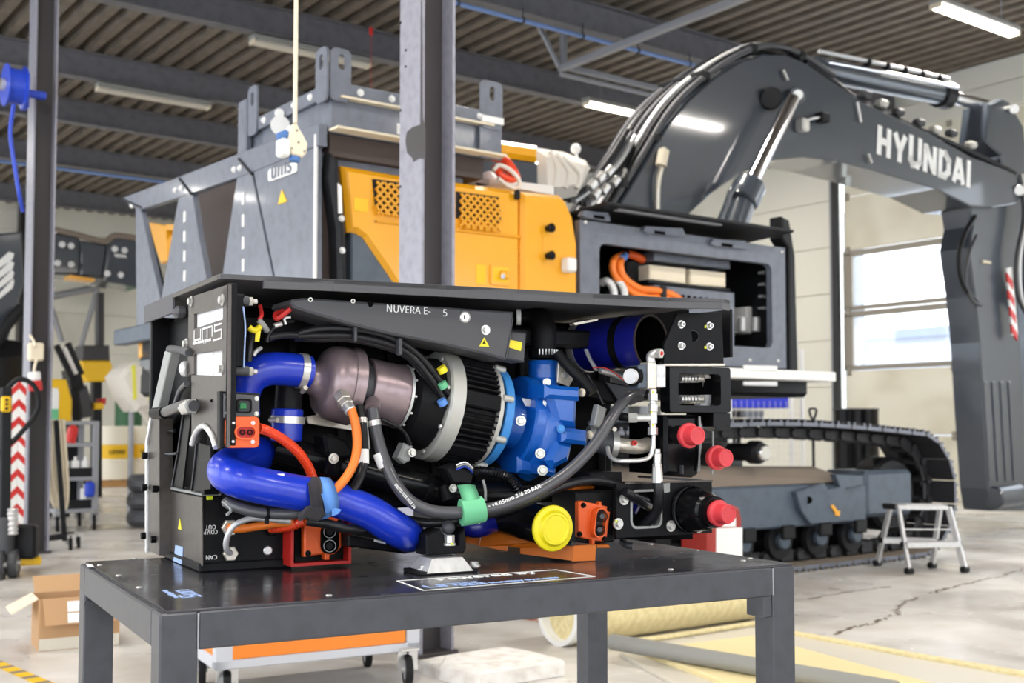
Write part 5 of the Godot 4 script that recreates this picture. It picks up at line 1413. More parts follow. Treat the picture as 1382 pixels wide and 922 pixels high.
	for k in 8:
		var f := TAU * (k + 0.4) / 8.0
		var p := Vector3(-0.003, sin(f) * 0.113, cos(f) * 0.113)
		part("flange_boss", MB.new().cyl(T1 * p, T1 * (p + Vector3(0.024, 0, 0)), 0.0075, 12, -1, 0.001), "cast_alu", mot)
		var p2 := Vector3(-0.126, sin(f) * 0.106, cos(f) * 0.106)
		part("flange_screw", MB.new().cyl(T1 * p2, T1 * (p2 + Vector3(-0.006, 0, 0)), 0.0055, 10, -1, 0.001), "steel", mot)
	var m4 := MB.new()
	m4.t = T1
	m4.lathe(Vector3.ZERO, Vector3.RIGHT, [Vector2(-0.185, 0), Vector2(-0.185, 0.075), Vector2(-0.177, 0.090), Vector2(-0.126, 0.099), Vector2(-0.124, 0.06)], 40, false)
	part("end_bell", m4, "black_satin", mot)
	for s in [[613, 548], [609, 585], [612, 520]]: part("cable_entry", MB.new().cyl(B.z(s[0], s[1], 0.335), B.z(s[0] - 8, s[1] - 1, 0.31), 0.011, 14, -1, 0.002), "steel_warm", mot)
	var m5 := MB.new()
	m5.t = T1
	m5.lathe(Vector3.ZERO, Vector3.RIGHT, [Vector2(-0.004, 0.06), Vector2(-0.004, 0.100), Vector2(0.014, 0.100), Vector2(0.014, 0.05)], 40)
	part("coupling_drum", m5, "black", mot)
	part("sensor_plug", slab(B, 0.27, [[600, 632], [617, 626], [640, 640], [636, 655], [612, 652]], 0.04, 0.004), "black_satin", mot)
	for k in 3: part("sensor_wire", MB.new().tube(path(B, [[616, 628 + k * 3, 0.26], [628, 624 + k * 3, 0.255], [638, 632 + k * 3, 0.27]]), 0.0018, 6, 4), ["paper", "grey_clip", "blue"][k], mot)
	# blue pump
	var pm := MB.new()
	var TP := T1 * Transform3D(Basis.IDENTITY, Vector3(-0.085, 0, 0))
	pm.t = TP
	pm.lathe(Vector3.ZERO, Vector3.RIGHT, [Vector2(0.096, 0.05), Vector2(0.096, 0.108), Vector2(0.099, 0.110), Vector2(0.113, 0.110), Vector2(0.116, 0.107), Vector2(0.116, 0.05)], 44)
	var pump := part("water_pump", pm, "pump_pale")
	var p2m := MB.new()
	p2m.t = TP
	p2m.lathe(Vector3.ZERO, Vector3.RIGHT, [Vector2(0.114, 0.062), Vector2(0.172, 0.060), Vector2(0.178, 0.075)], 36, true)
	part("pump_neck", p2m, "pump_blue", pump)
	var p3m := MB.new()
	p3m.t = TP
	p3m.lathe(Vector3.ZERO, Vector3.RIGHT, [Vector2(0.172, 0.05), Vector2(0.172, 0.098), Vector2(0.176, 0.104), Vector2(0.196, 0.106), Vector2(0.200, 0.100), Vector2(0.205, 0.098), Vector2(0.235, 0.096), Vector2(0.252, 0.088), Vector2(0.262, 0.07), Vector2(0.262, 0.048), Vector2(0.285, 0.042), Vector2(0.312, 0.040), Vector2(0.312, 0)], 44)
	part("volute", p3m, "pump_blue", pump)
	var p4m := MB.new()
	p4m.t = TP
	p4m.tube([Vector3(0.218, 0.085, -0.02), Vector3(0.218, 0.06, 0.06), Vector3(0.218, 0.0, 0.092), Vector3(0.218, -0.065, 0.07), Vector3(0.218, -0.098, 0.01)], 0.028, 14, 8)
	part("volute_bulge", p4m, "pump_blue", pump)
	for s in [[737, 519, 784, 537, 0.25], [760, 577, 794, 597, 0.25], [733, 628, 752, 640, 0.27], [700, 638, 722, 616, 0.32]]:
		part("pump_lug", slab(B, s[4], [[s[0], s[1]], [s[2], s[1] + 4], [s[2], s[3] + 4], [s[0], s[3]]], 0.08, 0.008), "pump_blue", pump)
	part("pump_rib", slab(B, 0.262, [[736, 520], [782, 532], [780, 577], [752, 574]], 0.07, 0.012), "pump_blue", pump)
	part("pump_rib", slab(B, 0.262, [[752, 592], [776, 598], [770, 622], [748, 634], [738, 622]], 0.07, 0.012), "pump_blue", pump)
	for s in [[784, 530], [794, 587]]: part("lug_plug", MB.new().cyl(B.z(s[0] - 1, s[1], 0.27), B.z(s[0] + 4, s[1], 0.27), 0.009, 12, -1, 0.002), "cream", pump)
	for s in [[738, 543, 0.285], [729, 612, 0.285], [703, 568, 0.29], [757, 579, 0.25], [738, 516, 0.275], [732, 635, 0.265]]:
		part("pump_bolt", MB.new().hexbolt(B.z(s[0], s[1], s[4] if s.size() > 4 else s[2]), Vector3(-0.4, 0, 0.9), 0.0075 if s[0] < 735 else 0.006), "zinc" if s[0] < 740 else "pump_pale", pump)
	part("rating_plate", slab(B, 0.318, [[704, 537], [716, 539], [722, 550], [709, 548]], 0.001), "alu", pump)
	var oa := B.z(733, 545, 0.40)
	part("pump_outlet", MB.new().lathe(B.z(733, 528, 0.39), Vector3(0, 1, 0), [Vector2(0, 0.038), Vector2(0.025, 0.036), Vector2(0.030, 0.034), Vector2(0.058, 0.034), Vector2(0.062, 0.036), Vector2(0.068, 0.034), Vector2(0.068, 0)], 28), "pump_blue", pump)
	part("outlet_clamp", MB.new().lathe(B.z(733, 484, 0.39), Vector3.UP, [Vector2(0, 0.02), Vector2(0, 0.032), Vector2(0.004, 0.033), Vector2(0.018, 0.033), Vector2(0.02, 0.03)], 28), "black", pump)
	for k in 9:
		var f := -0.3 + k * 0.22
		part("clamp_tooth", MB.new().box(B.z(733, 476, 0.39) + Vector3(cos(f + 0.9) * 0.033, 0, sin(f + 0.9) * 0.033), Vector3(0.003, 0.013, 0.003), 0.0005), "steel", pump)
	part("outlet_hose", MB.new().tube(path(B, [[733, 480, 0.39], [734, 455, 0.39], [733, 443, 0.395], [728, 432, 0.42], [714, 428, 0.49]]), 0.0285, 20, 6), "rubber")
	part("support_strut", MB.new().tube(path(B, [[752, 476, 0.34], [768, 496, 0.32], [785, 512, 0.30], [800, 530, 0.28]]), 0.012, 10, 4), "rubber")
	part("strut_bracket", slab(B, 0.34, [[754, 488], [770, 495], [775, 510], [768, 522], [752, 516]], 0.006, 0.001), "steel_warm")
	part("bracket_bolt", MB.new().hexbolt(B.z(763, 506, 0.34), F, 0.006), "steel")
	part("sensor_lead", MB.new().tube(path(B, [[793, 506, 0.3], [806, 528, 0.28], [814, 545, 0.27]]), 0.0032, 8, 4), "hose_black")
	part("grey_plug", slab(B, 0.262, [[808, 546], [820, 552], [812, 578], [802, 574]], 0.02, 0.003), "grey_clip")
	# black pipes low down
	part("return_pipe", MB.new().tube(path(B, [[372, 606, 0.40], [430, 622, 0.38], [500, 640, 0.37], [560, 655, 0.36], [625, 668, 0.36], [690, 668, 0.37]]), 0.030, 20, 6), "black_gloss")
	part("pipe_joint", MB.new().cyl(B.z(570, 657, 0.36), B.z(578, 659, 0.36), 0.0325, 24, -1, 0.002), "black", null)
	part("pipe_stub", MB.new().cyl(B.z(600, 655, 0.33), B.z(606, 676, 0.32), 0.014, 16, -1, 0.002), "black_satin")
	part("stub_bolt", MB.new().hexbolt(B.z(611, 659, 0.30), F, 0.006), "zinc")
	part("valve_body", slab(B, 0.33, [[437, 590], [448, 586], [468, 594], [476, 606], [474, 618], [448, 620], [440, 610]], 0.06, 0.006), "black_satin")
	part("valve_port", MB.new().cyl(B.z(446, 640, 0.31), B.z(452, 618, 0.30), 0.017, 16, -1, 0.003), "black_gloss")
	part("valve_bolt", MB.new().hexbolt(B.z(450, 619, 0.285), F, 0.007), "zinc")
	part("sensor_body", slab(B, 0.31, [[537, 618], [546, 598], [558, 602], [554, 622], [546, 626]], 0.03, 0.004), "grey_clip")
	part("sensor_bolt", MB.new().hexbolt(B.z(556, 611, 0.3), F, 0.006), "zinc")
	part("sensor_lead", MB.new().tube(path(B, [[514, 566, 0.29], [530, 573, 0.29], [545, 583, 0.30], [554, 600, 0.31]]), 0.0042, 8, 5), "hose_black")
	part("fan_duct", MB.new().lathe(B.z(575, 560, 0.42), Vector3(0.9, -0.15, 0.2), [Vector2(-0.03, 0.07), Vector2(0.0, 0.082), Vector2(0.05, 0.088)], 32, true), "black_gloss")
	part("flex_conduit", MB.new().tube(path(B, [[632, 637, 0.29], [655, 637, 0.275], [678, 641, 0.265], [695, 654, 0.255], [708, 676, 0.25]]), 0.0105, 12, 12, 1.0, 0.09), "black_gloss")
	part("cable_fin", MB.new().tube(path(B, [[652, 648, 0.26], [655, 662, 0.26], [655, 676, 0.26]]), 0.003, 6, 3), "grey_clip")
	part("frame_beam", slab(B, 0.36, [[470, 722], [545, 735], [565, 742], [548, 748], [470, 738]], 0.1, 0.004), "black_satin")
	part("frame_decal", slab(B, 0.355, [[505, 728], [520, 732], [521, 735], [505, 731]], 0.001), "paper")
	part("lower_block", slab(B, 0.34, [[590, 690], [640, 690], [640, 716], [590, 712]], 0.12, 0.005), "black_satin")
	part("blue_elbow", MB.new().tube(path(B, [[612, 700, 0.38], [640, 712, 0.34], [665, 706, 0.36]]), 0.022, 16, 5), "blue_dark")
	# rubber mount bolted to the table
	var md := 0.205
	var mp := part("engine_mount", slab(B, 0.222, [[575, 722], [594, 714], [600, 722], [601, 735], [619, 735], [620, 722], [628, 712], [630, 740], [626, 747], [576, 750]], 0.05, 0.003), "black_satin")
	var mb2 := MB.new()
	var c0 := B.y(608, 772, 0.766)
	var lo := [c0 + Vector3(-0.052, 0, 0.004), c0 + Vector3(0.048, 0, 0.004), c0 + Vector3(0.048, 0, -0.085), c0 + Vector3(-0.052, 0, -0.085)]
	var hi := [c0 + Vector3(-0.034, 0.026, -0.012), c0 + Vector3(0.032, 0.026, -0.012), c0 + Vector3(0.032, 0.026, -0.07), c0 + Vector3(-0.034, 0.026, -0.07)]
	for i in 4: mb2.quad(lo[i], lo[(i + 1) % 4], hi[(i + 1) % 4], hi[i])
	mb2.quad(hi[0], hi[1], hi[2], hi[3])
	part("mount_dome", mb2, "alu", mp)
	part("mount_pad", MB.new().box(c0 + Vector3(-0.002, -0.0005, -0.04), Vector3(0.125, 0.007, 0.085), 0.002), "rubber", mp)
	for s in [[571, 769], [640, 764]]: part("mount_bolt", MB.new().hexbolt(B.y(s[0], s[1], 0.769), Vector3.UP, 0.0085), "steel", mp)
	part("mount_nut", MB.new().cyl(B.z(607, 733, 0.215), B.z(607, 722, 0.215), 0.0095, 6, -1, 0.001, true), "steel", mp)
	part("mount_washer", MB.new().cyl(B.z(607, 736, 0.215), B.z(607, 733, 0.215), 0.012, 16), "zinc", mp)
	part("mount_paint", MB.new().box(B.z(610, 734.5, 0.202), Vector3(0.006, 0.004, 0.002), 0.0005), "yellow_mark", mp)
	part("mount_ball", MB.new().ball(B.z(605, 712, 0.23), 0.014, 14), "rubber_grey", mp)
	# red box with an orange socket, low at left
	var rd := 0.40
	var rb := part("socket_box", MB.new().ring(squared(B.z(434, 732, rd), Vector3.RIGHT, Vector3.UP, 0.128, 0.092), squared(B.z(434, 732, rd), Vector3.RIGHT, Vector3.UP, 0.116, 0.080), Vector3(0, 0, -0.08)), "red_box")
	part("box_floor", slab(B, rd + 0.03, [[398, 700], [470, 698], [470, 761], [398, 761]], 0.05), "black", rb)
	var os := part("power_socket", slab(B, rd - 0.004, [[411, 702], [460, 697], [462, 738], [452, 748], [446, 749], [445, 756], [439, 756], [438, 748], [411, 752]], 0.02, 0.003), "orange_plastic", rb)
	part("socket_well", MB.new().prism(rounded(B.z(446, 727, rd - 0.012), Vector3.RIGHT, Vector3.UP, 0.037, 0.062, 0.016), Vector3(0, 0, -0.008), 0.001), "void", os)
	for s in [718, 737]: part("pin", MB.new().pipe(B.z(445, s, rd - 0.012), B.z(445, s, rd - 0.018), 0.0125, 0.0112, 20), "grey_clip", os)
	for s in [718, 737]: part("pin_core", MB.new().cyl(B.z(445, s, rd - 0.012), B.z(445, s, rd - 0.018), 0.007, 14), "black", os)
	for s in [[416, 747], [459, 704]]: part("socket_screw", MB.new().capscrew(B.z(s[0], s[1], rd - 0.006), F, 0.004), "black", os)
	# orange bracket and its socket, low at right
	var ob := part("orange_bracket", MB.new().prism(path(B, [[773, 757, 0.242], [774, 738, 0.242], [722, 732, 0.31], [653, 713, 0.41], [647, 737, 0.41], [684, 744, 0.365], [685, 737, 0.365], [702, 740, 0.345], [702, 747.5, 0.345]]), Vector3(0.004, 0, -0.003)), "orange_metal")
	part("bracket_face", slab(B, 0.242, [[774, 737], [805, 734.5], [803.5, 757], [773, 758]], 0.005, 0.0008), "orange_metal", ob)
	part("bracket_arm", MB.new().prism(path(B, [[628, 722, 0.45], [648, 714, 0.425], [647, 737, 0.425], [628, 732, 0.45]]), Vector3(0.004, 0, -0.003)), "orange_metal", ob)
	part("bracket_shelf", slab(B, 0.25, [[805, 735], [822, 735], [824, 740], [805, 740]], 0.08, 0.002), "orange_metal", ob)
	part("bracket_back", slab(B, 0.31, [[768, 662], [782, 656], [802, 656], [802, 662], [785, 664], [772, 700]], 0.02), "orange_metal", ob)
	var rk := part("socket_block", slab(B, 0.245, [[778, 664], [829, 661], [830, 731], [806, 735], [778, 732]], 0.1, 0.004), "black_satin")
	var rs := part("power_socket", slab(B, 0.232, [[781, 678], [786, 676], [808, 681], [810, 677], [812, 677], [813, 682], [824, 685], [824, 692], [819, 728], [815, 731], [804, 730], [803, 735], [800, 735], [799, 729], [781, 725]], 0.014, 0.002), "orange_plastic", rk)
	part("socket_rim", MB.new().ring(rounded(B.z(811, 706, 0.214), Vector3(0.99, -0.14, 0).normalized(), Vector3(0.14, 0.99, 0).normalized(), 0.03, 0.064, 0.014), rounded(B.z(811, 706, 0.214), Vector3(0.99, -0.14, 0).normalized(), Vector3(0.14, 0.99, 0).normalized(), 0.025, 0.058, 0.012), Vector3(0, 0, -0.018)), "orange_plastic", rs)
	part("socket_well", MB.new().prism(rounded(B.z(811, 706, 0.226), Vector3(0.99, -0.14, 0).normalized(), Vector3(0.14, 0.99, 0).normalized(), 0.025, 0.058, 0.012), Vector3(0, 0, -0.004)), "ex_brown", rs)
	for s in [[813, 697], [809.5, 715]]:
		part("pin", MB.new().pipe(B.z(s[0], s[1], 0.226), B.z(s[0], s[1], 0.216), 0.0115, 0.0095, 20), "black", rs)
		part("pin_core", MB.new().cyl(B.z(s[0], s[1], 0.226), B.z(s[0], s[1], 0.214), 0.006, 14, -1, 0.001), "rubber_grey", rs)
	for s in [[787, 682], [822, 687], [782, 721], [815, 727]]: part("socket_screw", MB.new().capscrew(B.z(s[0], s[1], 0.232), F, 0.004), "black", rs)
	# capped black outlet
	part("outlet_pipe", MB.new().tube(path(B, [[655, 690, 0.42], [690, 697, 0.34], [725, 707, 0.27], [742, 712, 0.225]]), 0.041, 22, 6), "black_gloss")
	cap_plug(B.z(745, 713, 0.21), F, 0.047, 0.016, "yellow_cap")
	# right end: upper bracket
	var kd := 0.2
	var kp := part("end_bracket", slab(B, kd, [[914, 423], [974.5, 421], [977, 491], [896, 491], [896.5, 465]], 0.008, 0.0008), "black_satin")
	bolts("bracket_bolt", [[919, 438], [957, 440], [919, 467], [957, 468]], kd, 0.006, "steel", kp, true)
	for s in [[952, 441], [952, 469]]: part("paint_mark", MB.new().box(B.z(s[0], s[1], kd - 0.002), Vector3(0.005, 0.006, 0.002), 0.0005), "yellow_mark", kp)
	part("bracket_hole", MB.new().cyl(B.z(935, 454, kd + 0.002), B.z(935, 454, kd - 0.0012), 0.0125, 24), "void", kp)
	part("hole_rim", MB.new().pipe(B.z(935, 454, kd), B.z(935, 454, kd - 0.0012), 0.0133, 0.0123, 24), "rubber_grey", kp)
	part("bracket_side", MB.new().box(B.z(977, 455, kd + 0.12) + Vector3(-0.06, 0, 0), Vector3(0.008, 0.11, 0.2), 0.001), "black_satin", kp)
	part("bracket_foot", slab(B, kd - 0.02, [[895, 491], [979, 491], [979, 494], [895, 494]], 0.03, 0.001), "steel_warm", kp)
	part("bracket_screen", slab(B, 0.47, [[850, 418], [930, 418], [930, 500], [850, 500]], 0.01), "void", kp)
	# air duct, open end towards the right
	var a1 := B.z(878, 461, 0.29)
	var a0 := a1 - Vector3(0.274, 0, 0.962).normalized() * 0.2
	var du := part("air_duct", MB.new().lathe(a0, a1 - a0, [Vector2(0, 0), Vector2(0, 0.058), Vector2(0.01, 0.062), Vector2((a1 - a0).length(), 0.062), Vector2((a1 - a0).length(), 0.057), Vector2(0.02, 0.055), Vector2(0.02, 0)], 36), "blue_dark")
	part("duct_rim", MB.new().pipe(a1, a1 + (a1 - a0).normalized() * 0.002, 0.0625, 0.057, 36), "ex_brown", du)
	part("duct_liner", MB.new().pipe(a0, a1 + (a1 - a0).normalized() * 0.001, 0.0572, 0.0555, 36), "void", du)
	part("duct_band", MB.new().pipe(a0.lerp(a1, 0.62), a0.lerp(a1, 0.72), 0.0635, 0.062, 36), "black", du)
	part("duct_clamp", MB.new().pipe(a0 - (a1 - a0) * 0.02, a0 + (a1 - a0) * 0.08, 0.064, 0.062, 36), "steel", du)
	part("duct_sleeve", MB.new().tube([a0 + (a0 - a1) * 0.7, a0 + (a0 - a1) * 0.3, a0], 0.058, 24, 4), "black_satin", du)
	part("cross_strip", slab(B, 0.3, [[774, 436], [808, 430], [806, 433], [776, 439]], 0.02), "steel_warm")
	part("red_wire", MB.new().tube(path(B, [[800, 497, 0.33], [812, 496, 0.32], [824, 500, 0.31], [834, 507, 0.31], [842, 513, 0.31]]), 0.0014, 6, 5), "red")
	part("pipe_clamp", MB.new().tube(path(B, [[791, 472, 0.38], [797, 486, 0.36], [806, 500, 0.34]]), 0.006, 4, 3, 0.4), "alu")
	part("clamp_screw", MB.new().tube(path(B, [[810, 500, 0.33], [826, 505, 0.33], [840, 511, 0.33]]), 0.0075, 8, 3), "steel")
	part("inner_bracket", slab(B, 0.36, [[760, 515], [800, 512], [850, 520], [874, 524], [868, 540], [850, 546], [830, 545], [772, 530]], 0.03, 0.003), "black_satin")
	part("support_strip", slab(B, 0.35, [[818, 516], [845, 522], [873, 524], [866, 541], [852, 547], [838, 546]], 0.004, 0.001), "rubber_grey")
	# valve stack
	var vd := 0.165
	var vx := part("valve_block", slab(B, vd, [[875, 489], [886, 489], [886, 525], [875, 525]], 0.03, 0.002), "steel_warm")
	part("valve_cube", slab(B, vd + 0.005, [[886, 492], [899, 492], [899, 523], [886, 523]], 0.035, 0.002), "alu", vx)
	part("valve_body", slab(B, vd + 0.005, [[862, 493], [875, 492], [875, 524], [862, 524]], 0.035, 0.002), "ex_blue_grey", vx)
	part("solenoid", MB.new().cyl(B.z(862, 508, vd + 0.02), B.z(849, 508, vd + 0.02), 0.021, 24, -1, 0.003), "black", vx)
	part("solenoid_face", MB.new().cyl(B.z(853, 508, vd + 0.0), B.z(850, 508, vd - 0.004), 0.016, 20), "alu", vx)
	part("elbow_fitting", MB.new().tube(path(B, [[879, 490, vd + 0.01], [878, 481, vd + 0.01], [884, 477, vd], [891, 476, vd - 0.008]]), 0.0095, 8, 4), "steel", vx)
	part("elbow_nut", MB.new().cyl(B.z(886, 477, vd - 0.002), B.z(893, 477, vd - 0.014), 0.011, 6, -1, 0.001, true), "steel", vx)
	part("elbow_plug", MB.new().cyl(B.z(892, 477, vd - 0.013), B.z(893, 477, vd - 0.016), 0.0045, 12), "red", vx)
	for s in [[881, 525, 531, 0.0085], [881, 531, 541, 0.0105], [881, 541, 545, 0.007], [881, 545, 556, 0.0105], [881, 556, 572, 0.0092], [881, 572, 577, 0.0075], [881, 577, 587, 0.0108], [882, 587, 606, 0.0048], [887, 606, 612, 0.007], [887, 612, 626, 0.0085], [887, 626, 630, 0.0105]]:
		part("pipe_fitting", MB.new().cyl(B.z(s[0], s[2], vd + 0.012), B.z(s[0], s[1], vd + 0.012), s[3], 6 if s[3] > 0.0085 else 14, -1, 0.0008, s[3] > 0.0085), "steel", vx)
	part("hose_ferrule", MB.new().cyl(B.z(887, 652, vd + 0.012), B.z(887, 630, vd + 0.012), 0.0125, 8, 0.0105, 0.001, true), "steel", vx)
	part("pressure_hose", MB.new().tube(path(B, [[888, 650, vd + 0.012], [889, 668, vd + 0.012], [886, 690, vd + 0.03], [872, 706, vd + 0.06], [850, 716, vd + 0.12]]), 0.0115, 12, 6), "hose_black", vx)
	part("tee_joint", MB.new().cyl(B.z(848, 564, vd + 0.03), B.z(860, 564, vd + 0.02), 0.0115, 6, -1, 0.001, true), "steel", vx)
	part("tee_joint", MB.new().cyl(B.z(858, 564, vd + 0.02), B.z(877, 564, vd + 0.012), 0.0085, 14), "steel", vx)
	part("tee_pipe", MB.new().cyl(B.z(836, 562, vd + 0.05), B.z(850, 564, vd + 0.03), 0.009, 14), "black_satin", vx)
	part("bent_tube", MB.new().tube(path(B, [[882, 590, vd + 0.012], [881, 604, vd + 0.012], [877, 616, vd + 0.014], [866, 621, vd + 0.018], [845, 622, vd + 0.03], [830, 621, vd + 0.05], [822, 614, vd + 0.07], [820, 604, vd + 0.09]]), 0.0048, 10, 6), "steel", vx)
	for s in [[878, 529], [876, 556], [878, 574]]: part("paint_mark", MB.new().box(B.z(s[0] + 3, s[1], vd - 0.0005), Vector3(0.004, 0.004, 0.001)), "yellow_mark", vx)
	part("pipe_elbow", MB.new().tube(path(B, [[832, 600, 0.27], [846, 602, 0.26], [862, 603, 0.26], [874, 600, 0.28]]), 0.0165, 14, 5), "steel_warm")
	part("elbow_plug", MB.new().pipe(B.z(855, 598, 0.242), B.z(857, 598, 0.236), 0.006, 0.003, 14), "red")
	part("suction_hose", MB.new().cyl(B.z(794, 592, 0.31), B.z(830, 600, 0.28), 0.027, 24, -1, 0.002), "rubber_grey")
	clamp_ring(B.z(828, 600, 0.281), Vector3(1, -0.12, 0.35), 0.028, 0.014, vx, Vector3(0, 1, 0))
	clamp_ring(B.z(797, 592, 0.305), Vector3(1, -0.12, 0.35), 0.028, 0.014, vx, Vector3(0, 1, 0))
	part("dark_shelf", slab(B, 0.25, [[797, 638], [840, 637], [841, 660], [797, 655]], 0.1, 0.003), "black_satin")
	# box frame with the sight window
	var wd := 0.205
	var wc := (B.z(904, 493, wd) + B.z(986, 558, wd)) * 0.5
	var ww := absf(B.z(986, 526, wd).x - B.z(904, 526, wd).x)
	var wf := part("window_frame", MB.new().ring(rounded(wc, Vector3.RIGHT, Vector3.UP, ww, 0.101, 0.006), rounded(wc + Vector3(-0.002, 0, 0), Vector3.RIGHT, Vector3.UP, ww * 0.70, 0.071, 0.009), Vector3(0, 0, -0.035)), "black_gloss")
	part("frame_back", slab(B, wd + 0.12, [[900, 495], [960, 495], [960, 558], [900, 558]], 0.01), "black", wf)
	part("frame_side", MB.new().box(wc + Vector3(ww / 2 - 0.004, -0.01, -0.09), Vector3(0.006, 0.12, 0.13), 0.001), "black_gloss", wf)
	part("frame_drop", slab(B, wd, [[963, 557], [986, 558], [986, 579], [970, 582], [963, 576]], 0.04, 0.001), "black_gloss", wf)
	part("sight_tube", MB.new().cyl(B.z(960, 508, wd + 0.09), B.z(962, 548, wd + 0.09), 0.026, 20), "grey_clip", wf)
	for s in [511, 539]:
		for k in 6: part("worm_thread", MB.new().cyl(B.z(917 + k * 4.4, s, wd + 0.045), B.z(920 + k * 4.4, s, wd + 0.045), 0.0098, 12), "steel", wf)
		part("worm_screw", MB.new().cyl(B.z(943, s, wd + 0.045), B.z(951, s, wd + 0.035), 0.0085, 12, -1, 0.001), "steel_warm", wf)
	part("sight_band", MB.new().cyl(B.z(949, 507, wd + 0.05), B.z(972, 507, wd + 0.05), 0.007, 14), "white", wf)
	part("sight_band", slab(B, wd + 0.05, [[948, 533], [967, 533], [960, 549], [944, 549]], 0.02), "pale_alu", wf)
	# black canister and its capped ports
	part("canister", slab(B, 0.235, [[898, 560], [948, 560], [950, 620], [944, 640], [936, 645], [898, 640]], 0.14, 0.008), "black_gloss")
	part("canister_rib", MB.new().tube(path(B, [[944, 562, 0.228], [945, 600, 0.228], [943, 636, 0.228]]), 0.003, 6, 3), "grey_clip")
	part("canister_rib", MB.new().tube(path(B, [[962, 580, 0.228], [962, 610, 0.228], [961, 640, 0.228]]), 0.0022, 6, 3), "grey_clip")
	part("canister_fin", MB.new().box(B.z(920, 634, 0.23), Vector3(0.003, 0.02, 0.01)), "rubber_grey")
	part("port_stub", MB.new().cyl(B.z(915, 587, 0.22), B.z(931, 588, 0.165), 0.021, 20), "rubber")
	cap_plug(B.z(929, 588, 0.17), F, 0.0272, 0.034, "red_cap")
	part("port_stub", MB.new().cyl(B.z(952, 617, 0.24), B.z(968, 618, 0.175), 0.021, 20), "rubber")
	cap_plug(B.z(967, 618, 0.175), F, 0.0272, 0.034, "red_cap")
	# lower end plate with window and hub
	var ld := 0.215
	var lc := (B.z(832, 651, ld) + B.z(961, 722, ld)) * 0.5
	var lw := absf(B.z(961, 688, ld).x - B.z(832, 688, ld).x)
	var wcn := B.z(872, 687, ld)
	var lp := part("end_plate", MB.new().ring(squared(lc, Vector3.RIGHT, Vector3.UP, lw, 0.114), rounded(wcn, Vector3.RIGHT, Vector3.UP, 0.078, 0.078, 0.014), Vector3(0, 0, -0.01)), "black_satin")
	part("window_rim", MB.new().ring(rounded(wcn + F * 0.002, Vector3.RIGHT, Vector3.UP, 0.084, 0.084, 0.016), rounded(wcn + F * 0.002, Vector3.RIGHT, Vector3.UP, 0.074, 0.074, 0.012), Vector3(0, 0, -0.016)), "grey_clip", lp)
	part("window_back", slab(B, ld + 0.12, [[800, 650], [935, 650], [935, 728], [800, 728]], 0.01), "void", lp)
	part("plate_edge", MB.new().bar(B.z(843, 652, ld - 0.002), B.z(961, 649, ld - 0.002), 0.004, 0.004), "black_brushed", lp)
	part("plate_shelf", slab(B, ld + 0.03, [[896, 644], [935, 646], [961, 649], [961, 651], [896, 647]], 0.1), "rubber_grey", lp)
	part("plate_window", slab(B, ld - 0.001, [[895, 653], [904, 651], [904, 664], [895, 666]], 0.004), "grey_clip", lp)
	part("blue_pipe", MB.new().cyl(B.z(848, 690, ld + 0.1), B.z(858, 672, ld + 0.1), 0.02, 16), "blue_dark", lp)
	bolts("plate_bolt", [[842, 674], [834, 707], [905, 710]], ld, 0.0085, "steel", lp)
	bolts("plate_bolt", [[923, 671], [917, 700], [943, 715]], ld, 0.0048, "steel", lp, true)
	for s in [[844, 667], [832, 704]]: part("paint_mark", MB.new().box(B.z(s[0], s[1], ld - 0.004), Vector3(0.006, 0.005, 0.002), 0.0005), "yellow_mark", lp)
	part("elbow_hose", MB.new().tube(path(B, [[843, 663, ld - 0.02], [855, 671, ld - 0.015], [868, 680, ld + 0.01], [880, 686, ld + 0.05]]), 0.010, 12, 5), "hose_black", lp)
	var hb := B.z(929, 687, ld)
	part("fan_hub", MB.new().lathe(hb, Vector3(0.04, -0.02, 1), [Vector2(0, 0.05), Vector2(0.006, 0.052), Vector2(0.012, 0.048), Vector2(0.05, 0.044), Vector2(0.068, 0.040), Vector2(0.075, 0.036), Vector2(0.09, 0.034), Vector2(0.09, 0)], 36), "black_gloss", lp)
	part("hub_band", MB.new().lathe(hb, Vector3(0.04, -0.02, 1), [Vector2(0.010, 0.0505), Vector2(0.016, 0.0505)], 36), "rubber_grey", lp)
	cap_plug(hb + Vector3(0.004, -0.003, 0.098), Vector3(0.04, -0.02, 1), 0.028, 0.034, "red_cap")
	part("cable_stub", MB.new().tube(path(B, [[840, 731, 0.3], [846, 736, 0.28], [854, 737, 0.27]]), 0.008, 8, 4), "rubber_grey")
	# lower frame feet that carry the module on the bench
	for s in [[0.30, -0.72], [1.12, -0.66]]: part("foot", MB.new().box(Vector3(s[0], 0.8182, s[1]), Vector3(0.06, 0.1116, 0.06), 0.004), "rubber")


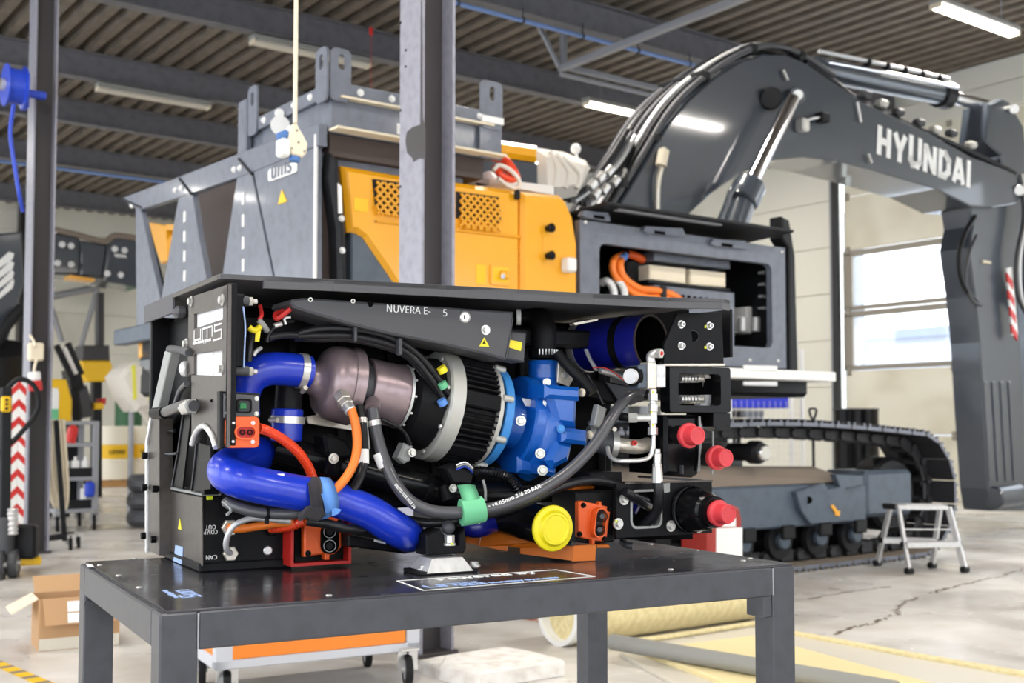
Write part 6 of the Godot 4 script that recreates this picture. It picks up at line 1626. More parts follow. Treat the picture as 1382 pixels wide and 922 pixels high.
# Things round the hall ---------------------------------------------------------
func wheel(at: Vector3, axle: Vector3, r: float, w: float, fork_up: float, parent: Node3D, tyre := "rubber") -> void:
	var a := axle.normalized()
	var c := part("castor", MB.new().lathe(at - a * w / 2, a, [Vector2(0, r * 0.7), Vector2(0, r * 0.94), Vector2(w * 0.2, r), Vector2(w * 0.8, r), Vector2(w, r * 0.94), Vector2(w, r * 0.7), Vector2(0, r * 0.7)], 28), tyre, parent)
	var two := parent == cur
	part("rim", MB.new().cyl(at - a * w * 0.42, at + a * w * 0.42, r * 0.7, 20, -1, w * 0.08), "rail_grey", c if two else parent)
	part("hub", MB.new().cyl(at - a * w * 0.75, at + a * w * 0.75, r * 0.2, 12), "steel", c if two else parent)
	if fork_up > 0.0:
		for s in [-1.0, 1.0]: part("fork", MB.new().bar(at + a * w * 0.75 * s, at + a * w * 0.75 * s + Vector3(0, fork_up, 0), w * 0.18, r * 0.6), "steel", c if two else parent)
		part("fork_top", MB.new().box(at + Vector3(0, fork_up, 0), Vector3(r * 1.2, 0.012, r * 1.2), 0.003), "steel", c if two else parent)


func background() -> void:
	var H := HALL
	var B := BENCH
	# pipes under the roof
	var q0 := H.y(618, 5, 5.45)
	var q1 := H.y(945, 88, 5.45)
	var dir := (q1 - q0).normalized()
	dir = Vector3(1, 0, 0)
	thing("air_pipe", "pale blue compressed air pipe along the roof beam left of the excavator boom", "pipe", H, Vector3(q0.x, 5.45, q0.z))
	part("pipe", MB.new().cyl(Vector3(-3, 5.45, q0.z), Vector3(14.3, 5.45, q0.z), 0.024, 12), "blue_pipe")
	for k in 9: part("pipe_hook", MB.new().tube([Vector3(q0.x + k * 0.85, 5.45, q0.z), Vector3(q0.x + k * 0.85, 5.6, q0.z)], 0.008, 6, 2).box(Vector3(q0.x + k * 0.85, 5.45, q0.z), Vector3(0.03, 0.06, 0.06), 0.006), "primer")
	single("air_pipe", "pale blue pipe running along the top of the right wall", "pipe", H, MB.new().cyl(Vector3(14.42, 6.02, -22), Vector3(14.42, 6.02, -1), 0.03, 12), "blue_pipe")
	var l0 := H.y(200, 243, 5.35)
	single("air_pipe", "pale blue pipe below a far roof beam at left", "pipe", H, MB.new().cyl(Vector3(-1, 5.35, l0.z), Vector3(12, 5.35, l0.z), 0.028, 10), "blue_pipe")
	var r0 := H.y(756, 93, 5.3)
	thing("pipe_rack", "grey square tube rack hanging under the roof above the white sheet", "rack", H, r0)
	part("rail", MB.new().bar(r0 + Vector3(0, 0.04, 0), r0 + Vector3(4.2, 0.04, 0), 0.07, 0.07, 0.01), "rail_grey")
	part("rail", MB.new().bar(r0 + Vector3(0, -0.06, 0), r0 + Vector3(4.2, -0.06, 0), 0.05, 0.05, 0.01), "rail_grey")
	part("cross_rail", MB.new().bar(r0, r0 + Vector3(0.0, 0, 7.0), 0.08, 0.08, 0.01), "rail_grey")
	part("hanger", MB.new().bar(r0 + Vector3(0.05, 0, 0), r0 + Vector3(0.05, 0.65, 0), 0.07, 0.07, 0.006, Vector3.RIGHT), "rail_grey")
	part("brace", MB.new().bar(r0 + Vector3(0, 0, 0), r0 + Vector3(-0.35, 0.65, -0.1), 0.05, 0.05, 0.006), "rail_grey")
	# pendant socket on its cable
	var pk := H.z(398, 192, 4.3)
	thing("pendant_socket", "pendant mains socket box hanging on a pale cable before the grey guard", "socket", H, pk)
	part("cable", MB.new().tube([pk + Vector3(0, 0.08, 0), Vector3(pk.x, 3.0, pk.z), Vector3(pk.x, 5.93, pk.z)], 0.0095, 8, 3), "cream")
	var body := MB.new().prism(on_z(H, 4.3, [[397, 167], [401, 165], [404, 172], [410, 182], [416, 194], [414, 207], [409, 212], [396, 208], [390, 197], [391, 180]]), Vector3(0, 0, -0.06), 0.006)
	var bd := part("box", body, "cream")
	for s in [[403, 192], [394, 200], [411, 204], [401, 176]]: part("screw", MB.new().cyl(H.z(s[0], s[1], 4.3), H.z(s[0], s[1], 4.295), 0.005, 8), "frame_taupe", bd)
	part("socket_front", MB.new().box(H.z(382, 200, 4.33), Vector3(0.045, 0.075, 0.06), 0.01), "white")
	part("plug", MB.new().cyl(H.z(388, 181, 4.33), H.z(376, 186, 4.33), 0.02, 14, -1, 0.003), "plug_blue")
	part("plug", MB.new().cyl(H.z(398, 208, 4.33), H.z(397, 218, 4.33), 0.024, 14, -1, 0.003), "plug_blue")
	part("plug_cap", MB.new().cyl(H.z(389, 178, 4.33), H.z(392, 172, 4.33), 0.01, 10), "white")
	single("alarm_pull", "small red pull switch hanging on a thread from the second roof beam", "switch", H, MB.new().cyl(H.y(501, 47, 5.55), H.y(501, 47, 5.55) + Vector3(0, 0.08, 0), 0.025, 10).cyl(H.y(501, 47, 5.55) + Vector3(0, -0.8, 0), H.y(501, 47, 5.55), 0.003, 5), "red")
	# fixtures on the columns
	var cx := 2.62
	var cz := -10.13
	var hr := H.z(17, 116, 9.85)
	thing("hose_reel", "blue hose reel fixed high on the left column", "hose reel", H, hr)
	part("drum", MB.new().lathe(hr - Vector3(0.06, 0, 0), Vector3.RIGHT, [Vector2(0, 0), Vector2(0, 0.17), Vector2(0.012, 0.17), Vector2(0.02, 0.14), Vector2(0.13, 0.14), Vector2(0.138, 0.17), Vector2(0.15, 0.17), Vector2(0.15, 0)], 28), "blue")
	part("bracket", MB.new().box(hr + Vector3(0.12, 0, -0.1), Vector3(0.05, 0.3, 0.12), 0.01).box(hr + Vector3(0.2, 0, -0.15), Vector3(0.2, 0.06, 0.06), 0.01), "blue")
	part("hub", MB.new().cyl(hr + Vector3(-0.09, 0, 0), hr + Vector3(-0.05, 0, 0), 0.05, 14), "steel")
	part("hose", MB.new().tube([hr + Vector3(0, -0.16, 0.05), H.z(14, 180, 9.85), H.z(20, 225, 9.8), H.z(26, 262, 9.8), H.z(31, 285, 9.9)], 0.017, 8, 6), "blue")
	thing("corner_guard", "red and white striped guard strips on the foot of the left column", "guard", H, Vector3(cx - 0.2, 0, cz + 0.12))
	for s in 2:
		var gx: float = 20.5 + s * 10.0
		var g0 := H.z(gx, 519, 9.9)
		var st := part("strip", MB.new().box(Vector3(g0.x, 0.75, -9.9), Vector3(0.055, 1.3, 0.02), 0.004), "white")
		for k in 9:
			var yy := 0.2 + k * 0.14
			var sl := 0.03 * (1 if s == 0 else -1)
			part("stripe", MB.new().prism([Vector3(g0.x - 0.0275, yy - sl, -9.889), Vector3(g0.x + 0.0275, yy + sl, -9.889), Vector3(g0.x + 0.0275, yy + sl + 0.06, -9.889), Vector3(g0.x - 0.0275, yy - sl + 0.06, -9.889)], Vector3(0, 0, -0.006)), "red", st)
	var sk := H.z(48, 475, 10.0)
	thing("wall_socket", "cream socket box with a red plug below it on the left column", "socket", H, sk)
	part("box", MB.new().box(sk, Vector3(0.12, 0.15, 0.08), 0.015), "cream")
	part("lead", MB.new().tube(path(H, [[40, 452, 10.0], [45, 460, 9.98], [48, 468, 9.95]]), 0.012, 8, 4), "cream")
	part("lead", MB.new().tube(path(H, [[50, 484, 9.97], [47, 494, 9.95], [46, 503, 9.97]]), 0.012, 8, 4), "cream")
	part("plug", MB.new().cyl(H.z(47, 514, 9.97), H.z(46, 502, 9.97), 0.05, 14, -1, 0.01), "white")
	part("plug_ring", MB.new().cyl(H.z(48, 528, 9.97), H.z(47, 514, 9.97), 0.055, 14, -1, 0.008), "red")
	# pallet truck
	var pj := H.y(18, 780, 0)
	thing("pallet_truck", "pallet truck with yellow forks and grey wheel at the left edge", "pallet truck", H, pj)
	wheel(pj + Vector3(0.0, 0.1, 0), Vector3(0.9, 0, 0.42), 0.1, 0.06, 0.0, cur, "rubber_grey")
	wheel(pj + Vector3(-0.1, 0.1, 0.05), Vector3(0.9, 0, 0.42), 0.1, 0.06, 0.0, cur, "rubber_grey")
	part("pump_body", MB.new().cyl(pj + Vector3(-0.06, 0.16, -0.02), pj + Vector3(-0.06, 0.42, -0.02), 0.07, 16, -1, 0.01), "rubber_grey")
	part("pump_spring", MB.new().tube([pj + Vector3(-0.02, 0.3, 0.03), pj + Vector3(-0.02, 0.48, 0.03)], 0.035, 12, 12, 1.0, 0.12), "alu")
	part("fork", MB.new().bar(pj + Vector3(0.12, 0.1, -0.05), pj + Vector3(0.14, 0.1, -0.55), 0.16, 0.06, 0.01), "yellow_bright")
	part("fork", MB.new().bar(pj + Vector3(-0.28, 0.1, -0.1), pj + Vector3(-0.26, 0.1, -0.6), 0.16, 0.06, 0.01), "yellow_bright")
	part("fork_head", MB.new().bar(pj + Vector3(-0.3, 0.24, -0.3), pj + Vector3(0.16, 0.24, -0.02), 0.1, 0.24, 0.02), "ex_black")
	part("tiller", MB.new().bar(pj + Vector3(-0.06, 0.4, -0.02), pj + Vector3(-0.06, 1.32, -0.05), 0.07, 0.05, 0.01), "ex_black")
	part("handle_loop", MB.new().tube([pj + Vector3(-0.06, 1.30, -0.05), pj + Vector3(0.02, 1.38, -0.02), pj + Vector3(0.12, 1.32, 0.0), pj + Vector3(0.14, 1.16, 0.0), pj + Vector3(0.02, 0.98, -0.03), pj + Vector3(-0.1, 0.86, -0.05)], 0.018, 8, 6), "ex_black")
	part("control_plate", MB.new().box(pj + Vector3(-0.075, 1.20, 0.02), Vector3(0.07, 0.11, 0.03), 0.012), "yellow_bright")
	for k in 3: part("button", MB.new().cyl(pj + Vector3(-0.075, 1.23 - k * 0.03, 0.03), pj + Vector3(-0.075, 1.23 - k * 0.03, 0.042), 0.01, 10), "ex_black")
	# tool trolley
	var tt := H.y(112, 716, 0)
	thing("tool_trolley", "grey open tool trolley with shelves of bottles behind the left column", "trolley", H, tt)
	var w0 := tt + Vector3(-0.25, 0, 0)
	for c in [[0.0, 0.0], [0.36, 0.0], [0.0, -0.5], [0.36, -0.5]]:
		part("post", MB.new().box(w0 + Vector3(c[0], 0.62, c[1]), Vector3(0.06, 0.94, 0.045), 0.005), "rail_grey")
		wheel(w0 + Vector3(c[0], 0.075, c[1]), Vector3(1, 0, 0.3), 0.075, 0.035, 0.11, cur)
	for yy in [0.2, 0.52, 0.86, 1.08]:
		var sh := part("shelf", MB.new().box(w0 + Vector3(0.18, yy, -0.25), Vector3(0.42, 0.04, 0.54), 0.004), "rail_grey")
		if yy < 0.8: part("shelf_bin", MB.new().box(w0 + Vector3(0.18, yy + 0.06, 0.0), Vector3(0.3, 0.1, 0.02), 0.004), "ex_black", sh)
	part("back_panel", MB.new().box(w0 + Vector3(0.18, 0.64, -0.5), Vector3(0.36, 0.86, 0.01)), "ex_black")
	for k in 3:
		thing("bottle", "white plastic bottle on the upper shelf of the tool trolley, %s" % ["leftmost", "middle one", "rightmost"][k], "bottle", H, w0 + Vector3(0.08 + k * 0.1, 0.541, -0.06))
		part("body", MB.new().cyl(Vector3.ZERO, Vector3(0, 0.16, 0), 0.04, 14, -1, 0.008), "white", null, true)
		part("cap", MB.new().cyl(Vector3(0, 0.16, 0), Vector3(0, 0.2, 0), 0.015, 10), "white", null, true)
	for k in 2:
		thing("bottle", "white plastic bottle on the bottom shelf of the tool trolley, %s" % ["left one", "right one"][k], "bottle", H, w0 + Vector3(0.08 + k * 0.2, 0.221, -0.06))
		part("body", MB.new().cyl(Vector3.ZERO, Vector3(0, 0.2, 0), 0.045, 14, -1, 0.008), "white", null, true)
		part("cap", MB.new().cyl(Vector3(0, 0.2, 0), Vector3(0, 0.24, 0), 0.015, 10), "white", null, true)
	single("rag", "blue rag on the bottom shelf of the tool trolley", "rag", H, MB.new().box(w0 + Vector3(0.3, 0.41, 0.03), Vector3(0.1, 0.16, 0.06), 0.025), "blue")
	single("spray_can", "red spray can hanging on the tool trolley's front", "can", H, MB.new().lathe(H.z(97, 586, 10.6), Vector3(0.2, 1, 0), [Vector2(-0.08, 0), Vector2(-0.08, 0.045), Vector2(0.05, 0.045), Vector2(0.08, 0.02), Vector2(0.08, 0)], 14), "red")
	# stand with hanging hoses
	var hs := H.y(92, 743, 0)
	thing("hose_stand", "dark wheeled stand draped with cream hoses beside the tool trolley", "hose stand", H, hs)
	part("post", MB.new().bar(hs + Vector3(-0.03, 0.08, 0), hs + Vector3(-0.12, 1.1, 0), 0.04, 0.04, 0.006), "ex_black")
	part("base_bar", MB.new().bar(hs + Vector3(-0.2, 0.12, 0.1), hs + Vector3(0.06, 0.12, -0.1), 0.05, 0.05, 0.006), "ex_black")
	wheel(hs + Vector3(0.02, 0.05, 0), Vector3(1, 0, 0.3), 0.05, 0.03, 0.08, cur)
	wheel(hs + Vector3(0.12, 0.05, -0.12), Vector3(1, 0, 0.3), 0.05, 0.03, 0.08, cur)
	for k in 3:
		var x0: float = 65 + k * 6
		part("hose", MB.new().tube(path(H, [[x0 + 2, 566, 10.4], [x0 - 1, 600, 10.4], [x0, 640, 10.4], [x0 + 5, 672 + k * 3, 10.4], [x0 + 11, 684 + k, 10.4], [x0 + 14, 660, 10.4], [x0 + 11, 610, 10.4], [x0 + 8, 566, 10.4]]), 0.018, 8, 6), "rope")
	# drums on a pallet at the back
	var dp := H.y(168, 655, 0)
	thing("pallet", "wooden pallet under the white drums at the far wall", "pallet", H, dp)
	for k in 3: part("skid", MB.new().box(dp + Vector3(0, 0.05, -0.5 + k * 0.5), Vector3(1.2, 0.1, 0.1), 0.006), "wood")
	for k in 6: part("plank", MB.new().box(dp + Vector3(-0.52 + k * 0.208, 0.115, 0), Vector3(0.15, 0.024, 1.1), 0.004), "wood")
	var names := ["left drum of the pallet", "right drum of the pallet", "drum behind on the pallet"]
	for k in 3:
		var at: Vector3 = dp + [Vector3(-0.30, 0.127, 0.25), Vector3(0.30, 0.127, 0.1), Vector3(0.08, 0.127, -0.47)][k]
		thing("drum", "white drum with a yellow lettered band, " + names[k], "drum", H, at, "white drums on the pallet")
		part("body", MB.new().lathe(Vector3.ZERO, Vector3.UP, [Vector2(0, 0), Vector2(0, 0.29), Vector2(0.3, 0.285), Vector2(0.31, 0.295), Vector2(0.33, 0.285), Vector2(0.6, 0.285), Vector2(0.62, 0.295), Vector2(0.64, 0.285), Vector2(0.9, 0.29), Vector2(0.92, 0.28), Vector2(0.92, 0)], 28), "drum_white", null, true)
		part("band", MB.new().lathe(Vector3(0, 0.36, 0), Vector3.UP, [Vector2(0, 0.287), Vector2(0, 0.291), Vector2(0.24, 0.291), Vector2(0.24, 0.287)], 28), "yellow_bright", null, true)
		letters("LEOHE", at + Vector3(-0.15, 0.44, 0.30), Vector3(0.98, 0, 0.0), Vector3.UP, 0.07, "ex_black", null, 0.28, true, 0.004)
	# yellow machine behind the column, post crane, hydraulic tool, coat, green barrel
	var ym := H.y(82, 700, 0)
	thing("yellow_machine", "yellow machine housing with a pale screen behind the left column", "machine", H, ym)
	var YD := -ym.z
	part("housing", slab(H, YD, [[62, 511], [90, 512], [98, 540], [97, 575], [62, 575]], 0.5, 0.02), "yellow_bright")
	part("screen", slab(H, YD - 0.01, [[63, 523], [78, 524], [80, 530], [79, 568], [63, 568]], 0.02, 0.006), "paper")
	part("screen_stripe", slab(H, YD - 0.016, [[63, 552], [79, 552], [79, 568], [63, 568]], 0.01), "tape_green")
	part("pedestal", slab(H, YD, [[64, 575], [95, 575], [95, 698], [64, 698]], 0.4, 0.02), "ex_black")
	var lp := H.y(131, 672, 0)
	thing("lifting_post", "black post carrying a yellow and black housing above the tool trolley", "crane", H, lp)
	var LD := -lp.z
	part("post", slab(H, LD + 0.1, [[126, 510], [138, 510], [138, 672], [126, 672]], 0.15, 0.01), "ex_black")
	part("housing", slab(H, LD, [[110, 487], [149, 487], [152, 493], [150, 512], [144, 515], [120, 515], [112, 506]], 0.4, 0.02), "yellow_bright")
	part("hood", slab(H, LD, [[112, 466], [148, 466], [149, 487], [111, 487]], 0.4, 0.02), "primer")
	part("upper_post", slab(H, LD + 0.1, [[132, 395], [141, 395], [141, 467], [132, 467]], 0.15, 0.01), "primer")
	part("side_arm", MB.new().tube(path(H, [[146, 514, LD], [158, 521, LD - 0.1], [170, 527, LD - 0.2], [180, 543, LD - 0.2], [196, 560, LD - 0.2], [206, 576, LD - 0.2]]), 0.045, 10, 5), "cloth")
	var ht := H.y(105, 690, 0)
	thing("hydraulic_tool", "black twin ram hydraulic attachment leaning beside the yellow machine", "tool", H, ht)
	var TD := -ht.z
	part("ram", MB.new().bar(H.z(76, 466, TD), H.z(98, 512, TD), 0.07, 0.07, 0.01), "ex_black")
	part("ram", MB.new().bar(H.z(91, 463, TD), H.z(110, 506, TD), 0.07, 0.07, 0.01), "ex_black")
	part("ram_rod", MB.new().cyl(H.z(86, 470, TD), H.z(102, 505, TD), 0.04, 12), "steel")
	part("body", slab(H, TD, [[92, 500], [108, 496], [114, 520], [110, 527], [97, 527]], 0.3, 0.02), "ex_black")
	part("leg", MB.new().bar(H.z(101, 525, TD), H.z(112, 690, TD - 0.05), 0.1, 0.1, 0.01), "ex_black")
	part("block", slab(H, TD - 0.05, [[103, 528], [118, 520], [125, 540], [128, 562], [108, 566]], 0.3, 0.03), "rubber_grey")
	part("brass_block", slab(H, TD - 0.1, [[128, 544], [140, 543], [141, 552], [128, 553]], 0.2, 0.01), "yellow_bright")
	part("red_block", slab(H, TD - 0.1, [[136, 538], [144, 537], [143, 546], [136, 546]], 0.2, 0.01), "red")
	var gb := H.y(172, 646, 0)
	single("bin", "tall dark green bin behind the white drums", "bin", H, MB.new().lathe(gb, Vector3.UP, [Vector2(0, 0), Vector2(0, 0.26), Vector2(1.85, 0.26), Vector2(1.9, 0.24), Vector2(1.9, 0)], 24), "green")
	var sb := H.y(185, 700, 0)
	thing("sack", "white sack with yellow straps hanging behind the excavator's corner", "sack", H, sb)
	var SD := -sb.z
	part("bag", slab(H, SD, [[160, 508], [170, 496], [185, 488], [203, 490], [208, 530], [205, 552], [186, 556], [172, 536]], 0.5, 0.06), "cloth")
	for s in [178, 199]: part("strap", slab(H, SD - 0.01, [[s, 494], [s + 5, 492], [s + 7, 538], [s + 2, 540]], 0.03, 0.004), "hi_vis")
	part("pole", MB.new().cyl(Vector3(sb.x, 0, sb.z - 0.25), Vector3(sb.x, 1.7, sb.z - 0.25), 0.03, 10), "rail_grey")
	var ty := H.y(190, 712, 0)
	thing("tyre_stack", "dark ridged rubber tyre standing behind the module's left side", "tyre", H, ty)
	for k in 3: part("tread", MB.new().lathe(ty + Vector3(0.1, 0.1 + k * 0.18, 0), Vector3.UP, [Vector2(-0.085, 0.1), Vector2(-0.085, 0.2), Vector2(-0.03, 0.24), Vector2(0.03, 0.24), Vector2(0.085, 0.2), Vector2(0.085, 0.1)], 20), "rubber_grey")
	# another machine's dark arm, seen past the left column
	thing("demolition_arm", "dark grey bolted machine arm beyond the left column, with white stripes", "machine arm", H, H.z(120, 360, 16.0))
	part("arm_section", slab(H, 16.0, [[66, 312], [108, 318], [108, 372], [66, 370]], 0.6, 0.03), "ex_dark")
	part("arm_section", slab(H, 16.0, [[108, 324], [146, 330], [140, 376], [108, 372]], 0.55, 0.03), "ex_dark")
	part("arm_section", slab(H, 15.95, [[147, 322], [153, 318], [190, 324], [190, 388], [140, 380]], 0.65, 0.03), "ex_dark")
	part("arm_rim", MB.new().tube(path(H, [[70, 309, 15.95], [100, 316, 15.95], [140, 326, 15.95], [155, 318, 15.95], [186, 322, 15.95]]), 0.04, 8, 4), "mud")
	part("yellow_strip", slab(H, 15.98, [[95, 371], [128, 376], [128, 380], [95, 376]], 0.3), "yellow")
	for s in [[84, 330], [96, 332], [78, 355], [96, 357], [155, 336], [168, 338], [145, 369], [163, 371], [74, 311]]: part("arm_bolt", MB.new().cyl(H.z(s[0], s[1], 16.0), H.z(s[0], s[1], 15.93), 0.045, 12, -1, 0.01), "alu")
	part("arm_slot", slab(H, 15.94, [[154, 342], [170, 344], [172, 348], [156, 347]], 0.05, 0.006), "alu")
	part("upper_arm", slab(H, 14.5, [[-30, 318], [30, 312], [34, 380], [22, 420], [6, 480], [-30, 480]], 0.6, 0.03), "ex_dark")
	for k in 4: part("stripe", slab(H, 14.49, [[-6 + k * 1, 356 + k * 14], [12 + k * 2, 340 + k * 12], [19, 342 + k * 13], [17, 350 + k * 13], [-6, 366 + k * 14]], 0.02), "white")
	part("linkage", MB.new().tube(path(H, [[-8, 470, 14.3], [8, 440, 14.3], [30, 415, 14.3]]), 0.07, 10, 4), "ex_black")
	part("support", MB.new().cyl(H.y(5, 690, 0), H.z(5, 470, 14.3), 0.25, 16), "ex_black")
	single("wall_lamp", "small bright work lamp beyond the left column", "lamp", H, MB.new().ball(H.z(70, 389, 15.0), 0.05, 12, 0.5), "white_gloss")
	# brace pipes on the far wall
	thing("wall_brace", "grey diagonal bracing tubes on the far wall behind the tool trolley", "brace", H, Vector3(6.0, 0, -26.8))
	part("tube", MB.new().cyl(H.z(70, 400, 26.7), H.z(132, 388, 26.7), 0.08, 10), "rail_grey")
	part("tube", MB.new().cyl(H.z(132, 390, 26.7), H.z(105, 480, 26.7), 0.06, 10), "rail_grey")
	part("tube", MB.new().cyl(H.z(68, 412, 26.7), H.z(84, 462, 26.7), 0.06, 10), "rail_grey")
	# cardboard box: its corner towards the camera
	var ca := B.y(52, 880, 0)
	thing("cardboard_box", "open brown cardboard box with a white label at the table's left", "box", B, ca)
	var bw := 0.36
	var bl := 0.26
	var bh := 0.24
	part("side", MB.new().box(Vector3(bw / 2, bh / 2, 0), Vector3(bw, bh, 0.005), 0.001), "card", null, true)
	part("side", MB.new().box(Vector3(bw / 2, bh / 2, -bl), Vector3(bw, bh, 0.005), 0.001), "card", null, true)
	part("side", MB.new().box(Vector3(0, bh / 2, -bl / 2), Vector3(0.005, bh, bl), 0.001), "card", null, true)
	part("side", MB.new().box(Vector3(bw, bh / 2, -bl / 2), Vector3(0.005, bh, bl), 0.001), "card", null, true)
	part("bottom", MB.new().box(Vector3(bw / 2, 0.004, -bl / 2), Vector3(bw, 0.005, bl)), "card", null, true)
	var ff := part("flap", MB.new().prism([Vector3(0.012, bh, 0.006), Vector3(bw - 0.01, bh, 0.006), Vector3(bw - 0.012, bh - 0.115, 0.055), Vector3(0.02, bh - 0.115, 0.055)], Vector3(0, 0.003, -0.004)), "card", null, true)
	for k in 2: part("label", MB.new().prism([Vector3(0.12, bh - 0.015 - k * 0.052, 0.0145 + k * 0.0222), Vector3(0.3, bh - 0.015 - k * 0.052, 0.0145 + k * 0.0222), Vector3(0.3, bh - 0.06 - k * 0.048, 0.0338 + k * 0.0205), Vector3(0.12, bh - 0.06 - k * 0.048, 0.0338 + k * 0.0205)], Vector3(0, 0.001, -0.001)), "paper", ff)
	part("flap", MB.new().prism([Vector3(-0.004, bh, -bl + 0.01), Vector3(-0.004, bh, -0.01), Vector3(-0.12, bh - 0.06, -0.0), Vector3(-0.12, bh - 0.06, -bl + 0.01)], Vector3(0, 0.004, 0)), "card_pale", null, true)
	part("flap", MB.new().prism([Vector3(0.01, bh, -bl - 0.004), Vector3(bw - 0.01, bh, -bl - 0.004), Vector3(bw - 0.01, bh + 0.07, -bl - 0.09), Vector3(0.01, bh + 0.07, -bl - 0.09)], Vector3(0, 0, -0.004)), "card", null, true)
	part("floor_strip", MB.new().box(Vector3(bw / 2, 0.03, 0.003), Vector3(bw, 0.055, 0.002)), "film", null, true)
	# orange drawer trolley under the bench
	var oz := B.y(550, 925, 0)
	thing("drawer_trolley", "low light grey trolley with an orange drawer front on castors", "trolley", B, oz)
	var od := -oz.z
	var x0 := B.z(290, 905, od).x
	var x1 := B.z(567, 880, od).x
	var yb := 0.135
	part("frame_rail", MB.new().box(Vector3((x0 + x1) / 2, yb + 0.018, oz.z - 0.02), Vector3(x1 - x0, 0.036, 0.04), 0.004), "trolley_grey")
	part("frame_rail", MB.new().box(Vector3(x0 + 0.035, yb + 0.12, oz.z - 0.02), Vector3(0.07, 0.24, 0.04), 0.004), "trolley_grey")
	part("frame_rail", MB.new().box(Vector3(x1 - 0.03, yb + 0.12, oz.z - 0.02), Vector3(0.06, 0.24, 0.04), 0.004), "trolley_grey")
	part("drawer_front", MB.new().box(Vector3((x0 + x1) / 2, yb + 0.138, oz.z - 0.014), Vector3(x1 - x0 - 0.13, 0.204, 0.03), 0.003), "orange_drawer")
	part("side_panel", MB.new().box(Vector3(x0 + 0.01, yb + 0.145, oz.z - 0.26), Vector3(0.02, 0.19, 0.44), 0.003), "orange_drawer")
	part("side_rail", MB.new().box(Vector3(x0 + 0.02, yb + 0.025, oz.z - 0.26), Vector3(0.04, 0.05, 0.44), 0.004), "trolley_grey")
	part("side_panel", MB.new().box(Vector3(x1 - 0.01, yb + 0.12, oz.z - 0.26), Vector3(0.02, 0.24, 0.44), 0.003), "trolley_grey")
	part("back_panel", MB.new().box(Vector3((x0 + x1) / 2, yb + 0.12, oz.z - 0.48), Vector3(x1 - x0, 0.24, 0.02), 0.003), "trolley_grey")
	part("top", MB.new().box(Vector3((x0 + x1) / 2, yb + 0.25, oz.z - 0.25), Vector3(x1 - x0 + 0.01, 0.02, 0.5), 0.004), "trolley_grey")
	for c in [[oz.x, 0.0], [x0 + 0.06, -0.05], [x1 - 0.06, -0.42], [x0 + 0.06, -0.42]]:
		wheel(Vector3(c[0], 0.062, oz.z + c[1]), Vector3(1, 0, 0.25), 0.062, 0.03, 0.085, cur)
	# white foam boards on the floor
	thing("foam_board", "stack of white foam boards lying on the floor beside the grey column", "foam board", H, H.y(660, 895, 0))
	part("board", slab_y(H, 0.05, [[566, 891], [594, 885], [640, 880], [684, 886], [650, 905], [596, 902]], 0.05, 0.008), "foam")
	part("board", slab_y(H, 0.07, [[600, 884], [679, 872], [720, 879], [762, 890], [700, 899], [648, 907], [594, 896]], 0.068, 0.01), "foam")
	# insulation roll, felt sheets, grey pipe
	var rl := H.y(790, 877, 0)
	var rr := H.y(1040, 840, 0)
	thing("insulation_roll", "thick yellow roll of insulation felt lying behind the table's right legs", "roll", H, (rl + rr) * 0.5)
	var rrad := 0.15
	part("roll", MB.new().cyl(rl + Vector3(0, rrad, -rrad), rr + Vector3(0, rrad, -rrad), rrad, 36, -1, 0.02), "wool")
	part("roll_end", MB.new().pipe(rl + Vector3(-0.05, rrad, -rrad), rl + Vector3(0.0, rrad, -rrad), rrad * 1.01, rrad * 0.85, 32), "white")
	part("loose_edge", MB.new().tube([rl + Vector3(0.05, 0.012, 0.02), rl.lerp(rr, 0.5) + Vector3(0, 0.014, 0.04), rr + Vector3(0, 0.012, 0.02)], 0.014, 8, 4), "wool")
	single("floor_sheet", "large pale sheet lying flat on the floor at the lower right corner", "sheet", H, slab_y(H, 0.018, [[835, 880], [1010, 848], [1076, 853], [1230, 880], [1420, 912], [1500, 1000], [1150, 1010], [980, 960]], 0.017, 0.004), "film")
	single("felt_sheet", "yellow felt sheet lying on top of the pale floor sheet", "sheet", H, slab_y(H, 0.04, [[860, 876], [1022, 857], [1078, 873], [1180, 901], [1300, 932], [1290, 1000], [1110, 980], [960, 912]], 0.022, 0.006), "sheet_yellow")
	single("felt_strip", "olive edged strip along the far edge of the floor sheet", "strip", H, slab_y(H, 0.03, [[1040, 846], [1076, 852], [1230, 880], [1420, 912], [1420, 917], [1230, 884], [1076, 855.5], [1040, 849]], 0.012), "wool")
	var gp0 := H.y(826, 881, 0.03)
	var gp1 := H.y(1210, 950, 0.03)
	single("grey_pipe", "long grey plastic pipe lying across the yellow felt sheet", "pipe", H, MB.new().cyl(gp0 + Vector3(0, 0.048, 0), gp1 + Vector3(0, 0.048, 0), 0.036, 18), "pipe_grey")
	# step stool
	var s0 := H.y(1227, 775, 0)
	var s1 := H.y(1302, 773, 0)
	var s2 := H.y(1184, 764, 0)
	var s3 := H.y(1258, 767, 0)
	var mid := (s0 + s1 + s2 + s3) * 0.25
	thing("step_stool", "small two-sided aluminium step stool standing before the excavator's track", "step stool", H, mid)
	var th := 0.46
	var ends := [(s0 + s2) * 0.5, (s1 + s3) * 0.5]
	var feet := [[s0, 0], [s1, 1], [s2, 0], [s3, 1]]
	for f in feet:
		var foot: Vector3 = f[0]
		var tp: Vector3 = foot.lerp(ends[f[1]], 0.72).lerp(mid, 0.1)
		tp.y = th
		var lg := part("leg", MB.new().bar(foot + Vector3(0, 0.02, 0), tp, 0.022, 0.045, 0.003), "alu")
		part("rubber_foot", MB.new().box(foot + Vector3(0, 0.022, 0), Vector3(0.07, 0.044, 0.05), 0.01), "rubber", lg)
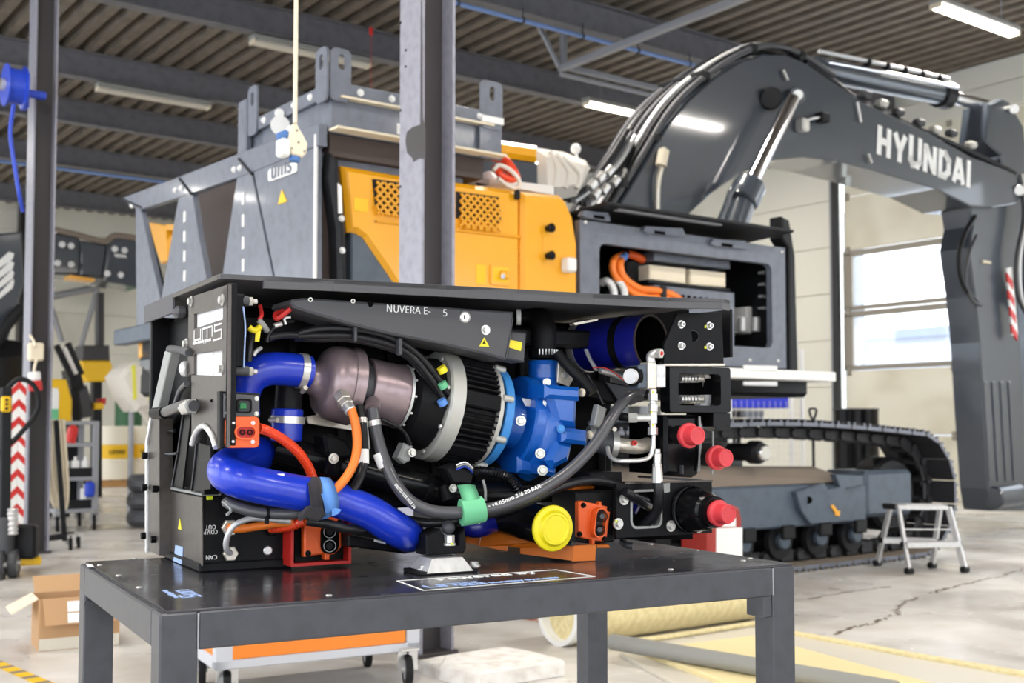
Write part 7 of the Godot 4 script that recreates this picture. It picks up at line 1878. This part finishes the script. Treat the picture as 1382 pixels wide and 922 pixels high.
	for k in 2:
		var fa: Vector3 = feet[k * 2][0]
		var fb: Vector3 = feet[k * 2 + 1][0]
		var ta := fa.lerp(ends[0], 0.30).lerp(mid, 0.03)
		var tb := fb.lerp(ends[1], 0.30).lerp(mid, 0.03)
		ta.y = 0.20
		tb.y = 0.20
		var st := part("step", MB.new().bar(ta, tb, 0.11, 0.04, 0.004), "alu")
		for e in [ta, tb]: part("step_end", MB.new().box(e, Vector3(0.03, 0.04, 0.06), 0.006), "rubber", st)
	var tl: Vector3 = ends[0].lerp(mid, 0.1)
	var tr: Vector3 = ends[1].lerp(mid, 0.1)
	part("platform", MB.new().bar(Vector3(tl.x, th, tl.z), Vector3(tr.x, th, tr.z), 0.2, 0.035, 0.006), "alu")
	part("platform_end", MB.new().box(Vector3(tl.x, th, tl.z), Vector3(0.03, 0.042, 0.2), 0.008), "rubber")
	part("stay", MB.new().bar(Vector3(tl.x, 0.3, tl.z + 0.07), Vector3(tr.x, 0.3, tr.z + 0.07), 0.008, 0.008), "steel")
	# red jerrycan behind the table's end
	var jc := H.y(985, 800, 0)
	var JD := -jc.z
	thing("jerrycan", "red plastic can with a white label behind the module's right end", "can", H, jc)
	part("body", slab(H, JD, [[957, 745], [957, 700], [966, 689], [992, 682], [1000, 686], [1003, 700], [1003, 800], [957, 800]], 0.24, 0.02), "jerry")
	part("label", slab(H, JD - 0.004, [[967, 713], [1002, 712], [1002, 762], [967, 762]], 0.004), "paper")
	part("label", slab(H, JD - 0.004, [[975, 700], [993, 699], [993, 711], [975, 711]], 0.004), "paper")
	# drum, shovel, crates and mesh cage beyond the track
	var dd := H.z(1155, 580, 9.6)
	single("wood_pallet", "flat wooden pallet under the black drum", "pallet", H, MB.new().box(Vector3(dd.x, 0.07, dd.z), Vector3(0.9, 0.14, 0.9), 0.01), "wood")
	thing("black_drum", "glossy black steel drum standing behind the excavator's track", "drum", H, Vector3(dd.x, 0.14, dd.z))
	var dtop := H.z(1155, 552, 9.6).y
	part("body", MB.new().lathe(Vector3.ZERO, Vector3.UP, [Vector2(0, 0), Vector2(0, 0.29), Vector2(dtop - 0.16, 0.29), Vector2(dtop - 0.14, 0.298), Vector2(dtop - 0.14, 0.27), Vector2(dtop - 0.2, 0.27), Vector2(dtop - 0.2, 0)], 36), "black_gloss", null, true)
	part("rim", MB.new().pipe(Vector3(0, dtop - 0.155, 0), Vector3(0, dtop - 0.135, 0), 0.302, 0.28, 36), "rubber_grey", null, true)
	var sv := H.z(1097, 555, 8.9)
	thing("shovel", "black shovel handle standing up behind the excavator's track", "shovel", H, Vector3(sv.x, 0, sv.z))
	part("grip", MB.new().tube([sv + Vector3(0, -0.12, 0), sv + Vector3(-0.05, -0.04, 0), sv + Vector3(-0.06, 0.02, 0), sv + Vector3(0.0, 0.03, 0), sv + Vector3(0.06, 0.02, 0), sv + Vector3(0.05, -0.04, 0), sv + Vector3(0, -0.12, 0)], 0.014, 8, 5), "ex_black")
	part("shaft", MB.new().cyl(Vector3(sv.x, 0.25, sv.z), sv + Vector3(0, -0.1, 0), 0.017, 10), "ex_black")
	part("blade", MB.new().box(Vector3(sv.x, 0.16, sv.z), Vector3(0.22, 0.3, 0.01), 0.003), "steel")
	var CD := 9.4
	var cg := H.z(1030, 560, CD)
	thing("mesh_cage", "white wire mesh cage holding blue crates behind the excavator's track", "cage", H, Vector3(cg.x, 0, cg.z))
	for s in [[985, 0.0], [1083, 0.0], [1068, 0.5]]:
		var pp := H.z(s[0], 560, CD + s[1])
		part("post", MB.new().box(Vector3(pp.x, 1.0, pp.z), Vector3(0.04, 2.0, 0.04), 0.004), "white")
	var ca0 := H.z(985, 560, CD)
	var cb0 := H.z(1083, 560, CD)
	for k in 12: part("wire", MB.new().cyl(Vector3(ca0.x, 0.35 + k * 0.08, ca0.z), Vector3(cb0.x, 0.35 + k * 0.08, cb0.z), 0.0025, 6), "white")
	for k in 14: part("wire", MB.new().cyl(Vector3(lerpf(ca0.x, cb0.x, k / 13.0), 0.3, ca0.z), Vector3(lerpf(ca0.x, cb0.x, k / 13.0), 1.35, ca0.z), 0.0025, 6), "white")
	part("cage_floor", MB.new().box(Vector3((ca0.x + cb0.x) / 2, 0.32, ca0.z - 0.3), Vector3(cb0.x - ca0.x, 0.04, 0.6), 0.004), "white")
	var CB := CD + 0.12
	single("blue_crate", "long blue plastic crate in the mesh cage behind the track", "crate", H, slab(H, CB, [[975, 534], [1065, 532], [1065, 551], [975, 551]], 0.4, 0.012), "blue_crate")
	single("grey_crate", "grey plastic crate below the blue one in the mesh cage", "crate", H, slab(H, CB, [[1003, 553], [1032, 554], [1030, 575], [1003, 575]], 0.4, 0.012), "ex_grey")
	single("black_crate", "black plastic crate at the left of the mesh cage", "crate", H, slab(H, CB, [[975, 553], [1001, 553], [1001, 640], [975, 640]], 0.4, 0.012), "ex_black")
	single("white_tray", "flat cream tray lying on top of the excavator's track", "tray", H, slab(H, 6.05, [[965, 566], [1008, 564], [1016, 567], [1014, 571], [965, 572]], 0.2, 0.01), "cream")
	# markings and cracks on the floor
	var tp0 := H.y(-30, 884, 0.003)
	var tp1 := H.y(64, 924, 0.003)
	thing("floor_tape", "yellow and black striped tape on the floor at lower left", "tape", H, tp0)
	part("tape", MB.new().bar(tp0, tp1, 0.06, 0.002), "yellow_bright")
	for k in 6:
		var c := tp0.lerp(tp1, (k + 0.5) / 6.0) + Vector3(0, 0.0006, 0)
		part("stripe", MB.new().bar(c, c + (tp1 - tp0).normalized() * 0.045, 0.06, 0.002), "mud")
	var rt0 := H.y(700, 833, 0.003)
	var rt1 := H.y(772, 846, 0.003)
	thing("floor_tape", "red and white striped tape on the floor behind the table", "tape", H, rt0)
	part("tape", MB.new().bar(rt0, rt1, 0.06, 0.002), "cream")
	for k in 3:
		var c := rt0.lerp(rt1, (k + 0.2) / 3.0) + Vector3(0, 0.0006, 0)
		part("stripe", MB.new().bar(c, c + (rt1 - rt0).normalized() * 0.11, 0.06, 0.002), "jerry")
	var rng := RandomNumberGenerator.new()
	rng.seed = 7
	for run in [[[1125, 856], [1150, 847], [1175, 842], [1195, 834]], [[1206, 832], [1212, 822], [1222, 812], [1238, 806]], [[1258, 801], [1272, 796], [1300, 789], [1340, 780], [1382, 768]], [[1090, 808], [1150, 798], [1200, 792]]]:
		var mb := MB.new()
		for i in run.size() - 1:
			var a := H.y(run[i][0], run[i][1], 0.002)
			var b := H.y(run[i + 1][0], run[i + 1][1], 0.002)
			for j in 5:
				var o0 := Vector3(rng.randf_range(-0.02, 0.02), 0, rng.randf_range(-0.02, 0.02))
				mb.bar(a.lerp(b, j / 5.0) + o0, a.lerp(b, (j + 1) / 5.0) + Vector3(rng.randf_range(-0.02, 0.02), 0, rng.randf_range(-0.02, 0.02)), rng.randf_range(0.004, 0.022), 0.001)
		single("floor_crack", "", "", H, mb, "crack", "", "structure")


func _ready() -> void:
	HALL = Frame.new(Vector3.ZERO, 36.7)
	BENCH = Frame.new(Vector3(-0.546, 0, -1.82), 29.1)
	materials()
	lights()
	hall()
	excavator()
	workbench()
	fuel_cell()
	background()
